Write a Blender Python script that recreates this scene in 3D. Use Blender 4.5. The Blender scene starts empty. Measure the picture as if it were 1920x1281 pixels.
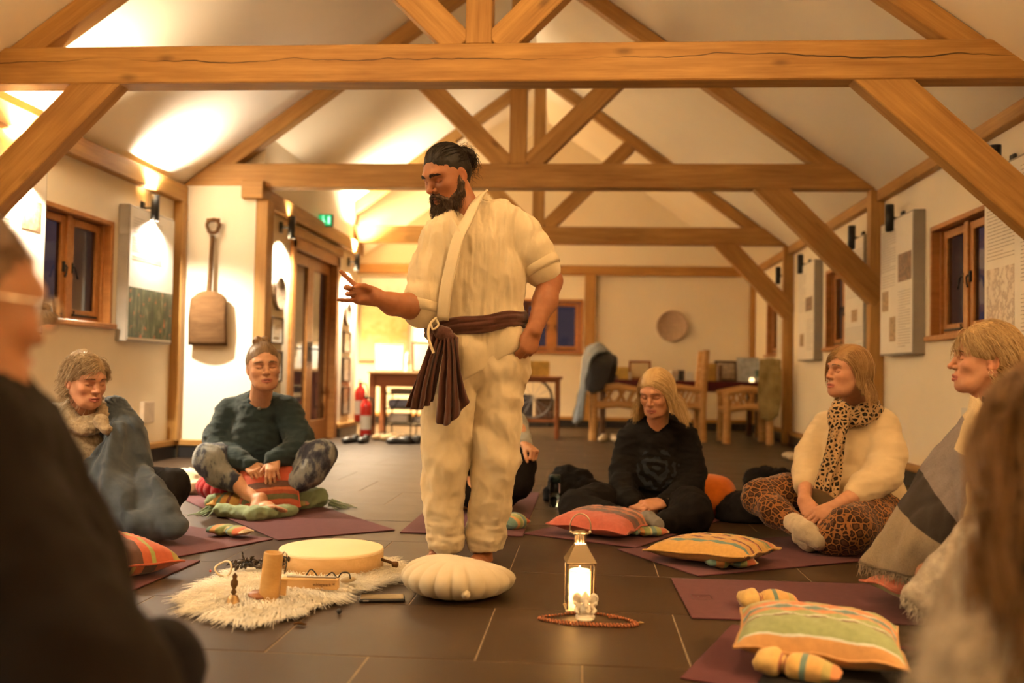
import bpy, bmesh, math, random
import numpy as np
from mathutils import Vector, Matrix
R_ = math.radians
random.seed(7); RNG = np.random.default_rng(7)
SC = bpy.context.scene
COL = SC.collection

# ------------------------------------------------------------------ camera
F_PX, CAM_H = 1790.0, 0.80
def _cam_axes():
    yaw, pitch, roll = math.atan(140/F_PX), math.atan(60/F_PX), 0.018
    fwd = Vector((-math.sin(yaw)*math.cos(pitch), math.cos(yaw)*math.cos(pitch), math.sin(pitch)))
    right = Vector((math.cos(yaw), math.sin(yaw), 0)); up = right.cross(fwd)
    return right*math.cos(roll)+up*math.sin(roll), up*math.cos(roll)-right*math.sin(roll), fwd
CR, CU, CF = _cam_axes()
cam_d = bpy.data.cameras.new('camera'); cam = bpy.data.objects.new('camera', cam_d); COL.objects.link(cam)
cam_d.sensor_width = 36; cam_d.lens = F_PX/1920*36; cam_d.clip_start = 0.05; cam_d.clip_end = 100
m = Matrix.Identity(4)
for i in range(3):
    m[i][0], m[i][1], m[i][2] = CR[i], CU[i], -CF[i]
m.translation = Vector((0, 0, CAM_H)); cam.matrix_world = m
cam_d.dof.use_dof = True; cam_d.dof.focus_distance = 4.0; cam_d.dof.aperture_fstop = 1.6
SC.camera = cam

# ------------------------------------------------------------------ world, exposure
w = bpy.data.worlds.new('evening'); SC.world = w; w.use_nodes = True
w.node_tree.nodes['Background'].inputs[0].default_value = (0.022, 0.016, 0.022, 1)
w.node_tree.nodes['Background'].inputs[1].default_value = 0.25
SC.view_settings.view_transform = 'Standard'; SC.view_settings.look = 'None'
SC.view_settings.gamma = 1; SC.view_settings.use_curve_mapping = False
SC.view_settings.exposure = 2.78
SC.cycles.use_denoising = True
SC.cycles.max_bounces = 8; SC.cycles.diffuse_bounces = 5; SC.cycles.glossy_bounces = 4
SC.cycles.transmission_bounces = 8; SC.cycles.transparent_max_bounces = 12
SC.cycles.sample_clamp_indirect = 6.0; SC.cycles.sample_clamp_direct = 30.0
SC.cycles.caustics_reflective = False; SC.cycles.caustics_refractive = False

# light settings used by the lamp builders below
LAMP_UP, LAMP_DOWN = 84.0, 92.0
LAMP_COL = (1.0, 0.83, 0.58)
WARM_COL = (1.0, 0.64, 0.30)
FILL_WARM_W = 22.0
CANDLE_W = 12.0
FILL_PENDANT_W = 3.5

# ------------------------------------------------------------------ pixel helpers (a pixel of the photograph to a point of the room)
def ray(px, py): return CR*((px-960)/F_PX) + CU*((640.5-py)/F_PX) + CF
def G(px, py, z=0.0):
    d = ray(px, py); return Vector((0, 0, CAM_H)) + d*((z-CAM_H)/d.z)
def D(px, py, Y):
    d = ray(px, py); return Vector((0, 0, CAM_H)) + d*(Y/d.y)

# ------------------------------------------------------------------ objects, tags
def link(o, parent=None, loc=None):
    COL.objects.link(o)
    if parent is not None: o.parent = parent
    if loc is not None: o.location = loc
    return o
def tag(o, label=None, cat=None, group=None, kind=None):
    if label: o['label'] = label
    if cat: o['category'] = cat
    if group: o['group'] = group
    if kind: o['kind'] = kind
    return o
def thing(name, label, cat, loc=(0, 0, 0), rotz=0.0, group=None):
    o = bpy.data.objects.new(name, None); COL.objects.link(o); o.empty_display_size = .05
    o.location = loc; o.rotation_euler = (0, 0, rotz)
    return tag(o, label, cat, group)
def copy_tree(o, parent=None):
    c = o.copy(); COL.objects.link(c)
    if parent is not None: c.parent = parent
    for ch in list(o.children): copy_tree(ch, c)
    return c

class MB:
    """collects shapes; build() links them as ONE mesh object"""
    def __init__(s): s.v = []; s.f = []; s.uv = {}; s.smooth = []
    def add(s, V, Fs, smooth=False, uv=None):
        o = len(s.v); s.v.extend([tuple(p) for p in V])
        for k, f in enumerate(Fs):
            s.f.append(tuple(i+o for i in f)); s.smooth.append(smooth)
            if uv is not None: s.uv[len(s.f)-1] = [uv[i] for i in f]
        return s
    def box(s, c, d, rot=None, ch=0.0):
        hx, hy, hz = d[0]/2, d[1]/2, d[2]/2; c = Vector(c)
        if ch <= 0:
            V = [Vector((x*hx, y*hy, z*hz)) for x in (-1, 1) for y in (-1, 1) for z in (-1, 1)]
            Fs = [(0, 1, 3, 2), (4, 6, 7, 5), (0, 4, 5, 1), (2, 3, 7, 6), (0, 2, 6, 4), (1, 5, 7, 3)]
        else:
            ch = min(ch, hx*.9, hy*.9, hz*.9); V = []; idx = {}
            for x in (-1, 1):
                for y in (-1, 1):
                    for z in (-1, 1):
                        for a in range(3):
                            p = [x*(hx-ch), y*(hy-ch), z*(hz-ch)]; p[a] = (x*hx, y*hy, z*hz)[a]
                            idx[(x, y, z, a)] = len(V); V.append(Vector(p))
            Fs = []
            for a in range(3):
                b, c_ = (a+1) % 3, (a+2) % 3
                for sg in (-1, 1):
                    def k(sb, sc):
                        t = [0, 0, 0]; t[a] = sg; t[b] = sb; t[c_] = sc; return idx[(*t, a)]
                    q = [k(-1, -1), k(1, -1), k(1, 1), k(-1, 1)]; Fs.append(q if sg > 0 else q[::-1])
                for sb in (-1, 1):
                    for sc in (-1, 1):
                        def e(sa, ax):
                            t = [0, 0, 0]; t[a] = sa; t[b] = sb; t[c_] = sc; return idx[(*t, ax)]
                        q = [e(-1, b), e(1, b), e(1, c_), e(-1, c_)]
                        Fs.append(q if sb*sc < 0 else q[::-1])
            for x in (-1, 1):
                for y in (-1, 1):
                    for z in (-1, 1):
                        q = [idx[(x, y, z, a)] for a in range(3)]; Fs.append(q if x*y*z > 0 else q[::-1])
        if rot is not None: V = [rot @ p for p in V]
        return s.add([c+p for p in V], Fs)
    def tube(s, path, r, n=8, caps=True, flat=1.0, smooth=True, up=None):
        P = [Vector(p) for p in path]; k = len(P)
        rr = r if hasattr(r, '__len__') else [r]*k
        V = []; N = None
        for i in range(k):
            t = (P[min(i+1, k-1)]-P[max(i-1, 0)]).normalized()
            if N is None:
                u = Vector(up) if up is not None else (Vector((0, 0, 1)) if abs(t.z) < .9 else Vector((1, 0, 0)))
                N = (u - t*u.dot(t)).normalized()
            else: N = (N - t*N.dot(t)).normalized()
            B = t.cross(N)
            for j in range(n):
                a = 2*math.pi*j/n; V.append(P[i] + N*(math.cos(a)*rr[i]*flat) + B*(math.sin(a)*rr[i]))
        Fs = [(i*n+j, i*n+(j+1) % n, (i+1)*n+(j+1) % n, (i+1)*n+j) for i in range(k-1) for j in range(n)]
        s.add(V, Fs, smooth)
        if caps: s.add([V[j] for j in range(n)][::-1], [tuple(range(n))]); s.add(V[-n:], [tuple(range(n))])
        return s
    def lathe(s, prof, c=(0, 0, 0), n=24, smooth=True, axis=None, sq=(1, 1)):
        c = Vector(c); V = []; k = len(prof)
        Q = Vector((0, 0, 1)).rotation_difference(Vector(axis)).to_matrix() if axis is not None else Matrix.Identity(3)
        for (r, z) in prof:
            for j in range(n):
                a = 2*math.pi*j/n; V.append(c + Q @ Vector((math.cos(a)*r*sq[0], math.sin(a)*r*sq[1], z)))
        Fs = [(i*n+j, i*n+(j+1) % n, (i+1)*n+(j+1) % n, (i+1)*n+j) for i in range(k-1) for j in range(n)]
        return s.add(V, Fs, smooth)
    def grid(s, rows, smooth=True, close=False, thick=0.0, flipuv=False):
        """rows: list of lists of points; uv u along a row, v along the rows"""
        A = np.array([[tuple(p) for p in r] for r in rows], float); nr, nc = A.shape[:2]
        L = [A]
        if thick:
            du = np.gradient(A, axis=1); dv = np.gradient(A, axis=0)
            nn = np.cross(du, dv); nn /= np.maximum(np.linalg.norm(nn, axis=2, keepdims=True), 1e-9)
            L = [A+nn*thick/2, A-nn*thick/2]
        V = []; U = []
        for B in L:
            for i in range(nr):
                for j in range(nc):
                    V.append(B[i, j]); U.append((j/max(nc-1, 1), i/max(nr-1, 1)))
        ix = lambda i, j, l=0: l*nr*nc + i*nc + j
        Fs = []; lim = nc if close else nc-1
        for i in range(nr-1):
            for j in range(lim):
                j2 = (j+1) % nc; Fs.append((ix(i, j), ix(i, j2), ix(i+1, j2), ix(i+1, j)))
                if thick: Fs.append((ix(i, j, 1), ix(i+1, j, 1), ix(i+1, j2, 1), ix(i, j2, 1)))
        if thick:
            for i in range(nr-1):
                if not close:
                    Fs.append((ix(i, 0), ix(i+1, 0), ix(i+1, 0, 1), ix(i, 0, 1)))
                    Fs.append((ix(i, nc-1), ix(i, nc-1, 1), ix(i+1, nc-1, 1), ix(i+1, nc-1)))
            for j in range(lim):
                j2 = (j+1) % nc
                Fs.append((ix(0, j), ix(0, j, 1), ix(0, j2, 1), ix(0, j2)))
                Fs.append((ix(nr-1, j), ix(nr-1, j2), ix(nr-1, j2, 1), ix(nr-1, j, 1)))
        return s.add(V, Fs, smooth, U)
    def mesh(s, name):
        me = bpy.data.meshes.new(name); me.from_pydata(s.v, [], s.f)
        me.polygons.foreach_set('use_smooth', s.smooth)
        if s.uv:
            ul = me.uv_layers.new(name='UVMap'); k = 0; arr = np.zeros((len(me.loops), 2), np.float32)
            for pi, f in enumerate(s.f):
                u = s.uv.get(pi)
                if u is not None: arr[k:k+len(f)] = u
                k += len(f)
            ul.data.foreach_set('uv', arr.ravel())
        me.update(); return me
    def build(s, name, mat=None, parent=None, loc=None, rot=None):
        me = s.mesh(name)
        if mat: me.materials.append(mat)
        o = bpy.data.objects.new(name, me); link(o, parent, loc)
        if rot is not None: o.rotation_euler = rot
        return o
def part(name, me, parent, loc=(0, 0, 0), rot=None, kind=None, label=None):
    o = bpy.data.objects.new(name, me); link(o, parent, loc)
    if rot is not None: o.rotation_euler = rot
    if kind: o['kind'] = kind
    if label: o['label'] = label
    return o

def catmull(P, n, closed=False):
    """P (k,...) array -> n samples along a Catmull-Rom curve through them"""
    P = np.asarray(P, float); k = len(P)
    if k == 1: return np.repeat(P, n, 0)
    t = np.linspace(0, k-1, n); i = np.clip(np.floor(t).astype(int), 0, k-2); u = (t-i).reshape(-1, *([1]*(P.ndim-1)))
    g = lambda j: P[np.clip(j, 0, k-1)]
    p0, p1, p2, p3 = g(i-1), g(i), g(i+1), g(i+2)
    p0 = np.where((i == 0).reshape(u.shape), 2*p1-p2, p0); p3 = np.where((i == k-2).reshape(u.shape), 2*p2-p1, p3)
    return .5*(2*p1+(p2-p0)*u+(2*p0-5*p1+4*p2-p3)*u*u+(3*p1-p0-3*p2+p3)*u**3)
def patch(ctrl, nr, nc):
    A = np.array([[tuple(p) for p in r] for r in ctrl], float)
    A = catmull(A, nr); return np.swapaxes(catmull(np.swapaxes(A, 0, 1), nc), 0, 1)

# ------------------------------------------------------------------ materials
def srgb(r, g, b):
    f = lambda c: (c/255/12.92) if c/255 <= .04045 else ((c/255+.055)/1.055)**2.4
    return (f(r), f(g), f(b), 1)
class NT:
    def __init__(s, name):
        s.m = bpy.data.materials.new(name); s.m.use_nodes = True; s.t = s.m.node_tree
        s.b = s.t.nodes['Principled BSDF']; s.o = s.t.nodes['Material Output']
    def n(s, typ, **kw):
        nd = s.t.nodes.new(typ)
        for k, v in kw.items():
            if k in nd.inputs: nd.inputs[k].default_value = v
            else: setattr(nd, k, v)
        return nd
    def l(s, a, b): s.t.links.new(a, b); return s
    def coord(s, kind='Object', scale=(1, 1, 1), rot=(0, 0, 0)):
        tc = s.n('ShaderNodeTexCoord'); mp = s.n('ShaderNodeMapping'); s.l(tc.outputs[kind], mp.inputs[0])
        mp.inputs['Scale'].default_value = scale; mp.inputs['Rotation'].default_value = rot; return mp.outputs[0]
    def noise(s, vec, scale, detail=3, rough=.5, out=0):
        nd = s.n('ShaderNodeTexNoise'); nd.inputs['Scale'].default_value = scale
        nd.inputs['Detail'].default_value = detail; nd.inputs['Roughness'].default_value = rough
        if vec is not None: s.l(vec, nd.inputs['Vector'])
        return nd.outputs[out]
    def ramp(s, fac, stops, interp='LINEAR'):
        nd = s.n('ShaderNodeValToRGB'); cr = nd.color_ramp; cr.interpolation = interp
        while len(cr.elements) < len(stops): cr.elements.new(.5)
        for e, (p, c) in zip(cr.elements, stops): e.position = p; e.color = c if len(c) == 4 else (*c, 1)
        s.l(fac, nd.inputs[0]); return nd.outputs[0]
    def math(s, op, a, b=None, c=None):
        nd = s.n('ShaderNodeMath', operation=op)
        for i, x in enumerate((a, b, c)):
            if x is None: continue
            if isinstance(x, (int, float)): nd.inputs[i].default_value = x
            else: s.l(x, nd.inputs[i])
        return nd.outputs[0]
    def mix(s, fac, a, b, mode='MIX'):
        nd = s.n('ShaderNodeMix', data_type='RGBA', blend_type=mode)
        for k, x in ((0, fac), (6, a), (7, b)):
            if isinstance(x, (int, float)): nd.inputs[k].default_value = x
            elif isinstance(x, tuple): nd.inputs[k].default_value = x if len(x) == 4 else (*x, 1)
            else: s.l(x, nd.inputs[k])
        return nd.outputs[2]
    def bump(s, h, dist=.002, strength=.5):
        nd = s.n('ShaderNodeBump'); nd.inputs['Distance'].default_value = dist; nd.inputs['Strength'].default_value = strength
        s.l(h, nd.inputs['Height']); s.l(nd.outputs[0], s.b.inputs['Normal']); return s
    def col(s, x):
        if isinstance(x, tuple): s.b.inputs['Base Color'].default_value = x if len(x) == 4 else (*x, 1)
        else: s.l(x, s.b.inputs['Base Color'])
        return s
    def set(s, **kw):
        names = dict(rough='Roughness', metal='Metallic', spec='Specular IOR Level', sheen='Sheen Weight', trans='Transmission Weight', ior='IOR', sss='Subsurface Weight', coat='Coat Weight')
        for k, v in kw.items():
            i = s.b.inputs[names[k]]
            if isinstance(v, (int, float)): i.default_value = v
            else: s.l(v, i)
        return s
_mc = {}
def plain(name, c, rough=.6, metal=0, var=.12, nscale=9.0, bump=0.0, bscale=300, spec=.5, sheen=0, sss=0):
    if name in _mc: return _mc[name]
    t = NT(name); v = t.coord('Object'); nz = t.noise(v, nscale, 4)
    c = c if len(c) == 4 else (*c, 1)
    lo = tuple(x*(1-var) for x in c[:3]); hi = tuple(min(1, x*(1+var)) for x in c[:3])
    t.col(t.ramp(nz, [(.3, lo), (.7, hi)])); t.set(rough=rough, metal=metal, spec=spec, sheen=sheen)
    if bump: t.bump(t.noise(v, bscale, 3), bump, .6)
    _mc[name] = t.m; return t.m
def fabric(name, c, var=.15, weave=900, bump=.0012, nscale=14, rough=.9, sheen=.25, c2=None, wr=0.0, wscale=22, wz=.45):
    """woven or knitted cloth: fine thread relief, slight colour mottling, optional wrinkle relief"""
    if name in _mc: return _mc[name]
    t = NT(name); v = t.coord('Object'); nz = t.noise(v, nscale, 5, .6)
    lo = tuple(x*(1-var) for x in c[:3]); hi = c2[:3] if c2 else tuple(min(1, x*(1+var)) for x in c[:3])
    t.col(t.ramp(nz, [(.32, lo), (.68, hi)])); t.set(rough=rough, sheen=sheen, spec=.2)
    h = t.noise(v, weave, 2)
    if wr:
        h2 = t.noise(t.coord('Object', (1, 1, wz)), wscale, 5, .62)
        h = t.math('ADD', t.math('MULTIPLY', h, bump), t.math('MULTIPLY', h2, wr)); t.bump(h, 1.0, .8)
    else: t.bump(h, bump, .7)
    _mc[name] = t.m; return t.m
def emit(name, c, strength):
    if name in _mc: return _mc[name]
    t = NT(name); t.col(tuple(c)); t.b.inputs['Emission Color'].default_value = (*c[:3], 1); t.b.inputs['Emission Strength'].default_value = strength
    _mc[name] = t.m; return t.m
def wood(name, lo, hi, rough=.55, grain=22, crack=False, knots=True, bump=.0015):
    """oak: grain runs along local X"""
    if name in _mc: return _mc[name]
    t = NT(name); oi = t.n('ShaderNodeObjectInfo')
    tc = t.n('ShaderNodeTexCoord'); ofs = t.n('ShaderNodeVectorMath', operation='SCALE')
    rnd = t.n('ShaderNodeCombineXYZ'); t.l(oi.outputs['Random'], rnd.inputs[0]); t.l(oi.outputs['Random'], rnd.inputs[1]); t.l(rnd.outputs[0], ofs.inputs[0]); ofs.inputs['Scale'].default_value = 37
    ad = t.n('ShaderNodeVectorMath', operation='ADD'); t.l(tc.outputs['Object'], ad.inputs[0]); t.l(ofs.outputs[0], ad.inputs[1])
    def mp(sc):
        k = t.n('ShaderNodeMapping'); t.l(ad.outputs[0], k.inputs[0]); k.inputs['Scale'].default_value = sc; return k.outputs[0]
    g1 = t.noise(mp((.8, 9, 9)), 2.2, 6, .62); g2 = t.noise(mp((1.2, grain*3, grain*3)), 1.6, 4, .6)
    big = t.noise(mp((1, 1.6, 1.6)), 1.3, 3)
    fac = t.math('ADD', t.math('ADD', t.math('MULTIPLY', g1, .55), t.math('MULTIPLY', g2, .25)), t.math('MULTIPLY', big, .25))
    mid = tuple((a+b)/2 for a, b in zip(lo[:3], hi[:3]))
    c = t.ramp(fac, [(.38, lo[:3]), (.53, mid), (.66, hi[:3])])
    h = g2
    if knots:
        vo = t.n('ShaderNodeTexVoronoi', feature='F1'); t.l(mp((1.3, 3.2, 3.2)), vo.inputs['Vector']); vo.inputs['Scale'].default_value = 1.25
        kf = t.ramp(vo.outputs[0], [(.03, (1, 1, 1)), (.11, (0, 0, 0))]); c = t.mix(t.math('MULTIPLY', kf, .55), c, tuple(x*.28 for x in lo[:3]))
    if crack:
        sp = t.n('ShaderNodeSeparateXYZ'); t.l(tc.outputs['Object'], sp.inputs[0])
        cx = t.n('ShaderNodeCombineXYZ'); t.l(sp.outputs[0], cx.inputs[0])
        n1 = t.noise(cx.outputs[0], 1.1, 4, .55); n2 = t.noise(cx.outputs[0], .75, 1)
        dz = t.math('ABSOLUTE', t.math('SUBTRACT', t.math('SUBTRACT', sp.outputs[2], .02), t.math('MULTIPLY', t.math('SUBTRACT', n1, .5), .16)))
        wd = t.math('MULTIPLY', t.ramp(n2, [(.38, (0, 0, 0)), (.6, (1, 1, 1))]), .0042)
        ck = t.math('LESS_THAN', dz, wd); c = t.mix(ck, c, (.035, .016, .006)); h = t.math('SUBTRACT', h, t.math('MULTIPLY', ck, 2.0))
    t.col(c); t.set(rough=rough, spec=.35); t.bump(h, bump, .6)
    _mc[name] = t.m; return t.m
def dim(q):
    """cloth colour with the warm cast of the lamps taken out"""
    r, g, b, _ = srgb(*q); m = .3*r+.6*g+.1*b; return tuple(min(1, .78*(.88*x+.12*m)) for x in (r*.86, g*1.06, b*1.6))+(1,)
def stripes(name, stops, coordk='UV', axis=0, scale=1.0, weave=700, wob=.0):
    """woven stripes across the cloth; stops [(start, sRGB)]"""
    if name in _mc: return _mc[name]
    t = NT(name); v = t.coord(coordk); sp = t.n('ShaderNodeSeparateXYZ'); t.l(v, sp.inputs[0])
    x = t.math('MULTIPLY', sp.outputs[axis], scale) if scale != 1 else sp.outputs[axis]
    if scale != 1: x = t.math('FRACT', x)
    c = t.ramp(x, [(p, dim(q)) for p, q in stops], 'CONSTANT')
    ob = t.coord('Object'); nz = t.noise(ob, 60, 3)
    c = t.mix(.35, c, t.ramp(nz, [(.3, (.55, .55, .55)), (.7, (1, 1, 1))]), 'MULTIPLY')
    t.col(c); t.set(rough=.9, sheen=.2, spec=.2)
    t.bump(t.noise(ob, weave, 2), .001, .6); _mc[name] = t.m; return t.m

# ------------------------------------------------------------------ signed-distance modelling (organic shapes as one smooth surface)
class SDF:
    def __init__(s, lo, hi, h):
        s.h = h; s.lo = np.array(lo, np.float32); n = np.ceil((np.array(hi)-np.array(lo))/h).astype(int)+1
        s.n = n; s.ax = [s.lo[i]+h*np.arange(n[i], dtype=np.float32) for i in range(3)]
        s.f = np.full(tuple(n), .08, np.float32)
    def _sub(s, lo, hi, m):
        sl = []; P = []
        for i in range(3):
            a = int(max(0, math.floor((lo[i]-m-s.lo[i])/s.h))); b = int(min(s.n[i], math.ceil((hi[i]+m-s.lo[i])/s.h)+1))
            if b <= a: return None, None
            sl.append(slice(a, b)); sh = [1, 1, 1]; sh[i] = -1; P.append(s.ax[i][a:b].reshape(sh))
        return tuple(sl), P
    def _put(s, sl, d, k, op):
        f = s.f[sl]
        if op == 'add':
            if k > 0:
                hh = np.maximum(k-np.abs(f-d), 0)/k; r = np.minimum(f, d)-hh*hh*k*.25
            else: r = np.minimum(f, d)
        else:
            d = -d
            if k > 0:
                hh = np.maximum(k-np.abs(f-d), 0)/k; r = np.maximum(f, d)+hh*hh*k*.25
            else: r = np.maximum(f, d)
        s.f[sl] = r
    def cone(s, a, b, r1, r2=None, k=.02, op='add', flat=None):
        """tapered round limb from a to b; flat=(axis, factor) squeezes it along that axis"""
        r2 = r1 if r2 is None else r2
        a = np.array(a, np.float32); b = np.array(b, np.float32); rm = max(r1, r2)
        q = rm*(max(1.0, 1/flat[1]) if flat and flat[1] < 1 else (flat[1] if flat else 1.0))
        sl, P = s._sub(np.minimum(a, b), np.maximum(a, b), q+k+.03)
        if sl is None: return s
        ab = b-a; L = float(ab @ ab)+1e-12
        w = [P[i]-a[i] for i in range(3)]
        t = np.clip((w[0]*ab[0]+w[1]*ab[1]+w[2]*ab[2])/L, 0, 1)
        w = [w[i]-ab[i]*t for i in range(3)]
        if flat:
            n = np.array(flat[0], np.float32); n /= np.linalg.norm(n); g = 1/flat[1]-1
            dn = (w[0]*n[0]+w[1]*n[1]+w[2]*n[2])*g; w = [w[i]+n[i]*dn for i in range(3)]
        d = np.sqrt(w[0]**2+w[1]**2+w[2]**2)-(r1+(r2-r1)*t)
        if flat and flat[1] < 1: d = d*(flat[1]*.5+.5)
        s._put(sl, d, k, op); return s
    def chain(s, pts, rs, k=.02, op='add', flat=None):
        for i in range(len(pts)-1): s.cone(pts[i], pts[i+1], rs[i], rs[i+1], k, op, flat)
        return s
    def ell(s, c, r, k=.02, op='add', rot=None):
        c = np.array(c, np.float32); r = np.array(r, np.float32); rm = float(r.max())
        ext = np.full(3, rm) if rot is not None else r
        sl, P = s._sub(c-ext, c+ext, k+.03)
        if sl is None: return s
        w = [P[i]-c[i] for i in range(3)]
        if rot is not None:
            M = np.array(rot, np.float32).T; w = [M[i, 0]*w[0]+M[i, 1]*w[1]+M[i, 2]*w[2] for i in range(3)]
        k0 = np.sqrt((w[0]/r[0])**2+(w[1]/r[1])**2+(w[2]/r[2])**2)
        k1 = np.sqrt((w[0]/r[0]**2)**2+(w[1]/r[1]**2)**2+(w[2]/r[2]**2)**2)+1e-9
        s._put(sl, k0*(k0-1)/k1, k, op); return s
    def plane(s, p, n, k=0.0):
        """cut away what lies on the side n points to"""
        n = np.array(n, float); n /= np.linalg.norm(n); X, Y, Z = [s.ax[i].reshape([-1 if j == i else 1 for j in range(3)]) for i in range(3)]
        d = (X-p[0])*n[0]+(Y-p[1])*n[1]+(Z-p[2])*n[2]
        s._put((slice(None),)*3, -d.astype(np.float32), k, 'sub'); return s
    def surf(s):
        """naive surface nets -> verts (n,3), quads (m,4)"""
        f = s.f.copy(); f[0] = f[-1] = .05; f[:, 0] = f[:, -1] = .05; f[:, :, 0] = f[:, :, -1] = .05
        ins = f < 0; nx, ny, nz = f.shape
        cs = np.zeros((nx-1, ny-1, nz-1), np.uint8)
        for dx in (0, 1):
            for dy in (0, 1):
                for dz in (0, 1): cs += ins[dx:nx-1+dx, dy:ny-1+dy, dz:nz-1+dz]
        act = (cs > 0) & (cs < 8); ids = np.argwhere(act)
        if len(ids) == 0: return np.zeros((0, 3)), np.zeros((0, 4), int)
        num = np.full(act.shape, -1, np.int64); num[act] = np.arange(len(ids))
        acc = np.zeros((len(ids), 3)); cnt = np.zeros(len(ids))
        C = [(a, b, c) for a in (0, 1) for b in (0, 1) for c in (0, 1)]
        val = {c: f[ids[:, 0]+c[0], ids[:, 1]+c[1], ids[:, 2]+c[2]] for c in C}
        for c in C:
            for a in range(3):
                if c[a] == 0:
                    e = list(c); e[a] = 1; v0 = val[c]; v1 = val[tuple(e)]; mk = (v0 < 0) != (v1 < 0)
                    t = np.where(mk, v0/np.where(mk, v0-v1, 1), 0)
                    p = np.tile(np.array(c, float), (len(ids), 1)); p[:, a] += t
                    acc += p*mk[:, None]; cnt += mk
        V = s.lo+(ids+acc/cnt[:, None])*s.h
        Q = []
        for a in range(3):
            b, c = (a+1) % 3, (a+2) % 3
            A = [slice(None)]*3; B = [slice(None)]*3; A[a] = slice(0, -1); B[a] = slice(1, None)
            for ax in (b, c): A[ax] = slice(1, -1); B[ax] = slice(1, -1)
            i0 = ins[tuple(A)]; i1 = ins[tuple(B)]; E = np.argwhere(i0 != i1)
            if len(E) == 0: continue
            sgn = i0[tuple(E.T)]; E[:, b] += 1; E[:, c] += 1
            def cell(db, dc):
                q = E.copy(); q[:, b] -= db; q[:, c] -= dc; return num[q[:, 0], q[:, 1], q[:, 2]]
            q = np.stack([cell(1, 1), cell(0, 1), cell(0, 0), cell(1, 0)], 1)
            q[~sgn] = q[~sgn][:, ::-1]; Q.append(q)
        return V, np.concatenate(Q)
def np_normals(V, Q):
    n = np.cross(V[Q[:, 2]]-V[Q[:, 0]], V[Q[:, 3]]-V[Q[:, 1]]); N = np.zeros_like(V)
    for j in range(4): np.add.at(N, Q[:, j], n)
    return N/np.maximum(np.linalg.norm(N, axis=1, keepdims=True), 1e-12)
def relax(V, Q, it=2, lam=.5):
    V = V.copy(); cnt = np.zeros(len(V)); e = np.concatenate([Q[:, [0, 1]], Q[:, [1, 2]], Q[:, [2, 3]], Q[:, [3, 0]]])
    np.add.at(cnt, e[:, 0], 1); np.add.at(cnt, e[:, 1], 1)
    for _ in range(it):
        A = np.zeros_like(V); np.add.at(A, e[:, 0], V[e[:, 1]]); np.add.at(A, e[:, 1], V[e[:, 0]])
        V += lam*(A/cnt[:, None]-V)
    return V
_perm = np.random.default_rng(3).permutation(512)
_grad = np.random.default_rng(5).normal(size=(512, 3)); _grad /= np.linalg.norm(_grad, axis=1, keepdims=True)
def pnoise(P):
    """gradient noise, about -1..1"""
    P = np.asarray(P, float); i = np.floor(P).astype(int); f = P-i; u = f*f*f*(f*(f*6-15)+10); r = 0
    for dx in (0, 1):
        for dy in (0, 1):
            for dz in (0, 1):
                h = _perm[(_perm[(_perm[(i[:, 0]+dx) & 511]+i[:, 1]+dy) & 511]+i[:, 2]+dz) & 511]
                g = _grad[h]; d = (f[:, 0]-dx)*g[:, 0]+(f[:, 1]-dy)*g[:, 1]+(f[:, 2]-dz)*g[:, 2]
                wt = (u[:, 0] if dx else 1-u[:, 0])*(u[:, 1] if dy else 1-u[:, 1])*(u[:, 2] if dz else 1-u[:, 2]); r = r+d*wt
    return r*1.6
def folds(V, freq, amp, seed=0.0, oct=2, ridge=True):
    """wrinkle heights: freq (3,) per metre; ridged noise reads as cloth folds"""
    h = np.zeros(len(V)); a = 1.0; fr = np.array(freq, float)
    for o in range(oct):
        n = pnoise(V*fr+seed+o*17.3); h += a*((1-2*np.abs(n)) if ridge else n); a *= .5; fr = fr*2.1
    return h*amp
def np_mesh(name, parts, mat, parent=None, colors=None, attr='tint'):
    """parts: [(V,Q)] joined into one object; colors: list of (n,3) vertex tints"""
    Vs = []; Qs = []; o = 0
    for V, Q in parts: Vs.append(V); Qs.append(Q+o); o += len(V)
    V = np.concatenate(Vs); Q = np.concatenate(Qs)
    me = bpy.data.meshes.new(name); me.vertices.add(len(V)); me.vertices.foreach_set('co', V.astype(np.float32).ravel())
    k = Q.shape[1]; me.loops.add(len(Q)*k); me.loops.foreach_set('vertex_index', Q.astype(np.int32).ravel())
    me.polygons.add(len(Q)); me.polygons.foreach_set('loop_start', np.arange(0, len(Q)*k, k, dtype=np.int32))
    me.polygons.foreach_set('use_smooth', np.ones(len(Q), bool)); me.update(calc_edges=True); me.validate()
    if colors is not None:
        c = np.ones((len(V), 4), np.float32); c[:, :3] = np.concatenate(colors)
        a = me.color_attributes.new(attr, 'FLOAT_COLOR', 'POINT'); a.data.foreach_set('color', c.ravel())
    if mat: me.materials.append(mat)
    ob = bpy.data.objects.new(name, me); link(ob, parent); return ob
def strands(paths, r0, r1, n=3):
    """many thin tapered tubes: paths (m,k,3) -> (V,Q)"""
    P = np.asarray(paths, float); m, k = P.shape[:2]
    T = np.gradient(P, axis=1); T /= np.maximum(np.linalg.norm(T, axis=2, keepdims=True), 1e-9)
    ref = np.array([.37, .61, .70]); N = np.cross(T, ref); N /= np.maximum(np.linalg.norm(N, axis=2, keepdims=True), 1e-9); B = np.cross(T, N)
    rad = np.linspace(r0, r1, k)[None, :, None]; V = []
    for j in range(n):
        a = 2*math.pi*j/n; V.append(P+(N*math.cos(a)+B*math.sin(a))*rad)
    V = np.stack(V, 2).reshape(-1, 3)
    i = np.arange(m)[:, None, None]*k*n+np.arange(k-1)[None, :, None]*n; j = np.arange(n)[None, None, :]; j2 = (j+1) % n
    Q = np.stack([i+j, i+j2, i+n+j2, i+n+j], -1).reshape(-1, 4); return V, Q
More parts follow.
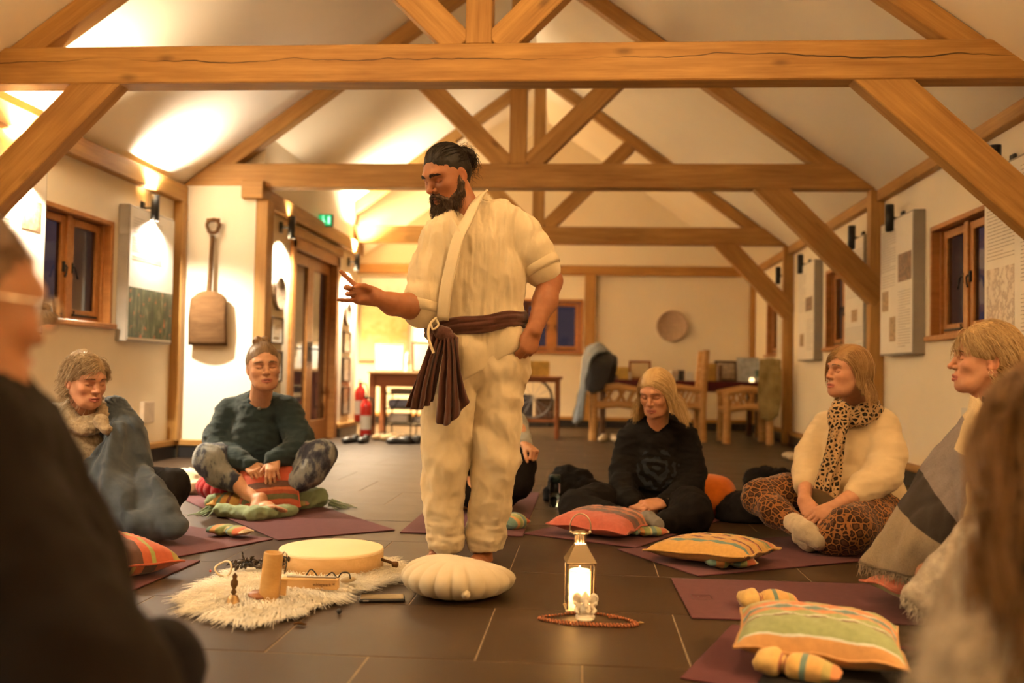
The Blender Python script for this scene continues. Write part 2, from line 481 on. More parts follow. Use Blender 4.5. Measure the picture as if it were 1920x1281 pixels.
# ================================================================== materials of the room
OAK = wood('oak', (.26, .122, .029), (.47, .262, .076))
OAK_CRACK = wood('oak_split', (.26, .122, .029), (.47, .262, .076), crack=True)
OAK_DARK = wood('oak_joinery', (.30, .125, .035), (.46, .21, .065), rough=.42, knots=False)
PAINT = plain('cream_paint', (.80, .72, .57), rough=.85, var=.025, nscale=2.0, bump=.0015, bscale=40, spec=.25)
CEIL = plain('ceiling_paint', (.80, .73, .60), rough=.9, var=.02, nscale=1.5, bump=.001, bscale=50, spec=.2)
BLACK_TILE = plain('black_tile', (.022, .020, .020), rough=.3, var=.3, nscale=6)
BLACK_METAL = plain('black_metal', (.018, .017, .016), rough=.42, metal=.3, var=.2)
IRON = plain('wrought_iron', (.02, .017, .015), rough=.5, metal=.6, var=.2)
GREY_CASE = plain('grey_case', (.30, .27, .235), rough=.6, var=.08)
PAPER = plain('poster_paper', (.74, .70, .62), rough=.6, var=.03)
INK = plain('print_ink', (.34, .29, .23), rough=.7, var=.1)
PHOTO_BROWN = plain('photo_brown', (.17, .10, .06), rough=.5, var=.6, nscale=30)
def slate():
    t = NT('slate'); v = t.coord('Object'); oi = t.n('ShaderNodeObjectInfo')
    n1 = t.noise(v, 3.5, 6, .6); n2 = t.noise(v, 45, 4, .6)
    c = t.ramp(n1, [(.3, (.034, .0190, .0095)), (.7, (.054, .032, .0170))])
    c = t.mix(t.math('MULTIPLY', oi.outputs['Random'], .35), c, (.026, .0155, .0085))
    t.col(c); t.set(spec=.24, rough=t.math('ADD', .37, t.math('MULTIPLY', n1, .16)))
    t.bump(t.math('ADD', n1, t.math('MULTIPLY', n2, .3)), .0012, .5); return t.m
SLATE = slate()
GROUT = plain('grout', (.26, .19, .12), rough=.9, var=.2, nscale=20)
def glass(name, tint=(.9, .9, .92)):
    t = NT(name); t.col(tint); t.set(rough=.02, trans=1.0, ior=1.25, spec=.5); return t.m
GLASS = glass('window_glass')

XL, XJ, XR, XRW = -3.68, -2.97, 2.47, 2.52
Y0, YF, RX, RZ, SL = -3.2, 14.6, -.63, 4.667, .73
TY = (5.25, 8.3, 11.87)

# ================================================================== floor
fl = tag(MB().box(((XL+XRW)/2, (Y0+YF)/2, -.0515), (XRW-XL+.6, YF-Y0+.6, .10)).build('floor', GROUT), kind='structure',
         label='dark slate tiled floor with thin pale grout lines')
tw, td, gap = .598, .602, .0042
tile_me = MB().box((0, 0, -.006), (tw-gap, td-gap, .012), ch=.0012).mesh('floor_tile'); tile_me.materials.append(SLATE)
ncut = {}
yk = 2.668-6*td; row = -6
while yk < YF:
    off = -.297 if row % 2 == 0 else .002
    if yk+td > -.95:
        n0 = math.floor((XL-off)/tw)
        for k in range(n0, n0+13):
            a, b = max(off+k*tw, XL), min(off+(k+1)*tw, XRW)
            if b-a < .06: continue
            if yk > 11.9 and (a < -.3 and False): continue
            if b-a > tw-.001: me = tile_me
            else:
                key = round(b-a, 3)
                if key not in ncut:
                    ncut[key] = MB().box((0, 0, -.006), (b-a-gap, td-gap, .012), ch=.0012).mesh('floor_tile'); ncut[key].materials.append(SLATE)
                me = ncut[key]
            o = part('tile', me, fl, ((a+b)/2, yk+td/2, RNG.uniform(-.0006, .0004)), rot=(RNG.normal(0, .0007), RNG.normal(0, .0007), 0))
    yk += td; row += 1

# ================================================================== walls, with openings cut out of the boxes
def wall_x(name, x0, x1, ya, yb, zt, holes, label):
    """wall slab between x0 and x1 along Y with rectangular openings (ya, yb, za, zb)"""
    ys = sorted({ya, yb, *[h[0] for h in holes], *[h[1] for h in holes]}); b = MB()
    for a, c in zip(ys, ys[1:]):
        z = 0
        for h in sorted([h for h in holes if h[0] <= a and h[1] >= c], key=lambda h: h[2]):
            if h[2] > z: b.box(((x0+x1)/2, (a+c)/2, (z+h[2])/2), (x1-x0, c-a, h[2]-z))
            z = h[3]
        b.box(((x0+x1)/2, (a+c)/2, (z+zt)/2), (x1-x0, c-a, zt-z))
    return tag(b.build(name, PAINT), kind='structure', label=label)
def wall_y(name, y0, y1, xa, xb, zt, holes, label):
    xs = sorted({xa, xb, *[h[0] for h in holes], *[h[1] for h in holes]}); b = MB()
    for a, c in zip(xs, xs[1:]):
        z = 0
        for h in sorted([h for h in holes if h[0] <= a and h[1] >= c], key=lambda h: h[2]):
            if h[2] > z: b.box(((a+c)/2, (y0+y1)/2, (z+h[2])/2), (c-a, y1-y0, h[2]-z))
            z = h[3]
        b.box(((a+c)/2, (y0+y1)/2, (z+zt)/2), (c-a, y1-y0, zt-z))
    return tag(b.build(name, PAINT), kind='structure', label=label)
WL1 = (6.07, 7.12, 1.10, 1.92); WR = [(6.20, 7.22, 1.10, 1.93), (9.30, 10.30, 1.10, 1.94), (12.50, 13.60, 1.10, 1.94)]
WFAR = (-1.02, -.06, 1.12, 1.95); DOOR = (9.34, 11.10, 0, 2.12)
wall_x('wall_left', XL-.32, XL, Y0, 8.3, 2.55, [WL1, (1.6, 2.7, 1.1, 1.92)], 'cream painted wall with oak window, lit by wall lamps')
wall_y('wall_left_return', 8.3, 8.5, XL-.32, XJ, 2.44, [], 'short white wall facing the circle, malt shovel hanging on it')
wall_x('wall_left_porch', XJ-.2, XJ, 8.5, 12.12, 3.1, [DOOR], 'cream wall around the glazed oak doors')
wall_y('wall_left_porch_end', 11.92, 12.12, XL-.3, XJ-.2, 2.44, [], 'plain end of the porch')
wall_x('wall_left_far', XL-.32, XL, 12.12, YF, 2.55, [], 'cream painted wall beyond the porch')
wall_x('wall_right', XRW, XRW+.32, Y0, YF, 2.55, WR, 'cream painted wall with oak windows and display panels')
wall_y('wall_far', YF, YF+.3, XL-.32, XRW+.32, 4.9, [WFAR], 'cream gable wall at the far end of the hall')
wall_y('wall_back', Y0-.3, Y0, XL-.32, XRW+.32, 4.9, [], 'plain gable wall of the hall')
for sgn, nm in ((-1, 'ceiling_left'), (1, 'ceiling_right')):
    xe = XRW+.35 if sgn > 0 else XL-.35
    ze = RZ-SL*abs(xe-RX); t = .12
    b = MB(); ya, yb = Y0-.3, YF+.3
    b.add([(RX, ya, RZ), (xe, ya, ze), (xe, yb, ze), (RX, yb, RZ), (RX, ya, RZ+t), (xe, ya, ze+t), (xe, yb, ze+t), (RX, yb, RZ+t)],
          [(0, 1, 2, 3), (4, 7, 6, 5), (0, 4, 5, 1), (1, 5, 6, 2), (2, 6, 7, 3), (3, 7, 4, 0)])
    tag(b.build(nm, CEIL), kind='structure', label='white plastered slope of the pitched ceiling')

# ================================================================== beams
def beam(name, a, b, wd, ht, mat=OAK, parent=None, org=(0, 0, 0), ch=.006, spin=0.0):
    """squared timber from a to b; grain runs along it; wd across (horizontal), ht in the upright plane"""
    a, b = Vector(a)-Vector(org), Vector(b)-Vector(org); d = b-a; L = d.length; x = d.normalized()
    y = Vector((0, 0, 1)).cross(x)
    y = Vector((0, 1, 0)) if y.length < 1e-4 else y.normalized()
    z = x.cross(y); o = MB().box((0, 0, 0), (L, wd, ht), ch=ch).build(name, mat, parent)
    M = Matrix((x, y, z)).transposed().to_4x4(); M.translation = (a+b)/2; o.matrix_local = M; return o
def prism_beam(name, prof, y0, y1, mat, parent, org):
    """timber with a profile in the XZ plane, between two Y planes; grain along X"""
    n = len(prof); cx = sum(p[0] for p in prof)/n; cz = sum(p[1] for p in prof)/n; cy = (y0+y1)/2
    V = [(x-cx, y0-cy, z-cz) for x, z in prof]+[(x-cx, y1-cy, z-cz) for x, z in prof]
    Fs = [tuple(range(n)), tuple(range(2*n-1, n-1, -1))]+[(i, i+n, (i+1) % n+n, (i+1) % n) for i in range(n)]
    me = MB().add(V, Fs).mesh(name); bm = bmesh.new(); bm.from_mesh(me)
    bmesh.ops.recalc_face_normals(bm, faces=bm.faces); bmesh.ops.bevel(bm, geom=bm.edges[:], offset=.007, segments=1, affect='EDGES')
    bm.to_mesh(me); bm.free(); me.materials.append(mat)
    return part(name, me, parent, (cx-org[0], cy-org[1], cz-org[2]))
def ceil_z(x): return RZ-SL*abs(x-RX)
for i, Y in enumerate(TY):
    lab = ['oak roof truss nearest the camera, its split tie beam crossing the whole picture',
           'oak roof truss over the standing man, tie beam just behind his head',
           'oak roof truss furthest down the hall, before the gable wall'][i]
    t = thing('roof_truss', lab, 'roof truss', (RX, Y, 2.43), group=None); og = (RX, Y, 2.43); th = .16; ym = Y+th/2
    xa, xb = (XL+.01, XRW+.02)
    prism_beam('tie_beam', [(xa, 2.43), (xb, 2.43), (2.15, 2.645), (-3.41, 2.645)], Y, Y+th, OAK_CRACK if i == 0 else OAK, t, og)
    beam('king_post', (RX, ym, 2.645), (RX, ym, RZ-.05), .14, .15, parent=t, org=og)
    for s in (-1, 1):
        c = math.hypot(1, SL); rd = .128
        e0 = 2.80 if True else 0
        x0, x1 = RX+s*.02, RX+s*2.79
        off = Vector((-s*SL/c, 0, -1/c))*(rd/2+.004)
        beam('principal_rafter', Vector((x0, ym, ceil_z(x0)))+off, Vector((RX+s*2.86, ym, ceil_z(RX+s*2.86)))+off, .13, rd, parent=t, org=og)
        xs = RX+s*.10
        k = 1.03; beam('strut', (xs, ym, 2.64), (xs+s*k, ym, 2.64+k), .13, .17, parent=t, org=og)
        if s > 0 or i == 0:
            xw = XR-.04 if s > 0 else XL+.08
            x_in = (1.585, 1.57, 1.70)[i] if s > 0 else -2.86
            a_ = Vector((x_in, ym-.01, 2.43)); b_ = Vector((xw, ym-.01, (1.66, 1.57, 1.66)[i] if s > 0 else 1.67)); u_ = (b_-a_).normalized(); beam('knee_brace', a_-u_*.13, b_+u_*.10, .12, .215, parent=t, org=og)
        if s > 0: beam('post', (XR-.01, ym, .0), (XR-.01, ym, 2.43), .11, .12, parent=t, org=og)
        elif i == 0: beam('post', (XL+.05, ym, .0), (XL+.05, ym, 2.43), .11, .12, parent=t, org=og)
    if i == 1:
        beam('post', (-2.945, Y+.09, 0), (-2.945, Y+.09, 2.32), .17, .17, parent=t, org=og)
        MB().box((-2.99-RX, -.03+.09, -.03), (.20, .24, .16), ch=.008).build('corbel_block', OAK, t)
def trim(name, a, b, wd, ht, label, mat=OAK):
    o = beam(name, a, b, wd, ht, mat); return tag(o, label=label, kind='structure')
trim('trim_1', (XL+.03, Y0, 2.355), (XL+.03, 8.3, 2.355), .10, .15, 'oak wall plate along the top of the lamp-lit wall')
trim('trim_2', (XRW-.02, Y0, 2.39), (XRW-.02, YF, 2.39), .10, .13, 'oak wall plate along the top of the wall with display panels')
trim('trim_3', (XJ+.03, 8.46, 2.355), (XJ+.03, 12.12, 2.355), .10, .15, 'oak wall plate above the glazed doors')
trim('trim_4', (XL, YF-.02, 2.39), (XRW, YF-.02, 2.39), .10, .145, 'oak rail across the gable wall')
trim('trim_5', (.045, YF-.02, .1), (.045, YF-.02, 2.32), .10, .17, 'oak post on the gable wall beside its window')
trim('trim_6', (XL+.035, 8.235, .15), (XL+.035, 8.235, 2.28), .09, .11, 'pale oak post in the corner beside the shovel wall')
trim('trim_7', (XRW-.04, YF-.04, .1), (XRW-.04, YF-.04, 2.32), .08, .08, 'oak corner post at the gable wall')

# ================================================================== skirting: black tiles under an oak strip
def skirting(name, a, b, nrm, label):
    a, b = Vector((*a, 0)), Vector((*b, 0)); d = b-a; L = d.length; d.normalize(); n = Vector((*nrm, 0))
    o = thing(name, label, None, a); o['kind'] = 'structure'
    k = max(1, round(L/.45)); l = L/k; ang = math.atan2(d.y, d.x)
    me = MB().box((0, 0, .055), (l-.004, .05, .108), ch=.003).mesh('skirting_tile'); me.materials.append(BLACK_TILE)
    for j in range(k): part('tile', me, o, d*((j+.5)*l)+n*.025, rot=(0, 0, ang))
    m2 = MB().box((0, 0, .137), (L, .062, .05), ch=.004).mesh('oak_strip'); m2.materials.append(OAK); part('oak_strip', m2, o, d*(L/2)+n*.028, rot=(0, 0, ang))
skirting('baseboard_left', (XL, 1.0), (XL, 8.28), (1, 0), 'black tile skirting with oak strip under the window')
skirting('baseboard_return', (XL+.07, 8.3), (-3.04, 8.3), (0, -1), 'black tile skirting with oak strip under the shovel')
skirting('baseboard_porch', (XJ, 11.22), (XJ, 12.1), (1, 0), 'black tile skirting past the glazed doors')
skirting('baseboard_right', (XRW, 1.0), (XRW, YF), (-1, 0), 'black tile skirting with oak strip under the display panels')
skirting('baseboard_far', (XL, YF), (XRW, YF), (0, -1), 'dark skirting of the gable wall')

# ================================================================== windows (casements in deep oak reveals)
def window(name, face, axis, sgn, u0, u1, z0, z1, label, nleaf=2, depth=.06):
    """axis 'x': wall lies in a plane x=face with the room on the side sgn; u runs along y. axis 'y': u runs along x"""
    o = thing(name, label, None, (0, 0, 0)); o['kind'] = 'structure'
    def P(u, dpt, z): return Vector((face-sgn*dpt, u, z)) if axis == 'x' else Vector((u, face-sgn*dpt, z))
    def bx(b, ua, ub, da, db, za, zb, ch=.003):
        p, q = P(ua, da, za), P(ub, db, zb); b.box((p+q)/2, (abs(q.x-p.x), abs(q.y-p.y), abs(q.z-p.z)), ch=ch); return b
    t = .035; b = MB()
    bx(b, u0, u0+t, -.012, depth+.08, z0, z1); bx(b, u1-t, u1, -.012, depth+.08, z0, z1); bx(b, u0, u1, -.012, depth+.08, z1-t, z1)
    b.build('reveal', OAK_DARK, o)
    bx(MB(), u0-.03, u1+.03, -.045, depth+.08, z0-.012, z0+.028, .006).build('sill', OAK_DARK, o)
    W = (u1-u0-2*t)/nleaf
    for k in range(nleaf+1):
        c = u0+t+k*W; wd = .035 if 0 < k < nleaf else .02
        bx(MB(), c-wd, c+wd, depth-.012, depth+.06, z0+.028, z1-t).build('mullion', OAK_DARK, o)
    for k in range(nleaf):
        a, c = u0+t+k*W+.03, u0+t+(k+1)*W-.03; f = .055; za, zb = z0+.04, z1-t-.01; s_ = MB()
        bx(s_, a, a+f, depth+.005, depth+.05, za, zb); bx(s_, c-f, c, depth+.005, depth+.05, za, zb)
        bx(s_, a+f, c-f, depth+.005, depth+.05, zb-f, zb); bx(s_, a+f, c-f, depth+.005, depth+.05, za, za+f*1.25)
        so = s_.build('casement', OAK_DARK, o)
        bx(MB(), a+f-.004, c-f+.004, depth+.024, depth+.030, za+f, zb-f+.004, 0).build('pane', GLASS, so)
        h = MB(); uh = (c-f/2) if k == 0 else (a+f/2); zh = (za+zb)/2-.02
        h.box(P(uh, depth, zh+.02), (.022, .022, .075), ch=.004)
        dz = [(0, -.018, .03), (.0, -.03, .012), (.012*(1 if k else -1), -.032, -.03), (.03*(1 if k else -1), -.03, -.055)]
        h.tube([P(uh+u, depth+d_, zh+z) for u, d_, z in dz], [.007, .007, .006, .008], 6); h.build('handle', IRON, so)
        st = MB(); bx(st, a+f*.8, c-f*.8, depth-.012, depth+.002, za+.02, za+.034, .002)
        st.tube([P(a+f, depth-.01, za+.035), P(a+f, depth-.01, za+.06)], .006, 6); st.build('stay', IRON, so)
    return o
window('window_1', XL, 'x', 1, *WL1, 'oak casement window in the lamp-lit wall above the grey-haired woman')
for i, wv in enumerate(WR):
    window('window_%d' % (i+2), XRW, 'x', -1, *wv, ['oak casement window beside the short-haired woman in profile', 'oak casement window above the woman in the leopard scarf', 'oak casement window nearest the gable wall'][i])
window('window_5', YF, 'y', -1, *WFAR, 'oak casement window in the gable wall behind the man', depth=.1)
window('window_6', XL, 'x', 1, 1.6, 2.7, 1.1, 1.92, 'oak casement window outside the view')

# ================================================================== glazed double doors
dr = thing('door_1', 'pair of glazed oak doors in the porch wall', None, (0, 0, 0)); dr['kind'] = 'structure'
def dbox(b, ya, yb, xa, xb, za, zb, ch=.004): return b.box(((xa+xb)/2, (ya+yb)/2, (za+zb)/2), (abs(xb-xa), abs(yb-ya), abs(zb-za)), ch=ch)
ya, yb, zt = DOOR[0], DOOR[1], DOOR[3]; b = MB()
dbox(b, ya-.03, ya+.09, XJ-.15, XJ+.035, 0, zt); dbox(b, yb-.09, yb+.03, XJ-.15, XJ+.035, 0, zt); dbox(b, ya-.03, yb+.03, XJ-.15, XJ+.035, zt-.09, zt+.03)
b.build('frame', OAK_DARK, dr)
dbox(MB(), ya-.1, yb+.1, XJ, XJ+.055, zt+.03, zt+.12).build('lintel', OAK, dr)
mid = (ya+yb)/2
for k, (a, c) in enumerate(((ya+.095, mid-.004), (mid+.004, yb-.095))):
    b = MB(); st = .105; x0, x1 = XJ-.10, XJ-.045; z1 = zt-.095
    dbox(b, a, a+st, x0, x1, .01, z1); dbox(b, c-st, c, x0, x1, .01, z1); dbox(b, a+st, c-st, x0, x1, z1-.12, z1); dbox(b, a+st, c-st, x0, x1, .01, .24)
    lf = b.build('door_leaf', OAK_DARK, dr)
    dbox(MB(), a+st-.005, c-st+.005, -3.046, -3.040, .235, z1-.115, 0).build('pane', GLASS, lf)
    h = MB(); yh = c-.05 if k == 0 else a+.05
    h.box((x1+.004, yh, 1.0), (.008, .045, .22), ch=.003); h.tube([(x1+.01, yh, 1.03), (x1+.05, yh, 1.03), (x1+.055, yh+(.1 if k else -.1), 1.03)], .009, 8)
    h.build('handle', IRON, lf)

# ================================================================== wall lamps
LENS_ON = emit('lamp_lens', (1.0, .80, .55), 30.0)
LENS_OFF = plain('lamp_lens_off', (.25, .24, .22), rough=.15)
def wall_lamp(pt, nrm, label, on=1.0, up=1.0, down=1.0, col=None, group=None):
    """black up-and-down cylinder lamp; pt is where its plate meets the wall"""
    col = col or LAMP_COL
    n = Vector(nrm); o = thing('wall_lamp', label, 'lamp', pt, group=group); off = .115
    MB().box(n*.012, (.024 if abs(n.x) > .5 else .06, .06 if abs(n.x) > .5 else .024, .11), ch=.006).build('wall_plate', BLACK_METAL, o)
    MB().tube([n*.02, n*(off-.02)], .009, 10).build('arm', BLACK_METAL, o)
    hs = MB(); H = .108; r = .034
    hs.lathe([(r-.012, -H+.016), (r-.005, -H+.012), (r-.004, -H), (r, -H), (r, H), (r-.004, H), (r-.005, H-.012), (r-.012, H-.016)], n*off, 20); hs.build('housing', BLACK_METAL, o)
    for s in (1, -1):
        MB().lathe([(.0001, s*(H-.015)), (r-.006, s*(H-.015))], n*off, 20).build('lens', LENS_ON if on else LENS_OFF, o)
        if on:
            ld = bpy.data.lights.new('lamp_beam', 'SPOT'); ld.energy = (LAMP_UP*up if s > 0 else LAMP_DOWN*down)*on; ld.color = col
            ld.spot_size = R_(118 if s > 0 else 150); ld.spot_blend = .8; ld.shadow_soft_size = .03
            lo = bpy.data.objects.new('lamp_beam', ld); COL.objects.link(lo); lo.parent = o
            lo.location = n*off+Vector((0, 0, s*(H+.004))); lo.rotation_euler = (math.pi if s > 0 else 0, 0, 0)
    return o
wall_lamp((XL, 7.58, 2.11), (1, 0, 0), 'black cylinder lamp shining on the wall beside the shovel corner', 0.62, up=.75, col=(1.0, .88, .72))
wall_lamp((XL, 5.78, 2.08), (1, 0, 0), 'black cylinder lamp behind the near truss brace, flooding the ceiling', 1.0)
wall_lamp((XJ, 8.98, 2.17), (1, 0, 0), 'black cylinder lamp above the round plaque by the glazed doors', .55, up=.08)
wall_lamp((XJ, 11.62, 2.15), (1, 0, 0), 'black cylinder lamp past the glazed doors, behind his raised hand', 1.1)
wall_lamp((-2.36, YF, 1.76), (0, -1, 0), 'small lit lamp on the gable wall behind the man', .35, col=WARM_COL)
wall_lamp((XL, 13.3, 2.1), (1, 0, 0), 'unseen warm fill lamp added round the corner beyond the porch', 1.3, col=WARM_COL)  # added out of sight to brighten the far end
for y, lb in ((5.84, 'unlit black cylinder lamp nearest the camera, above the big brace'), (7.82, 'unlit black cylinder lamp over the display panel with brown photo'),
              (8.92, 'unlit black cylinder lamp just beyond the oak post and brace'), (11.02, 'unlit black cylinder lamp next to the far window row'), (12.28, 'unlit black cylinder lamp furthest down the panel wall')):
    wall_lamp((XRW, y, 2.10), (-1, 0, 0), lb, 0)
# unseen wall lamps added as fill on the bays outside the view
wall_lamp((XL, 2.9, 2.1), (1, 0, 0), 'unseen fill lamp added on the bay out of view, window side', .45)
wall_lamp((XL, .4, 2.1), (1, 0, 0), 'unseen fill lamp added at the back of the hall, window side', .5)
for y, lb in ((1.8, 'unseen warm fill lamp added on the panel wall behind the circle'), (-.8, 'unseen warm fill lamp added on the panel wall by the back gable')): wall_lamp((XRW, y, 2.1), (-1, 0, 0), lb, FILL_WARM_W/46, col=WARM_COL)
GLOBE = emit('fill_globe', (1.0, .62, .28), 12.0)  # unseen globe pendants, added above the view for warm fill
for x, y, lb in ((-1.75, 3.2, 'unseen pendant added as warm fill over the window side of the circle'), (.5, 3.2, 'unseen pendant added as warm fill over the panel side of the circle')):
    pl = thing('fill_pendant', lb, 'lamp', (x, y, 3.05)); zc = ceil_z(x)-3.05
    MB().tube([(0, 0, .16), (0, 0, zc)], .004, 6).build('flex', BLACK_METAL, pl); MB().lathe([(.03, .15), (.03, .18), (.0001, .19)], n=16).build('lamp_holder', BLACK_METAL, pl)
    MB().lathe([(.155*math.cos(a), .155*math.sin(a)) for a in np.linspace(-1.57, 1.4, 14)], n=24).build('globe', GLOBE, pl)
    ld = bpy.data.lights.new('fill_light', 'POINT'); ld.energy = FILL_PENDANT_W; ld.color = WARM_COL; ld.shadow_soft_size = .16; lo = bpy.data.objects.new('fill_light', ld); link(lo, pl)
# ================================================================== on the walls
def plate(name, label, cat, c, size, mat, ch=.004, group=None):
    o = MB().box((0, 0, 0), size, ch=ch).build(name, mat, None, c); return tag(o, label, cat, group)
GARDEN = None
def garden():
    t = NT('garden_photo'); v = t.coord('Object', (1, 14, 4)); n1 = t.noise(v, 1.6, 6, .65); n2 = t.noise(t.coord('Object', (1, 9, 7)), 2.0, 3)
    c = t.ramp(n1, [(.30, (.012, .022, .008)), (.48, (.04, .065, .02)), (.60, (.12, .14, .06)), (.74, (.38, .38, .28))])
    c = t.mix(t.ramp(n2, [(.62, (0, 0, 0)), (.70, (1, 1, 1))]), c, (.55, .16, .05)); t.col(c); t.set(rough=.35); return t.m
GARDEN = garden()
def panel(label, wallx, sgn, y0, y1, z0, z1, blocks, dep=.09):
    """deep display case on a long wall; blocks: (kind, u0, u1, v0, v1) in 0..1 of its face, u from its near end"""
    H = z1-z0; W = y1-y0; o = thing('display_case', label, 'display panel', (wallx, (y0+y1)/2, z0))
    MB().box((sgn*dep/2, 0, H/2), (dep, W, H), ch=.005).build('case', GREY_CASE, o)
    px = sgn*(dep+.001)
    ps = MB().box((px, 0, H/2), (.003, W-.03, H-.03)).build('poster', PAPER, o)
    for kind, u0, u1, v0, v1 in blocks:
        ya, yb = -W/2+u0*W, -W/2+u1*W; za, zb = v0*H, v1*H; x = px+sgn*.0025
        if kind == 'text':
            b = MB(); k = max(2, int((zb-za)/.021)); rr = random.Random(int(1000*(u0+v0+y0)))
            for i in range(k):
                e = ya+(yb-ya)*(1 if i % 6 else .6) if False else yb
                s_ = ya if (i+1) % 7 else ya+(yb-ya)*.4
                z = zb-(i+.5)*(zb-za)/k; p = s_
                while p < e-.01:
                    q = min(e, p+rr.uniform(.012, .05)); b.box((x, (p+q)/2, z), (.001, q-p, .0046)); p = q+.007
            tb = b.build('print', INK, ps); tb['kind'] = 'stuff'
        else:
            MB().box((x, (ya+yb)/2, (za+zb)/2), (.002, yb-ya, zb-za)).build('picture', {'brown': PHOTO_BROWN, 'garden': GARDEN, 'map': MAPM, 'tan': TANM}[kind], ps)
    return o
def mapm():
    t = NT('map_print'); v = t.coord('Object', (1, 6, 5)); n1 = t.noise(v, 2, 6, .7)
    t.col(t.ramp(n1, [(.42, (.72, .66, .56)), (.5, (.42, .33, .27)), (.56, (.70, .62, .52))])); t.set(rough=.6); return t.m
MAPM = mapm(); TANM = plain('tan_photo', (.34, .23, .12), rough=.5, var=.5, nscale=40)
panel('deep grey display case with garden photo under a bright white sheet', XL, 1, 7.20, 8.02, 1.0, 2.08, [('text', .08, .7, .60, .92), ('garden', .02, .98, .03, .40)])
panel('display case with brown picture behind the crop-haired man\'s head, under the lamp', XL, 1, 5.05, 6.05, 1.0, 2.08, [('brown', .72, .93, .62, .80), ('text', .08, .6, .3, .9)])
panel('tall text panel with pale map print, above the short-haired woman', XRW, -1, 5.05, 6.06, 1.0, 2.09, [('text', .58, .95, .48, .93), ('map', .58, .95, .1, .44), ('text', .06, .5, .05, .28), ('text', .06, .5, .33, .55), ('brown', .25, .5, .62, .82), ('text', .06, .5, .86, .95)])
panel('tall text panel with a square brown photo, between oak post and window', XRW, -1, 7.34, 8.14, 1.0, 2.09, [('text', .5, .95, .62, .93), ('brown', .04, .42, .52, .72), ('text', .06, .42, .05, .46), ('tan', .72, .92, .33, .48), ('tan', .5, .68, .1, .28), ('text', .52, .94, .5, .6)])
panel('text panel half hidden by the oak brace, left of the post', XRW, -1, 8.62, 9.24, 1.0, 2.09, [('text', .06, .9, .5, .9), ('tan', .3, .6, .3, .4), ('text', .06, .9, .06, .26)])
panel('narrow text panel with brown photo beside the middle window', XRW, -1, 10.45, 11.24, 1.0, 2.09, [('text', .5, .95, .5, .9), ('brown', .1, .5, .5, .64), ('text', .06, .45, .1, .42), ('tan', .6, .85, .15, .28)])
panel('text panel furthest along the wall, beside the last post', XRW, -1, 12.06, 12.46, 1.0, 2.09, [('text', .06, .94, .1, .9)])

# malt shovel
WOLD = wood('old_wood', (.075, .036, .014), (.135, .072, .030), rough=.9, knots=False); WOLD.node_tree.nodes['Principled BSDF'].inputs['Specular IOR Level'].default_value = .06
sv = thing('malt_shovel', 'old wooden malt shovel with square blade hanging on the white wall', 'shovel', (-3.35, 8.29, 1.0))
b = MB(); hw = .165
rows = []
for i in range(13):
    z = .0+.45*i/12; k = 1.0 if z < .40 else 1-.30*((z-.40)/.05)**2
    bow = .03*(1-abs(i/12-.5)*2); wv = (hw+.012*(1-i/12))*k
    rows.append([(wv*u, -.055-bow-.035*(1-u*u), z+(.035*(1-u*u) if i == 12 else 0)) for u in np.linspace(-1, 1, 13)])
b.grid(rows, thick=.016).build('blade', WOLD, sv)
MB().tube([(0, -.075, .42), (.003, -.06, .6), (.006, -.05, .8), (.01, -.045, .98)], [.026, .021, .019, .021], 12).build('shaft', WOLD, sv)
hb = MB(); loop = [(.012+.053*math.sin(a)*(1.0 if math.cos(a) > -.2 else .8), -.045, 1.065-.062*math.cos(a)*(-1)) for a in np.linspace(0, 2*math.pi, 21)]
hb.tube([(.012+.056*math.cos(a), -.045, 1.075+.05*math.sin(a)-(.02 if math.sin(a) < -.5 else 0)) for a in np.linspace(-math.pi*.5, math.pi*1.5, 25)], .0165, 10)
hb.tube([(-.045, -.045, 1.118), (.069, -.045, 1.118)], .018, 10); hb.build('grip', WOLD, sv)

def disc(name, label, c, nrm, r, th, mat, rim=None, cat='plaque'):
    o = MB().lathe([(.0001, 0), (r-.012, 0), (r, .004), (r, th-.006), (r-.012, th), (r*.90, th), (r*.88, th-.005), (.0001, th-.005)], (0, 0, 0), 40, axis=nrm).build(name, mat, None, c)
    return tag(o, label, cat)
STONE = plain('stone_plaque', (.42, .30, .21), rough=.8, var=.15, nscale=25, bump=.002, bscale=60)
DARKP = plain('dark_plaque', (.16, .115, .085), rough=.5, var=.5, nscale=26)
disc('wall_plaque', 'round pale stone plaque on the gable wall', (1.29, YF-.001, 1.56), (0, -1, 0), .24, .045, STONE)
disc('wall_plaque', 'round dark plaque under the lamp by the glazed doors', (XJ+.001, 8.95, 1.53), (1, 0, 0), .165, .04, DARKP)
disc('wall_plaque', 'small round plaque past the glazed doors', (XJ+.001, 11.60, 1.50), (1, 0, 0), .15, .04, DARKP)
MB().tube([(0, .0, .14), (.004, -.05, .06), (.012, -.02, -.02), (.02, .01, -.1)], .004, 6).build('hanging_cord', IRON, None, (XJ+.01, 8.97, 1.88)); tag(COL.objects['hanging_cord'], 'thin curved cord on the lit wall above the dark plaque', 'cord')
FR_DARK = wood('dark_frame', (.05, .03, .018), (.10, .06, .035), knots=False)
FR_PALE = wood('pale_frame', (.42, .30, .16), (.60, .44, .26), knots=False)
FR_RED = wood('red_frame', (.22, .07, .03), (.34, .12, .05), knots=False)
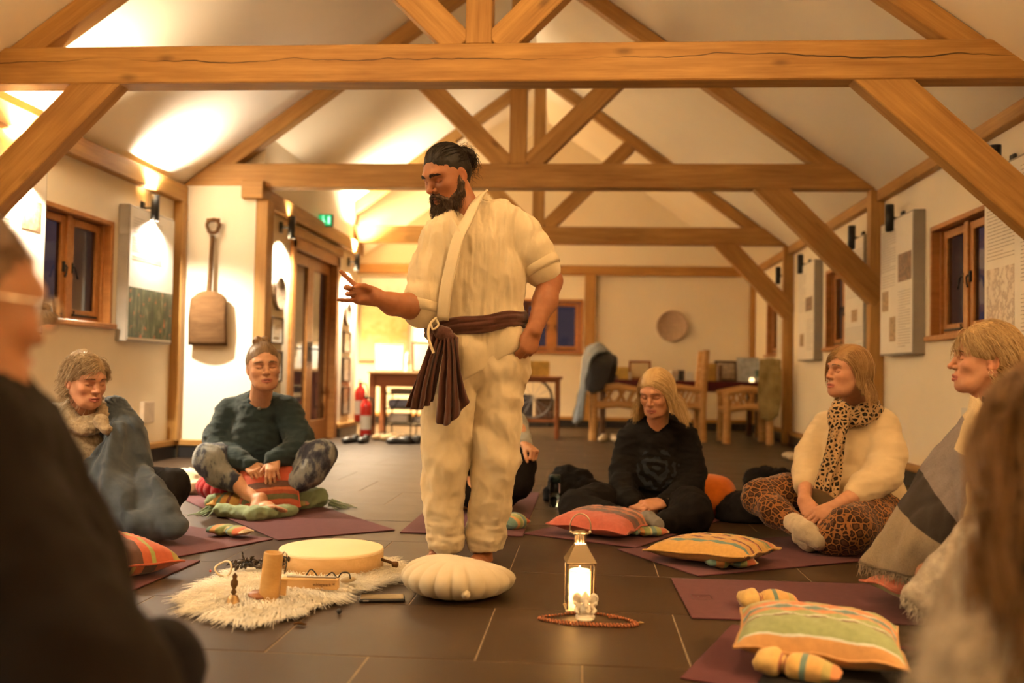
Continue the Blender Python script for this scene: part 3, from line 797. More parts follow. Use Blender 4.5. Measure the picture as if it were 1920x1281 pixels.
def framed(name, label, w_, h_, frame, inner, mount=None, fw=.022, parent=None, loc=(0, 0, 0), rot=(0, 0, 0), cat='picture', group=None):
    """picture frame standing in its local XZ plane, facing -Y, base at its origin"""
    o = thing(name, label, cat, loc, group=group); o.rotation_euler = rot; b = MB()
    for (cx, cz, sx, sz) in ((-w_/2+fw/2, h_/2, fw, h_), (w_/2-fw/2, h_/2, fw, h_), (0, fw/2, w_-2*fw, fw), (0, h_-fw/2, w_-2*fw, fw)): b.box((cx, 0, cz), (sx, .022, sz), ch=.003)
    b.build('frame', frame, o)
    if mount: MB().box((0, .004, h_/2), (w_-2*fw+.004, .006, h_-2*fw+.004)).build('mount', mount, o)
    k = .55 if mount else 1.0
    MB().box((0, .0 if mount else .004, h_/2), ((w_-2*fw)*k+.002, .004, (h_-2*fw)*k+.002)).build('print', inner, o)
    return o
WHITE = plain('white_card', (.62, .60, .55), rough=.55, var=.03)
CREAMC = plain('cream_card', (.72, .60, .36), rough=.6, var=.06)
PALEPIC = plain('pale_picture', (.50, .42, .33), rough=.4, var=.35, nscale=18)
BLUEPIC = plain('blue_picture', (.42, .47, .50), rough=.4, var=.3, nscale=14)
for z, h_, y, lb in ((1.04, .26, 8.92, 'small dark framed picture under the round plaque by the doors'), (.68, .30, 8.92, 'dark framed picture lowest beside the glazed doors')):
    framed('wall_picture', lb, .36, h_, FR_DARK, PALEPIC, PAPER, .02, loc=(XJ+.014, y, z), rot=(0, 0, R_(90)))
for z, h_, lb in ((1.02, .26, 'framed print below the small plaque past the doors'), (.66, .30, 'framed print in the middle of the column past the doors'), (.26, .34, 'framed print lowest in the column past the doors')):
    framed('wall_picture', lb, .34, h_, FR_DARK, PALEPIC, None, .02, loc=(XJ+.014, 11.62, z), rot=(0, 0, R_(90)))

# emergency exit sign
ex = thing('exit_sign', 'glowing green emergency exit sign above the glazed doors', 'sign', (XJ+.08, 10.3, 2.45)); ex.scale = (.72, 1, .85)
MB().box((0, 0, 0), (.22, .07, .16), ch=.01).build('housing', plain('sign_case', (.05, .06, .05)), ex)
GREEN = emit('exit_green', (.02, .50, .16), .13); GWHITE = emit('exit_white', (.35, 1.0, .6), .30)
MB().box((0, -.036, 0), (.20, .004, .14)).build('lit_panel', GREEN, ex)
b = MB(); b.box((.06, -.039, .0), (.035, .003, .09)); b.tube([(-.035, -.039, .03), (-.02, -.039, .0), (-.045, -.039, -.04)], .008, 6); b.tube([(-.02, -.039, .0), (.0, -.039, -.04)], .008, 6); b.lathe([(.0001, 0), (.011, 0)], (-.03, -.0392, .05), 10, axis=(0, -1, 0))
b.build('pictogram', GWHITE, ex)
plate('wall_socket', 'small beige socket box low on the wall behind the blanket woman', 'socket', (XL+.02, 7.75, .42), (.04, .2, .18), plain('beige_plastic', (.55, .45, .34)), .006)
plate('wall_socket', 'flat white socket plate on the wall behind the cream jumper', 'socket', (XRW-.006, 6.55, .58), (.012, .15, .09), WHITE, .004)

# framed display board on the gable wall, table in front of it
bd = thing('display_case', 'large framed landscape display on the gable wall behind the side table', 'display panel', (-3.12, YF-.05, .95))
MB().box((0, .02, .66), (.82, .05, 1.32), ch=.006).build('backing', GREY_CASE, bd)
def landsc():
    t = NT('landscape_print'); v = t.coord('Object', (2.5, 1, 3.2)); n = t.noise(v, 2.2, 5, .6); sp = t.n('ShaderNodeSeparateXYZ'); t.l(t.coord('Object'), sp.inputs[0])
    f = t.math('ADD', t.math('MULTIPLY', sp.outputs[2], .75), t.math('MULTIPLY', t.math('SUBTRACT', n, .5), .55))
    t.col(t.ramp(f, [(.18, (.50, .40, .30)), (.33, (.60, .34, .14)), (.5, (.62, .55, .30)), (.66, (.34, .40, .22)), (.76, (.62, .62, .62)), (.9, (.70, .70, .72))])); t.set(rough=.35); return t.m
MB().box((0, -.008, .66), (.74, .006, 1.26)).build('print', landsc(), bd)
METAL = plain('brushed_metal', (.45, .44, .43), rough=.35, metal=.8, var=.06)
MB().box((.43, -.02, .65), (.05, .05, 1.35), ch=.006).build('edge_post', METAL, bd)

WTAB = wood('table_oak', (.33, .17, .06), (.52, .29, .12), knots=False)
WRED = wood('red_wood', (.20, .065, .022), (.33, .12, .045), knots=False)
def table(name, label, x0, x1, y0, y1, z, leg, wtop, wleg, apron=.1, shelf=None):
    o = thing(name, label, 'table', ((x0+x1)/2, (y0+y1)/2, 0)); W, Dp = x1-x0, y1-y0
    MB().box((0, 0, z-.016), (W, Dp, .032), ch=.005).build('tabletop', wtop, o)
    if apron: 
        b = MB()
        for s in (-1, 1): b.box((0, s*(Dp/2-.05), z-.032-apron/2), (W-.16, .022, apron), ch=.002); b.box((s*(W/2-.05), 0, z-.032-apron/2), (.022, Dp-.16, apron), ch=.002)
        b.build('apron', wleg, o)
    for sx in (-1, 1):
        for sy in (-1, 1): MB().box((sx*(W/2-.055), sy*(Dp/2-.055), (z-.032)/2), (leg, leg, z-.032), ch=.006).build('leg', wleg, o)
    if shelf: MB().box((0, 0, shelf), (W-.1, Dp-.1, .03), ch=.004).build('shelf', wleg, o)
    return o
table('side_table', 'brown wooden side table holding framed pictures, beyond the glazed doors', -2.72, -1.35, 11.75, 12.5, .80, .075, WTAB, WRED, .16)
framed('standing_frame', 'tilted white-mounted frame standing on the side table', .36, .36, FR_PALE, BLUEPIC, WHITE, .02, loc=(-2.50, 11.98, .803), rot=(R_(-18), 0, R_(12)))
framed('standing_frame', 'cream card leaning in a thin dark frame on the side table', .28, .40, FR_DARK, CREAMC, None, .015, loc=(-2.07, 12.02, .803), rot=(R_(-18), 0, R_(16)))
framed('standing_frame', 'low dark frame behind the white-mounted one on the side table', .3, .2, FR_DARK, PALEPIC, None, .02, loc=(-2.60, 12.28, .803), rot=(R_(-14), 0, R_(-10)))
tag(MB().lathe([(.04, 0), (.045, .02), (.02, .05), (.035, .10), (.03, .16), (.022, .19), (.028, .22), (.0001, .25)], n=16).build('figurine', WHITE, None, (-2.28, 12.05, .80)), 'small white figurine between the two frames on the side table', 'figurine')
rk = thing('storage_rack', 'dark wire rack of pale folded things under the side table', 'rack', (-2.02, 12.05, 0))
b = MB()
for x in (-.48, -.16, .16, .48):
    b.tube([(x, -.2, 0), (x, -.2, .56)], .009, 6); b.tube([(x, .2, 0), (x, .2, .56)], .009, 6)
    b.tube([(x, -.2, .14), (x+.16, -.2, .46)], .007, 6)
for z in (.13, .33, .52): b.tube([(-.5, -.2, z), (.5, -.2, z)], .009, 6); b.tube([(-.5, .2, z), (.5, .2, z)], .009, 6); b.box((0, 0, z), (.98, .4, .008))
b.build('wire_frame', IRON, rk)
FOLD = [plain('fold_white', (.66, .62, .56)), plain('fold_blue', (.20, .22, .33)), plain('fold_grey', (.45, .44, .45))]
for i, (x, z, sx, sz, mi) in enumerate(((-.34, .20, .26, .12, 0), (.0, .185, .24, .09, 2), (.3, .19, .3, .10, 0), (-.3, .385, .34, .10, 1), (.08, .40, .26, .13, 0), (.36, .38, .2, .09, 2), (-.28, .55, .34, .05, 0), (.12, .56, .36, .06, 2))):
    tag(MB().box((0, 0, 0), (sx, .3, sz), ch=.02).build('folded_cloth', FOLD[mi], None, (-2.02+x, 12.05, z+.01)), ['wide white folded cloth, lowest tier of the wire rack', 'grey folded cloth on the lowest tier of the wire rack', 'white folded cloth at the low inner end of the wire rack', 'navy folded cloth on the middle tier of the wire rack', 'tall white folded cloth on the middle tier of the wire rack', 'narrow grey cloth on the middle tier of the wire rack', 'thin white cloth on top of the wire rack', 'thin grey cloth on top of the wire rack'][i], 'cloth', 'pale folded cloths on the wire rack')

# fire extinguishers
RED = plain('extinguisher_red', (.50, .022, .015), rough=.3, var=.05)
def extinguisher(label, loc, s=1.0):
    o = thing('fire_extinguisher', label, 'fire extinguisher', loc)
    MB().lathe([(.0001, 0), (.06, 0), (.068, .012), (.068, .36), (.055, .41), (.028, .435), (.024, .46), (.0001, .46)], n=24).build('cylinder', RED, o)
    MB().lathe([(.0684, .09), (.0684, .26)], n=24).build('paper_label', WHITE, o)
    b = MB(); b.box((0, -.03, .475), (.025, .12, .02), ch=.004); b.box((0, -.035, .51), (.022, .11, .012), ch=.003); b.lathe([(.018, .455), (.018, .49)], n=12); b.build('valve_handle', BLACK_METAL, o)
    MB().tube([(.02, 0, .475), (.08, 0, .46), (.095, -.01, .36), (.09, -.01, .2), (.085, 0, .14)], .011, 8).build('hose', BLACK_METAL, o)
    return o
extinguisher('red fire extinguisher with white label standing on the floor past the doors', (-2.66, 11.45, 0))
extinguisher('red fire extinguisher hung a little higher behind the standing one', (-2.80, 11.72, .17))

# shoes
def shoe_mesh(nm, mat):
    s = SDF((-.07, -.17, -.01), (.07, .17, .14), .006)
    s.cone((0, -.09, .03), (0, .07, .035), .036, .036, .02); s.ell((0, .10, .032), (.044, .06, .034), .02); s.ell((0, -.09, .055), (.037, .05, .05), .02)
    s.ell((0, -.095, .115), (.024, .038, .06), .008, 'sub'); s.plane((0, 0, .002), (0, 0, -1)); V, Q = s.surf(); V = relax(V, Q, 1)
    ob = np_mesh(nm, [(V, Q)], mat); me = ob.data; bpy.data.objects.remove(ob); return me
SHB = shoe_mesh('shoe_mesh', plain('black_leather', (.02, .018, .018), rough=.45)); SHT = SHB.copy(); SHT.materials[0] = plain('tan_suede', (.42, .28, .14), rough=.8)
SHP = SHB.copy(); SHP.materials[0] = plain('pale_suede', (.50, .40, .27), rough=.8)
for me, px, py, rz, lb in ((SHB, 658, 831, 160, 'black shoe by the glazed doors, beside the extinguisher'), (SHB, 682, 831, 175, 'black shoe in front of the standing extinguisher'),
        (SHT, 722, 826, 100, 'tan shoe by the leg of the side table'), (SHT, 737, 828, 80, 'tan shoe next to the black pair under the side table'),
        (SHB, 750, 833, 110, 'black shoe in the middle under the side table'), (SHB, 768, 832, 85, 'black shoe near his sash, under the side table'),
        (SHP, 1130, 828, 170, 'pale shoe under the log chair, by its leg'), (SHP, 1152, 828, 186, 'pale shoe under the log chair, away from its leg'),
        (SHP, 1492, 862, 40, 'pale shoe near the skirting behind the cream jumper'), (SHP, 1506, 866, 60, 'second pale shoe near the skirting behind the cream jumper')):
    p = G(px, py); o = part('shoe', me, None, (p.x, p.y, .001), rot=(0, 0, R_(rz))); tag(o, lb, 'shoe')

# ================================================================== far end: long table, log chairs
lt = thing('long_table', 'long table under a dark red cloth along the gable wall', 'table', (1.25, 13.2, 0))
WDARK = wood('dark_wood', (.06, .03, .016), (.13, .065, .03), knots=False)
for sx in (-1, 1):
    for sy in (-1, 1): MB().box((sx*1.02, sy*.32, .36), (.07, .07, .72), ch=.006).build('leg', WDARK, lt)
MB().box((0, 0, .725), (2.25, .8, .03), ch=.005).build('tabletop', WDARK, lt)
CLOTHR = fabric('maroon_cloth', (.085, .010, .012), rough=.85)
rows = []
for j, (y, z) in enumerate(((-.42, .60), (-.418, .70), (-.405, .742), (0, .743), (.405, .742), (.412, .70))): rows.append([(x, y-(.012*math.sin(x*23) if j == 0 else 0), z) for x in np.linspace(-1.14, 1.14, 61)])
tag(MB().grid(rows, smooth=False, thick=.004).build('tablecloth', CLOTHR, None, (1.25, 13.2, 0)), 'dark red cloth draped over the long table', 'tablecloth')
def tx(px, y=13.1): return D(px, 705, y).x
YEL = plain('yellow_card', (.62, .42, .10), rough=.5, var=.2, nscale=12); GOLD = plain('gold_box', (.55, .34, .08), rough=.4, var=.2)
framed('standing_frame', 'red-brown framed card standing on the long table', .30, .26, FR_RED, CREAMC, None, .028, loc=(tx(1200), 13.15, .746), rot=(R_(-8), 0, 0))
framed('standing_frame', 'dark framed print among the books on the long table', .3, .28, FR_DARK, PALEPIC, None, .03, loc=(tx(1362), 13.15, .746), rot=(R_(-8), 0, 0))
framed('standing_frame', 'pale unframed photo stand at the end of the long table', .30, .33, METAL, BLUEPIC, None, .01, loc=(tx(1402), 13.05, .746), rot=(R_(-10), 0, 0))
CARD = {'yellow': YEL, 'gold': GOLD, 'white': WHITE, 'dark': plain('dark_tin', (.06, .05, .05)), 'brown': PHOTO_BROWN, 'teal': plain('teal_tin', (.10, .20, .19))}
for i, (px, w_, h_, d_, k, lb) in enumerate(((1166, .17, .17, .1, 'yellow', 'yellow card box beside the framed card on the long table'), (1128, .16, .09, .16, 'white', 'low white packet at the coat end of the long table'),
        (1180, .06, .10, .06, 'white', 'small white pot before the framed card on the long table'), (1262, .10, .13, .10, 'white', 'white packet behind the blonde woman\'s head on the table'),
        (1277, .09, .14, .09, 'dark', 'dark tin behind the blonde woman on the table'), (1291, .09, .12, .09, 'white', 'white jar next to the upright chair post on the table'),
        (1332, .13, .24, .10, 'gold', 'gold box standing beside the chair post on the table'), (1346, .05, .22, .12, 'brown', 'brown book upright between gold box and dark frame'), (1420, .07, .16, .07, 'teal', 'teal tin at the far end of the long table'),
        (1150, .12, .06, .12, 'brown', 'flat brown box on the long table by the coats'), (1243, .08, .07, .08, 'teal', 'low teal tin behind the blonde head on the table'))):
    tag(MB().box((0, 0, h_/2), (w_, d_, h_), ch=.006).build('table_item' if False else ('tin' if 'tin' in lb else 'book' if 'book' in lb else 'jar' if ('jar' in lb or 'pot' in lb) else 'box'), CARD[k], None, (tx(px), 12.98 if i % 2 else 13.1, .746), (0, 0, RNG.uniform(-.3, .3))), lb, 'tin' if 'tin' in lb else 'book' if 'book' in lb else 'jar' if ('jar' in lb or 'pot' in lb) else 'box')
tag(MB().lathe([(.0001, 0), (.03, 0), (.03, .05), (.0001, .055)], n=14).build('candle_cup', emit('candle_glass', (1, .62, .28), .5), None, (tx(1405), 12.90, .746)), 'tiny lit candle cup at the end of the long table', 'candle')

LOG = wood('peeled_log', (.42, .22, .07), (.62, .37, .15), rough=.6, knots=True)
def log_chair(label, back, front, Y, ht, dep=.52):
    """rustic armchair of peeled logs seen from its side: back post at x=back, front leg at x=front"""
    o = thing('log_chair', label, 'chair', ((back+front)/2, Y, 0)); cx = (back+front)/2
    s = 1 if front > back else -1; hw = abs(front-back)/2
    for yy in (-dep/2, dep/2):
        MB().tube([(-s*hw, yy, 0), (-s*(hw-.01), yy, .3), (-s*(hw+.0), yy, .7), (-s*(hw+.03), yy, ht)], [.05, .048, .045, .042], 10).build('back_post', LOG, o)
        MB().tube([(s*hw, yy, 0), (s*(hw-.01), yy, .35), (s*hw, yy, .62)], [.05, .046, .044], 10).build('front_leg', LOG, o)
        MB().tube([(-s*hw, yy, .63), (0, yy, .665), (s*(hw+.05), yy, .60)], [.04, .04, .036], 10).build('armrest', LOG, o)
        MB().tube([(-s*hw, yy, .42), (0, yy, .445), (s*hw, yy, .41)], .038, 10).build('side_rail', LOG, o)
        for a, c_ in ((-.6, -.2), (-.2, -.55), (-.1, .25), (.3, .0), (.35, .65)):
            MB().tube([(a*hw, yy, .44), (c_*hw, yy, .635)], .013, 6).build('twig', LOG, o)
    MB().tube([(s*hw, -dep/2, .40), (s*hw, dep/2, .40)], .038, 10).build('front_rail', LOG, o)
    for z in (.55, .72, .88): MB().tube([(-s*(hw+.01), -dep/2, min(z, ht-.1)), (-s*(hw+.05), 0, min(z, ht-.1)+.03), (-s*(hw+.01), dep/2, min(z, ht-.1))], .03, 8).build('back_rail', LOG, o)
    b = MB()
    for k in range(7):
        x = -hw+.08+k*(2*hw-.14)/6; b.tube([(x, -dep/2, .445), (x, dep/2, .445)], .034, 8)
    st = b.build('seat', LOG, o)
    return o
log_chair('peeled log armchair with coats thrown over its back', .09, .72, 12.0, 1.06)
log_chair('tall peeled log armchair turned towards the coats, behind the blonde woman', 1.44, .84, 12.15, 1.13)
log_chair('low peeled log armchair with a cloth bag on its back', 2.22, 1.70, 12.0, 1.0)
COATD = fabric('dark_coat', (.035, .034, .04)); COATB = fabric('grey_blue_coat', (.20, .23, .27)); OLIVE = fabric('olive_bag', (.24, .17, .06), c2=(.36, .28, .12), nscale=9)
def drape(name, label, cat, rows, mat, th=.02, nr=30, nc=24, fold=.012, seed=0.0, freq=(9, 9, 3)):
    A = patch(rows, nr, nc); V = A.reshape(-1, 3); du = np.gradient(A, axis=1); dv = np.gradient(A, axis=0); n = np.cross(du, dv).reshape(-1, 3); n /= np.maximum(np.linalg.norm(n, axis=1, keepdims=True), 1e-9)
    V = V+n*folds(V, freq, fold, seed)[:, None]
    return tag(MB().grid(V.reshape(A.shape), thick=th).build(name, mat), label, cat)
x0 = .09
drape('coat', 'dark coat hanging over the back of the log armchair', 'coat', [[(x0-.10, 11.62, .62), (x0+.0, 11.58, .58), (x0+.12, 11.62, .62)], [(x0-.07, 11.70, .95), (x0+.02, 11.66, .95), (x0+.22, 11.70, .90)], [(x0-.03, 11.95, 1.12), (x0+.05, 11.95, 1.13), (x0+.27, 11.95, 1.02)], [(x0+.02, 12.3, .98), (x0+.1, 12.32, .98), (x0+.3, 12.3, .9)], [(x0+.0, 12.36, .6), (x0+.1, 12.38, .58), (x0+.25, 12.36, .6)]], COATD, .03)
drape('coat', 'grey-blue coat trailing to the floor behind the log armchair', 'coat', [[(x0-.24, 11.9, .22), (x0-.20, 11.75, .20), (x0-.12, 11.7, .25)], [(x0-.16, 11.85, .6), (x0-.13, 11.7, .6), (x0-.08, 11.64, .62)], [(x0-.12, 11.9, .98), (x0-.06, 11.72, 1.0), (x0-.02, 11.62, .99)], [(x0-.06, 12.0, 1.15), (x0+.05, 11.9, 1.17), (x0+.12, 11.7, 1.08)], [(x0+.06, 12.2, 1.09), (x0+.16, 12.15, 1.10), (x0+.22, 12.05, 1.05)]], COATB, .03)
drape('cloth_bag', 'patterned ochre cloth bag hanging from the low log armchair', 'bag', [[(2.10, 11.78, .99), (2.22, 11.77, 1.01), (2.33, 11.78, .99)], [(2.08, 11.69, 1.0), (2.22, 11.665, 1.02), (2.33, 11.69, 1.0)], [(2.06, 11.66, .75), (2.2, 11.63, .75), (2.34, 11.66, .75)], [(2.06, 11.65, .5), (2.2, 11.62, .5), (2.33, 11.65, .52)], [(2.09, 11.66, .32), (2.2, 11.63, .29), (2.31, 11.66, .36)]], OLIVE, .03)

# wheel table
table('wheel_table', 'low red-brown table with a lower shelf, spoked wheel beside it', -.98, -.30, 11.75, 12.35, .77, .05, WRED, WRED, .04, .22)
wh = thing('spoked_wheel', 'thin spoked wheel standing on the lower shelf of the red-brown table', 'wheel', (-.66, 11.93, .492), 0); RUB = plain('tyre_rubber', (.20, .18, .16), rough=.7)
MB().tube([(.24*math.cos(a), 0, .24*math.sin(a)) for a in np.linspace(0, 2*math.pi, 37)], .016, 8).build('rim', RUB, wh)
MB().tube([(0, -.03, 0), (0, .03, 0)], .025, 10).build('hub', METAL, wh)
for k in range(12):
    a = k*math.pi/6; MB().tube([(.02*math.cos(a), 0, .02*math.sin(a)), (.235*math.cos(a), 0, .235*math.sin(a))], .004, 5).build('spoke', METAL, wh)
tag(MB().box((0, 0, .095), (.26, .16, .19), ch=.006).build('box', YEL, None, (-.60, 12.0, .772), (0, 0, .2)), 'yellow printed box on the red-brown wheel table', 'box')
tag(MB().box((0, 0, .08), (.10, .14, .16), ch=.006).build('box', CARD['dark'], None, (-.84, 12.0, .772), (0, 0, -.2)), 'dark box beside the yellow one on the wheel table', 'box')
for x, k, h_, lb in ((-.80, 'dark', .3, 'dark crate on the lower shelf of the wheel table'), (-.52, 'brown', .26, 'brown bundle on the lower shelf of the wheel table')):
    tag(MB().box((0, 0, h_/2), (.24, .2, h_), ch=.02).build('crate', CARD[k], None, (x, 12.16, .236)), lb, 'crate')

# ================================================================== yoga mats
MATM = fabric('plum_mat', (.110, .036, .044), var=.08, weave=380, bump=.0012, nscale=30, rough=.82, sheen=.05)
def rib():
    t = NT('ribbed_mat'); t.col((.105, .032, .040)); v = t.coord('Object'); wv = t.n('ShaderNodeTexWave', wave_type='BANDS', bands_direction='X'); t.l(v, wv.inputs[0]); wv.inputs['Scale'].default_value = 26
    t.set(rough=.8, spec=.3); t.bump(wv.outputs[1], .004, 1.0); return t.m
RIBM = rib(); BLACKB = fabric('black_blanket', (.008, .006, .006), var=.3, sheen=.0)
def yoga_mat(a, b, label, L=1.73, mat=MATM, z=.001, logo=None):
    """front edge from a to b; the mat runs back to the left of a->b seen from above"""
    a, b = Vector((*a, 0)), Vector((*b, 0)); e = (b-a).normalized(); n = Vector((-e.y, e.x, 0)); W = .61; c = (a+b)/2+n*(L/2)
    o = thing('yoga_mat', label, 'yoga mat', (c.x, c.y, z), math.atan2(e.y, e.x), 'plum yoga mats laid in a circle')
    MB().box((0, 0, .0028), (W, L, .0056), ch=.0015).build('sheet', mat, o)
    if logo:
        lg = MB(); lx, ly = logo
        for (cx, cy, sx, sy) in ((0, .035, .075, .004), (0, -.035, .075, .004), (-.0355, 0, .004, .07), (.0355, 0, .004, .07), (-.012, 0, .004, .045), (.012, .008, .004, .03), (0, -.012, .03, .004)): lg.box((lx+cx, ly+cy, .0058), (sx, sy, .0006))
        lg.build('logo', plain('mat_logo', (.075, .022, .025)), o)
    return o
yoga_mat((-1.735, 3.865), (-1.452, 4.40), 'plum yoga mat under the woman in the blue blanket', logo=(.17, -.78))
yoga_mat((-1.42, 4.385), (-.945, 4.765), 'plum yoga mat in front of the woman in the teal jumper')
yoga_mat((-.91, 4.70), (-.295, 4.70), 'plum yoga mat behind the standing man\'s legs')
yoga_mat((-.29, 4.775), (.235, 4.485), 'plum yoga mat under the coral cushion and black hoodie woman')
yoga_mat((.15, 4.43), (.465, 3.885), 'plum yoga mat under the woman in leopard leggings', z=.0012)
yoga_mat((.345, 3.825), (.36, 3.22), 'plum yoga mat with a small square logo, under the striped blanket woman', logo=(.01, -.79))
yoga_mat((.485, 3.16), (.255, 2.565), 'ribbed plum yoga mat under the big green cushion', mat=RIBM)
yoga_mat((-1.60, 3.235), (-1.575, 3.87), 'plum yoga mat under the orange cushion and dark-jacketed man')
e_ = Vector((.93, -.36, 0))
bk = MB(); rows = [[(.43+.62*u+.20*v, 2.80-.22*u+.22*v-.34*(1-v)+.0, .011+.004*math.sin(9*u)) for u in np.linspace(0, 1, 24)] for v in np.linspace(-.6, 1, 14)]
tag(bk.grid(rows, thick=.012).build('blanket', BLACKB), 'folded black blanket under the big green cushion', 'blanket')

# ================================================================== cushions
def pillow_mesh(name, w_, d_, h_, mat, n=22, pinch=.06, puff=3.0, seed=0):
    b = MB(); u = np.linspace(-1, 1, n); T = []; Bm = []
    for j in range(n):
        r1, r2 = [], []
        for i in range(n):
            x, y = u[i], u[j]; e = max(0, (1-abs(x)**puff)*(1-abs(y)**puff))**.52
            px = x*w_/2*(1-pinch*(1-y*y)); py = y*d_/2*(1-pinch*(1-x*x))
            rip = .006*math.sin(9*x+seed)*math.sin(7*y+seed)*(1-e)+.004*math.sin(15*(x+y)+seed)*e
            r1.append((px, py, h_*.56*e+rip)); r2.append((px, py, -h_*.44*e+rip*(1-e)))
        T.append(r1); Bm.append(r2)
    b.grid(T); b.grid([r[::-1] for r in Bm])
    me = b.mesh(name); me.materials.append(mat); return me
def cushion(label, loc, w_, d_, h_, rz, mat, tilt=(0, 0), seed=0, name='cushion', group=None):
    o = thing(name, label, 'cushion', loc, group=group); o.rotation_euler = (tilt[0], tilt[1], rz)
    part('cover', pillow_mesh('cover', w_, d_, h_, mat, seed=seed), o)
    n = 15; pr = []
    for s in range(4):
        for k in range(n):
            t = -1+2*k/n; x, y = ((t, -1), (1, t), (-t, 1), (-1, -t))[s]
            pr.append((x*w_/2*(1-.06*(1-y*y)), y*d_/2*(1-.06*(1-x*x)), .006*math.sin(9*x+seed)*math.sin(7*y+seed)))
    pr.append(pr[0]); MB().tube(pr, .0045, 6, caps=False).build('piping', mat, o)
    return o
S_ORANGE = stripes('stripes_orange', [(0, (226, 92, 40)), (.24, (120, 70, 48)), (.36, (228, 100, 40)), (.44, (214, 168, 60)), (.48, (120, 74, 50)), (.62, (230, 98, 42)), (.70, (186, 178, 70)), (.74, (228, 96, 44)), (.9, (190, 160, 60))])
S_LAP = stripes('stripes_lap', [(0, (226, 92, 40)), (.12, (120, 110, 60)), (.22, (190, 80, 40)), (.30, (228, 110, 50)), (.36, (120, 74, 50)), (.50, (222, 84, 40)), (.86, (228, 96, 44))], axis=1)
S_CORAL = stripes('stripes_coral', [(0, (236, 104, 66)), (.30, (150, 84, 58)), (.38, (122, 92, 74)), (.46, (214, 116, 62)), (.54, (150, 92, 60)), (.62, (232, 128, 66)), (.70, (140, 96, 70)), (.76, (226, 110, 64)), (.86, (160, 96, 62)), (.93, (232, 104, 62))])
S_AMBER = stripes('stripes_amber', [(0, (244, 170, 62)), (.14, (120, 150, 118)), (.20, (242, 166, 60)), (.30, (158, 84, 56)), (.35, (246, 176, 66)), (.5, (232, 128, 58)), (.54, (110, 66, 40)), (.57, (246, 176, 66)), (.68, (206, 168, 74)), (.74, (130, 150, 104)), (.79, (240, 128, 60)), (.88, (246, 172, 64))])
S_CORAL2 = stripes('stripes_coral_teal', [(0, (232, 112, 62)), (.12, (140, 82, 60)), (.2, (238, 122, 66)), (.3, (150, 88, 62)), (.36, (120, 140, 106)), (.45, (240, 124, 64)), (.52, (226, 176, 74)), (.57, (240, 118, 62)), (.68, (150, 84, 60)), (.74, (238, 116, 62)), (.9, (196, 172, 66))])
S_GREEN = stripes('stripes_green', [(0, (236, 160, 76)), (.06, (236, 220, 178)), (.08, (168, 166, 92)), (.34, (124, 70, 44)), (.36, (228, 212, 160)), (.39, (168, 166, 92)), (.47, (236, 140, 70)), (.54, (112, 136, 110)), (.61, (226, 208, 160)), (.64, (238, 128, 62)), (.72, (206, 160, 78)), (.80, (172, 168, 92)), (.88, (234, 220, 176)), (.905, (160, 160, 92))], axis=1)
S_EYE = stripes('stripes_eye_pillow', [(0, (128, 152, 116)), (.14, (236, 150, 62)), (.3, (170, 168, 82)), (.45, (232, 196, 120)), (.5, (122, 146, 116)), (.62, (176, 168, 80)), (.75, (230, 110, 52)), (.92, (240, 196, 130))])
S_EYE2 = stripes('stripes_eye_amber', [(0, (246, 186, 84)), (.30, (190, 110, 62)), (.38, (246, 180, 74)), (.55, (120, 140, 108)), (.62, (240, 170, 72)), (.8, (206, 170, 76)), (.9, (238, 140, 66))])
p = G(252, 1078); cushion('orange cushion with brown stripes beside the dark-jacketed man', (-1.82, 3.50, .080), .46, .40, .15, R_(62), S_ORANGE, (R_(4), R_(3)), 1)
cushion('coral striped cushion before the woman in black', (.105, 4.86, .064), .48, .42, .115, R_(66), S_CORAL, (R_(2), R_(-1)), 2)
cushion('amber striped cushion on the leopard woman\'s mat', (.555, 4.20, .060), .40, .46, .105, R_(58), S_AMBER, (R_(-3), R_(2)), 3)
cushion('coral striped cushion half under the fringed blanket', (1.29, 3.47, .062), .46, .42, .105, R_(18), S_CORAL2, (0, R_(3)), 4)
cushion('big green striped cushion lying close to the camera', (.655, 2.74, .086), .44, .31, .125, R_(-12), S_GREEN, (R_(6), R_(2)), 5)
cushion('flat orange cushion under the person behind the man', (-.68, 5.60, .050), .42, .4, .09, R_(8), stripes('stripes_plain_orange', [(0, (230, 120, 50)), (.4, (238, 160, 70)), (.6, (226, 110, 48))]), (0, 0), 6)

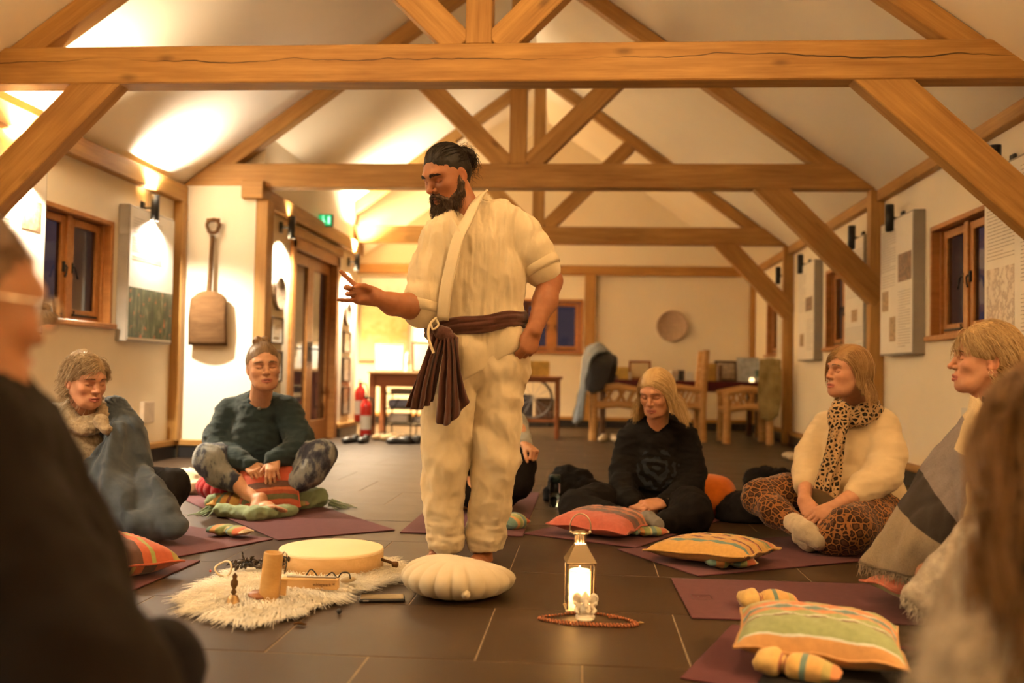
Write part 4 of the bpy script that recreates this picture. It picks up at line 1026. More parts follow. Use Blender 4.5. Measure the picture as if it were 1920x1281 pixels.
def eye_pillow(label, loc, L, rad, rz, mat, cinch=.3, flat=.42, tilt=0.0, name='eye_pillow'):
    """small seed-filled pillow: body, a tie that cinches it, a flared end"""
    o = thing(name, label, 'eye pillow', loc); o.rotation_euler = (0, tilt, rz); n, m_ = 26, 18; rows = []
    for i in range(n):
        t = i/(n-1); e = min(1, t/.05, (1-t)/.05)**.35; c_ = 1-.5*math.exp(-((t-cinch)/.06)**2); ff = 1-.72*(1-min(1, min(t, 1-t)/.30))**1.5
        row = []
        for j in range(m_):
            a = 2*math.pi*j/m_; fl = flat*ff if t > cinch else flat*(1.25-.5*(1-t/cinch))
            wd = rad*c_*(1.0 if t > cinch else 1.12)
            row.append((L*(t-.5), wd*math.cos(a)*(.7+.3*e), max(-.9, math.sin(a))*rad*fl*c_*(.15+.85*e)+rad*.045*math.sin(3*a+17*t)))
        rows.append(row)
    A = np.array(rows); b = MB(); V = A.reshape(-1, 3)
    Fs = [(i*m_+j, i*m_+(j+1) % m_, (i+1)*m_+(j+1) % m_, (i+1)*m_+j) for i in range(n-1) for j in range(m_)]; uv = [(i/(n-1), j/m_) for i in range(n) for j in range(m_)]
    b.add(V, Fs, True, uv); b.add(V[:m_][::-1], [tuple(range(m_))], False, uv[:m_]); b.add(V[-m_:], [tuple(range(m_))], False, uv[-m_:]); b.build('cover', mat, o)
    xc = L*(cinch-.5); r = rad*.53
    MB().tube([(xc, r*1.0*math.cos(a), r*flat*1.05*math.sin(a)) for a in np.linspace(0, 2*math.pi, 17)], .004, 6, caps=False).build('tie', mat, o); return o
def on(px, py, h): p = G(px, py); return (p.x, p.y, h)
eye_pillow('green and orange eye pillow on the blue blanket woman\'s mat', on(432, 1009, .036), .21, .055, R_(-20), S_EYE, .48)
eye_pillow('patchwork eye pillow lying on the green blanket by bare feet', on(538, 962, .05), .24, .055, R_(20), S_EYE2, .35)
eye_pillow('rainbow eye pillow on the mat behind the man\'s trouser leg', (-.36, 4.93, .036), .16, .058, R_(60), S_EYE, .8, .7)
eye_pillow('eye pillow between the coral and amber cushions', on(1217, 1009, .034), .19, .052, R_(15), S_EYE, .2)
eye_pillow('green and amber eye pillow in front of the amber cushion', on(1370, 1068, .034), .215, .055, R_(8), S_EYE, .45)
eye_pillow('amber eye pillow tied near one end, behind the big green cushion', on(1440, 1146, .038), .20, .052, R_(4), S_EYE2, .36, .66)
eye_pillow('amber eye pillow lying in front of the big green cushion', (.565, 2.585, .044), .22, .05, R_(-22), S_EYE2, .34, .7, R_(3))

# ================================================================== round meditation cushions
def zafu(label, loc, r, h, mat, pleats=22, sag=.0, name='meditation_cushion', knot=False, lean=(0, 0)):
    o = thing(name, label, 'cushion', loc); o.rotation_euler = (lean[0], lean[1], 0); n, k = pleats*8, 22; rows = []
    for i in range(k):
        t = i/(k-1); ph = -math.pi/2+math.pi*t
        rr = r*(abs(math.cos(ph))**.62 if 0 < t < 1 else .0005); z = h/2+h/2*(math.sin(ph) if abs(math.sin(ph)) < .98 else math.copysign(1, math.sin(ph)))
        row = []
        for j in range(n):
            a = 2*math.pi*j/n; q = (rr/r); pl = abs(math.sin(a*pleats/2)); c_ = (1-.075*(1-pl**.35)*min(1, q*1.6)*(1 if q > .35 else q/.35))
            sg = 1-sag*(.5+.5*math.cos(a-.7))**3*(1 if t > .5 else .3)
            row.append((rr*c_*math.cos(a), rr*c_*math.sin(a), z*sg))
        rows.append(row)
    MB().grid(rows, close=True).build('cover', mat, o)
    if knot: MB().lathe([(.0001, -.012), (.014, -.006), (.016, .004), (.0001, .014)], (r*.25, -r*.94, h*.33), 10, axis=(0, -1, .2)).build('knot', mat, o)
    return o
LINEN = fabric('cream_linen', (.58, .50, .355), var=.05, weave=600, wr=.0012, wscale=9)
zafu('cream pleated round meditation cushion at the standing man\'s feet', (-.448, 3.45, .0), .208, .135, LINEN, 20, .22, knot=True)
zafu('large crimson round cushion under the woman in the teal jumper', (-1.95, 5.58, .006), .345, .20, fabric('crimson_cloth', (.36, .012, .016), wr=.001), 30)
zafu('bright orange round cushion behind the woman in black', (.72, 5.62, .0), .17, .235, fabric('orange_cloth', (.60, .145, .010), wr=.001), 1, 0)

# green fringed blanket rolled on the teal woman's mat
GRN = fabric('sage_wool', (.27, .36, .22), var=.14, weave=420, bump=.002)
gb = thing('green_blanket', 'sage green fringed blanket folded under bare feet', 'blanket', (0, 0, 0)); 
s = SDF((-2.35, 4.75, 0), (-1.35, 5.6, .2), .009)
P_ = lambda px, py, z=.0: np.array(G(px, py, z))
A_, B_, C_ = P_(392, 962), P_(470, 972), P_(590, 955)
s.chain([A_+(0, .07, .05), P_(455, 968)+(0, .08, .048), P_(520, 965)+(0, .10, .045), C_+(0, .06, .06)], [.042, .042, .040, .054], .03)
s.chain([P_(408, 972)+(0, .04, .034), P_(470, 980)+(0, .04, .034), P_(540, 972)+(0, .05, .034)], [.034, .034, .034], .03)
V, Q = s.surf(); V = relax(V, Q, 2); N = np_normals(V, Q); V = V+N*folds(V, (14, 14, 22), .009, 3)[:, None]; V[:, 2] = np.maximum(V[:, 2], .007)
np_mesh('folded_wool', [(V, Q)], GRN, gb)
fr = []
for k in range(26):
    base = P_(392, 966)+(RNG.uniform(-.03, .05), RNG.uniform(.0, .1), RNG.uniform(.02, .05)) if k < 14 else C_+(.07, RNG.uniform(.02, .12), RNG.uniform(.02, .06))
    d_ = np.array([-.5, -.8, 0]) if k < 14 else np.array([1, .1, 0]); d_ = d_+RNG.normal(0, .3, 3)*(1, 1, 0)
    fr.append([base+d_*.1*t+np.array([0, 0, -base[2]*t*.85]) for t in np.linspace(0, 1, 6)])
np_mesh('fringe', [strands(fr, .0045, .0025, 5)], GRN, gb)['kind'] = 'stuff'

# ================================================================== sheepskin and the instruments on it
out = [(-1.27, 3.08), (-1.16, 3.0), (-1.04, 2.93), (-.95, 3.02), (-.89, 3.15), (-.86, 3.30), (-.78, 3.50), (-.66, 3.78), (-.85, 3.98), (-1.1, 4.02), (-1.27, 3.92), (-1.35, 3.70), (-1.36, 3.45), (-1.34, 3.22)]
oc = catmull(np.array(out+[out[0]]), 90)[:-1]; cen = oc.mean(0)
sk = thing('sheepskin', 'shaggy white sheepskin spread on the floor under the instruments', 'rug', (cen[0], cen[1], 0))
b = MB(); rows = [[(*((oc[j]-cen)*f), .004+.018*(1-f*f)) for j in range(len(oc))] for f in (.001, .3, .6, .85, 1.0)]
HIDE = plain('hide', (.80, .72, .58), rough=.9); FUR = plain('white_fur', (.90, .85, .74), rough=.75, var=.10, nscale=12, spec=.25)
b.grid([r[::-1] for r in rows], close=True).build('hide', HIDE, sk)
m_ = 9000; ang = RNG.integers(0, len(oc), m_); f_ = np.sqrt(RNG.uniform(0, 1, m_)); f_[:1800] = RNG.uniform(.93, 1.0, 1800); base = (oc[ang]-cen)*f_[:, None]+RNG.normal(0, .006, (m_, 2))
cl = pnoise(np.c_[base*9, np.zeros(m_)]); cl2 = pnoise(np.c_[base*9, np.ones(m_)*7])
dirr = (oc[ang]-cen); dirr /= np.linalg.norm(dirr, axis=1, keepdims=True); dirr = dirr*(.35+.65*f_[:, None]**2)+np.c_[cl, cl2]*.9+RNG.normal(0, .22, (m_, 2))+np.array([.15, -.35])
L_ = RNG.uniform(.04, .075, m_); T_ = np.linspace(0, 1, 6); P3 = np.zeros((m_, 6, 3))
rise = RNG.uniform(.010, .024, m_)*(1-.35*f_**3)
for k, t in enumerate(T_):
    P3[:, k, :2] = base+dirr*(L_*t**1.25)[:, None]; P3[:, k, 2] = np.maximum(.006+.014*(1-f_**2)+rise*np.sin(min(1, t*1.15)*math.pi*.78), .002+.004*(1-t))
np_mesh('fur', [strands(P3, .0016, .0003, 3)], FUR, sk)['kind'] = 'stuff'

DRUMW = wood('birch_rim', (.58, .36, .15), (.74, .50, .25), knots=False, rough=.5)
SKIN_D = plain('drum_skin', (.78, .62, .38), rough=.55, var=.04, nscale=5)
dc = np.array(G(620, 1076, .03)); dcx, dcy = dc[0]-.045, dc[1]+.175
dm = thing('frame_drum', 'round wooden frame drum lying skin up on the sheepskin', 'drum', (dcx, dcy, .026))
MB().lathe([(.198, .0), (.205, .0), (.205, .064), (.203, .067)], n=64).build('rim', DRUMW, dm)
MB().lathe([(.2055, .060), (.204, .0695), (.198, .0715), (.0001, .071)], n=64).build('drum_skin', SKIN_D, dm)
bt = thing('drum_beater', 'short wooden beater poking out from behind the drum', 'beater', (dcx+.23, dcy-.02, .05))
MB().tube([(-.05, .02, .012), (.035, -.02, -.002)], .006, 8).build('stick', WOLD, bt); MB().lathe([(.0001, -.015), (.011, -.01), (.012, .008), (.0001, .014)], (.035, -.02, -.004), 10, axis=(1, -.4, 0)).build('head', WOLD, bt)
BAMB = wood('bamboo', (.46, .26, .08), (.62, .38, .14), knots=False, rough=.4, grain=40)
tb = G(503, 1137); ch_ = thing('bamboo_chime', 'upright bamboo chime tube with cord loop on the sheepskin', 'chime', (tb.x, tb.y, .016)); ch_.rotation_euler = (0, R_(5), 0)
bo = MB().lathe([(.0335, 0), (.0345, .004), (.0325, .162), (.0305, .166), (.0275, .166), (.0275, .10), (.0001, .10)], n=28).build('tube', BAMB, ch_)
MB().tube([(.028, 0, .158), (.036, .0, .172), (.045, 0, .165), (.048, 0, .13), (.046, -.004, .10)], .0022, 6).build('cord', IRON, ch_)
MB().box((.048, -.005, .055), (.022, .006, .055), ch=.003).build('wind_sail', BAMB, ch_)
# wooden chime block with its maker's name
blk = G(582, 1119); wb = thing('wood_chime_block', 'square wooden chime bar with burnt lettering on the sheepskin', 'chime', (blk.x, blk.y-.005, .028)); wb.rotation_euler = (0, 0, R_(2))
MB().box((0, 0, .02), (.20, .036, .036), ch=.0015).build('block', wood('beech', (.52, .31, .12), (.64, .42, .19), knots=False), wb)
tc_ = bpy.data.curves.new('lettering', 'FONT'); tc_.body = 'schlagwerk'; tc_.size = .0145; tc_.extrude = .0002; tc_.align_x = 'RIGHT'
tmp = bpy.data.objects.new('tmp', tc_); COL.objects.link(tmp); bpy.context.view_layer.update(); tme = bpy.data.meshes.new_from_object(tmp.evaluated_get(bpy.context.evaluated_depsgraph_get())); bpy.data.objects.remove(tmp)
tme.materials.clear(); tme.materials.append(plain('burnt_ink', (.10, .04, .012))); to = part('lettering', tme, wb, (.078, -.0185, .0155), rot=(R_(90), 0, 0))
b = MB()
for i, h_ in enumerate((.004, .006, .0075)): b.box((.0835+.003*i, -.0183, .0225), (.0016, .0006, h_))
b.build('emblem', _mc['burnt_ink'], wb)
MB().tube([(-.085, .005, .041), (.09, .005, .041)], .0045, 10).build('chime_rod', METAL, wb)
cd = thing('leather_cord', 'looped dark leather cord with two wrapped ends behind the chime bar', 'cord', (blk.x, blk.y+.08, .04))
MB().tube(catmull([(-.05, 0, .0), (-.03, .01, .035), (-.01, .0, .03), (.005, 0, .012), (.03, .01, .014), (.05, .02, .026), (.075, .0, .012), (.09, .0, .03), (.115, 0, .03), (.125, -.01, .012)], 46), .0026, 6).build('cord', IRON, cd)
for x in (-.005, .115): MB().lathe([(.0001, -.03), (.008, -.024), (.011, 0), (.007, .02), (.0001, .03)], (x, 0, .006), 12, axis=(1, .2, .1)).build('wrapped_end', plain('wrap', (.42, .33, .2)), cd)
# seed rattle
sr = G(455, 1096); rt = thing('seed_rattle', 'bunch of dark dried seed shells on the sheepskin', 'rattle', (sr.x+.0, sr.y+.10, .035))
SEED = plain('seed_shell', (.045, .028, .016), rough=.5, var=.5, nscale=60); sm = MB().lathe([(.0001, -.016), (.006, -.008), (.0075, .002), (.0001, .018)], n=7, sq=(1, .45)).mesh('seed_shell'); sm.materials.append(SEED)
for k in range(110):
    t = RNG.uniform(0, 1); part('seed_shell', sm, rt, (-.09+.24*t+RNG.normal(0, .01), .01+RNG.normal(0, .02)+.03*t, .002+abs(RNG.normal(0, .016))+.02*t), rot=tuple(RNG.uniform(-3, 3, 3)))
MB().tube([(-.09, .02, .015), (.0, .02, .022), (.13, .03, .03)], .004, 6).build('cord', IRON, rt)
bl = G(436, 1143); be = thing('hand_bell', 'little brass hand bell with a carved wooden grip', 'bell', (bl.x, bl.y, .012)); be.rotation_euler = (R_(3), R_(4), 0)
BRASS = plain('aged_brass', (.42, .27, .12), rough=.4, metal=.6, var=.2, nscale=30)
MB().lathe([(.026, 0), (.024, .006), (.019, .024), (.014, .034), (.0001, .04)], n=22).build('bell_cup', BRASS, be)
MB().lathe([(.004, .036), (.010, .046), (.005, .056), (.012, .070), (.012, .082), (.006, .09), (.009, .10), (.0001, .112)], n=16).build('grip', WOLD, be)
cs = thing('castanet', 'small polished wooden castanet disc next to the bell', 'castanet', (bl.x+.07, bl.y+.05, .032)); cs.rotation_euler = (R_(8), R_(6), 0)
MB().lathe([(.0001, 0), (.03, .002), (.036, .008), (.03, .014), (.0001, .017)], n=26).build('upper_shell', wood('rosewood', (.22, .08, .03), (.36, .15, .06), rough=.3, knots=False), cs)
MB().lathe([(.0001, -.004), (.030, -.003), (.034, -.008), (.028, -.014), (.0001, -.017)], n=26).build('lower_shell', SEED, cs)
rg = MB().tube([(.03*math.cos(a), .03*math.sin(a), .01*math.sin(2*a)) for a in np.linspace(0, 2*math.pi, 25)], .004, 6, caps=False).build('cord_ring', plain('cream_cord', (.6, .5, .33)), None, (sr.x-.09, sr.y+.04, .048), (.9, .2, 0)); tag(rg, 'cream cord ring lying against the seed rattle', 'ring')
tag(MB().lathe([(.0001, -.006), (.0055, 0), (.0001, .006)], n=10).build('bead', plain('red_bead', (.55, .06, .04), rough=.3), None, (sr.x-.125, sr.y+.0, .045)), 'tiny red bead at the tip of the seed rattle', 'bead')
p = G(636, 1152); tag(MB().lathe([(.0001, -.010), (.007, -.006), (.0095, 0), (.007, .006), (.0001, .010)], n=14).build('bead', plain('dark_glass_bead', (.03, .028, .035), rough=.15), None, (p.x, p.y, .0105)), 'dark glass bead on the floor at the sheepskin edge', 'bead')
p = G(562, 1174); tag(MB().tube([(-.02, 0, .004), (-.005, .004, .006), (.012, -.002, .005), (.02, .004, .003)], [.003, .005, .004, .002], 7).build('twig', WOLD, None, (p.x, p.y, .002)), 'little dry twig on the tiles in front of the sheepskin', 'twig')
a, c_ = G(669, 1131), G(755, 1130); ph = thing('phone', 'black phone lying face up on the tiles beside the sheepskin', 'phone', ((a.x+c_.x)/2, (a.y+c_.y)/2+.036, 0), math.atan2(c_.y-a.y, c_.x-a.x))
MB().box((0, 0, .0065), (.158, .076, .012), ch=.004).build('case', plain('phone_case', (.012, .012, .014), rough=.4), ph)
MB().box((0, 0, .0130), (.148, .068, .0012), ch=.0005).build('screen', plain('phone_glass', (.02, .02, .024), rough=.04, var=0), ph)
MB().box((-.055, -.0385, .007), (.02, .002, .004), ch=.0008).build('button', METAL, ph)

# ================================================================== lantern, figurine, beads
STEEL = plain('polished_steel', (.80, .70, .56), rough=.12, metal=1.0, var=.03)
lc = G(1086, 1146); la = thing('lantern', 'polished metal lantern with a glowing pillar candle on the floor', 'lantern', (lc.x, lc.y, 0), R_(7)); w2 = .045; zt = .166
b = MB(); b.box((0, 0, .008), (w2*2+.012, w2*2+.012, .014), ch=.003); b.build('base', STEEL, la)
for sx in (-1, 1):
    for sy in (-1, 1): MB().box((sx*w2, sy*w2, zt/2+.012), (.006, .006, zt-.01), ch=.001).build('corner_post', STEEL, la)
b = MB()
for s_ in (-1, 1): b.box((0, s_*w2, zt), (w2*2+.008, .008, .008), ch=.001); b.box((s_*w2, 0, zt), (.008, w2*2+.008, .008), ch=.001)
b.build('top_frame', STEEL, la)
LGL = glass('lantern_glass', (1, 1, 1)); LGL.node_tree.nodes['Principled BSDF'].inputs['IOR'].default_value = 1.12
for s_ in (-1, 1):
    MB().box((0, s_*w2, .1), (w2*2-.008, .0015, zt-.02)).build('pane', LGL, la); MB().box((s_*w2, 0, .1), (.0015, w2*2-.008, zt-.02)).build('pane', LGL, la)
zr = .228; wr_ = .018
rf = MB(); Vv = [(sx*(w2+.006), sy*(w2+.006), zt+.004) for sx, sy in ((-1, -1), (1, -1), (1, 1), (-1, 1))]+[(sx*wr_, sy*wr_, zr) for sx, sy in ((-1, -1), (1, -1), (1, 1), (-1, 1))]
rf.add(Vv, [(0, 1, 5, 4), (1, 2, 6, 5), (2, 3, 7, 6), (3, 0, 4, 7)]); ro = rf.build('roof', STEEL, la); so = ro.modifiers.new('thick', 'SOLIDIFY'); so.thickness = .0018
b = MB()
for k in range(10): a_ = k*math.pi/5; b.box((.0175*math.cos(a_), .0175*math.sin(a_), zr+.016), (.005, .005, .032), Matrix.Rotation(a_, 3, 'Z'), .001)
b.build('chimney_slats', STEEL, la)
MB().lathe([(.0001, zr+.03), (.026, zr+.03), (.030, zr+.034), (.026, zr+.039), (.012, zr+.043), (.0001, zr+.044)], n=24).build('cap', STEEL, la)
MB().tube([(.0355*math.cos(a_), .0, zr+.055+.045*math.sin(a_)+(.0 if 0 < a_ < math.pi else 0)) for a_ in np.linspace(-.35, math.pi+.35, 30)], .0022, 8).build('handle', STEEL, la)
for s_ in (-1, 1): MB().lathe([(.0001, -.005), (.005, -.003), (.005, .003), (.0001, .005)], (s_*.033, 0, zr+.038), 10, axis=(1, 0, 0)).build('handle_pin', STEEL, la)
MB().box((w2+.005, -.02, .075), (.006, .012, .028), ch=.002).build('door_latch', STEEL, la)
wx = NT('candle_wax'); tr = wx.n('ShaderNodeBsdfTranslucent'); tr.inputs[0].default_value = (.95, .82, .62, 1); ms = wx.n('ShaderNodeMixShader'); ms.inputs[0].default_value = .55
wx.col((.88, .80, .64)); wx.set(rough=.5); wx.l(wx.b.outputs[0], ms.inputs[1]); wx.l(tr.outputs[0], ms.inputs[2]); wx.l(ms.outputs[0], wx.o.inputs[0])
cn = thing('candle', 'thick glowing pillar candle inside the lantern', 'candle', (lc.x, lc.y, .016)); r = .036
MB().lathe([(.0001, 0), (r, 0), (r, .118), (r-.002, .1235), (r-.006, .1225), (r-.006, .02), (.0001, .02)], n=36).build('wax', wx.m, cn)
MB().lathe([(.0001, .100), (.0055, .106), (.0065, .114), (.004, .126), (.0001, .138)], n=14).build('flame', emit('flame', (1, .66, .26), 60), cn)
ld = bpy.data.lights.new('candle_light', 'POINT'); ld.energy = CANDLE_W; ld.color = (1, .66, .33); ld.shadow_soft_size = .012; lo = bpy.data.objects.new('candle_light', ld); link(lo, cn, (0, 0, .112))
# white elephant-headed figurine
s = SDF((-.05, -.045, -.005), (.05, .045, .10), .0016)
s.ell((0, .002, .028), (.020, .017, .022), .006); s.cone((-.022, -.006, .010), (.004, -.017, .007), .009, .007, .006); s.cone((.022, -.006, .010), (-.004, -.017, .007), .009, .007, .006)
s.cone((0, .004, .003), (0, -.004, .003), .030, .028, .004, flat=((0, 0, 1), .25)); s.ell((0, -.002, .062), (.016, .015, .017), .005)
for sx in (-1, 1):
    s.ell((sx*.026, .004, .064), (.016, .005, .018), .004, rot=Matrix.Rotation(sx*.35, 3, 'Y') @ Matrix.Rotation(-sx*.4, 3, 'Z')); s.ell((sx*.027, -.002, .064), (.010, .003, .012), .003, 'sub')
    s.cone((sx*.019, 0, .042), (sx*.030, -.006, .030), .007, .006, .005); s.cone((sx*.030, -.006, .030), (sx*.024, -.016, .024), .006, .005, .004); s.cone((sx*.006, -.014, .057), (sx*.011, -.020, .052), .0025, .002, .002)
    s.cone((sx*.022, .002, .04), (sx*.034, -.004, .05), .005, .0045, .004); s.ell((sx*.006, -.015, .066), (.002, .002, .002), .001, 'sub')
s.chain([(0, -.015, .058), (.001, -.021, .046), (.0, -.022, .034), (.008, -.022, .026), (.013, -.02, .029)], [.007, .006, .005, .0042, .0035], .003)
s.cone((0, .0, .076), (0, .001, .084), .009, .004, .004); V, Q = s.surf(); gp = G(1097, 1165)
go = np_mesh('elephant_figurine', [(V, Q)], plain('white_resin', (.72, .66, .56), rough=.55, var=.05, nscale=60)); go.location = (gp.x, gp.y-.002, .0065); go.scale = (1.02,)*3; tag(go, 'small white elephant-headed seated figurine before the lantern', 'figurine')
ml = thing('bead_necklace', 'long strand of reddish-brown wooden beads laid around the figurine', 'beads', (gp.x, gp.y, 0)); BEAD = plain('rudraksha', (.26, .075, .022), rough=.45, var=.35, nscale=120, bump=.001, bscale=400)
bm_ = MB().lathe([(.0001, -.0042), (.0036, -.0034), (.0054, 0), (.0036, .0034), (.0001, .0042)], n=10).mesh('bead'); bm_.materials.append(BEAD)
path = catmull([(-.172, .0, 0), (-.10, -.018, 0), (0, -.028, 0), (.08, -.03, 0), (.148, -.025, 0), (.160, -.010, 0), (.115, .03, 0), (.07, .045, 0), (.02, .052, 0), (-.06, .045, 0), (-.10, .03, 0), (-.165, .008, 0), (-.16, -.012, 0), (-.08, -.036, 0), (.0, -.042, 0), (.09, -.042, 0), (.15, -.038, 0), (.172, -.015, 0), (.13, .02, 0), (.06, .03, 0)], 900)
sL = np.r_[0, np.cumsum(np.linalg.norm(np.diff(path, axis=0), axis=1))]; nb = int(sL[-1]/.0118)
for k in range(nb):
    q = [np.interp((k+.5)*.0118, sL, path[:, i]) for i in range(2)]; part('bead', bm_, ml, (q[0]*.93+.008, q[1]*1.6, .0050), rot=(RNG.uniform(0, 3), 1.57, RNG.uniform(0, 3)))
MB().lathe([(.0001, -.007), (.005, -.003), (.003, .006), (.0001, .012)], (.178, -.012, .005), 10, axis=(1, .2, 0)).build('end_bead', BRASS, ml)

# water bottle, dark bundles on the floor
p = G(1040, 951); wb_ = thing('water_bottle', 'clear water bottle with dark teal cap on the floor', 'bottle', (p.x, p.y, 0))
MB().lathe([(.0001, 0), (.031, 0), (.033, .006), (.033, .13), (.028, .145), (.024, .15)], n=26).build('body', glass('bottle_glass', (.82, .9, .88)), wb_)
MB().lathe([(.0001, .004), (.029, .004), (.029, .085), (.0001, .085)], n=22).build('water', glass('water', (.75, .86, .86)), wb_)
MB().lathe([(.0001, .148), (.034, .148), (.034, .186), (.028, .194), (.0001, .194)], n=24).build('cap', plain('teal_plastic', (.012, .035, .045), rough=.4), wb_)
def bundle(name, label, cat, c, r, mat, seed):
    s = SDF((-.4, -.4, -.02), (.4, .4, .3), .012); rr = random.Random(seed)
    for k in range(7): s.ell((rr.uniform(-r[0]*.6, r[0]*.6), rr.uniform(-r[1]*.5, r[1]*.5), rr.uniform(.02, r[2]*.6)), (r[0]*rr.uniform(.35, .6), r[1]*rr.uniform(.4, .6), r[2]*rr.uniform(.4, .7)), .05)
    s.plane((0, 0, .004), (0, 0, -1)); V, Q = s.surf(); V = relax(V, Q, 1); N = np_normals(V, Q); V = V+N*folds(V, (12, 12, 16), .014, seed)[:, None]; V[:, 2] = np.maximum(V[:, 2], .002)
    o = np_mesh(name, [(V, Q)], mat); o.location = c; return tag(o, label, cat)
bundle('jacket', 'dark navy jacket heaped on the floor by the leopard leggings', 'jacket', (.98, 5.55, 0), (.24, .22, .16), fabric('navy_jacket', (.014, .013, .016), sheen=.0), 4)
bundle('bag', 'small black bag on the floor behind the leopard leggings', 'bag', (1.33, 7.1, 0), (.16, .12, .14), fabric('black_bag', (.007, .006, .006), sheen=.0), 8)
bundle('bag', 'black bag slumped beside the water bottle', 'bag', (-.02, 6.05, 0), (.22, .14, .20), _mc['black_bag'], 12)
bundle('towel', 'cream folded towel on the floor behind the crimson cushion', 'towel', (-2.55, 5.95, 0), (.16, .14, .11), fabric('cream_towel', (.62, .52, .36)), 15)
# ================================================================== figures: heads, hands, hair, clothes
def skin_mat(name, rough=.48):
    t = NT(name); at = t.n('ShaderNodeAttribute'); at.attribute_name = 'tint'; v = t.coord('Object')
    nz = t.noise(v, 55, 4); c = t.mix(.30, at.outputs['Color'], t.ramp(nz, [(.3, (.72, .62, .58)), (.7, (1.0, 1.0, 1.0))]), 'MULTIPLY')
    t.col(c); t.set(rough=rough, spec=.4, sss=.12); t.b.inputs['Subsurface Radius'].default_value = (.010, .0035, .0015)
    t.b.inputs['Subsurface Scale'].default_value = .6; t.bump(t.noise(v, 420, 3), .0006, .6); return t.m
SKIN = skin_mat('skin')
def hair_mat(name, lo, hi, rough=.45):
    t = NT(name); at = t.n('ShaderNodeAttribute'); at.attribute_name = 'tint'
    t.col(t.mix(at.outputs['Fac'], lo, hi)); t.set(rough=rough, spec=.35); return t.m
def np3(v): return np.array([v[0], v[1], v[2]], float)
def xf(M, V): A = np.array(M); return np.asarray(V) @ A[:3, :3].T + A[:3, 3]
def head_matrix(c, yaw, pitch=0, roll=0, s=1.0):
    return Matrix.Translation(Vector(c)) @ Matrix.Rotation(R_(yaw), 4, 'Z') @ Matrix.Rotation(R_(pitch), 4, 'X') @ Matrix.Rotation(R_(roll), 4, 'Y') @ Matrix.Scale(s, 4)
def mask(P, pts, r, soft):
    """1 near a polyline, 0 away from it"""
    d = np.full(len(P), 9.0); pts = np.array(pts, float)
    for a, b in zip(pts[:-1], pts[1:]):
        ab = b-a; t = np.clip((P-a) @ ab/(ab @ ab), 0, 1); d = np.minimum(d, np.linalg.norm(P-(a+t[:, None]*ab), axis=1))
    return np.clip(1-(d-r)/soft, 0, 1)
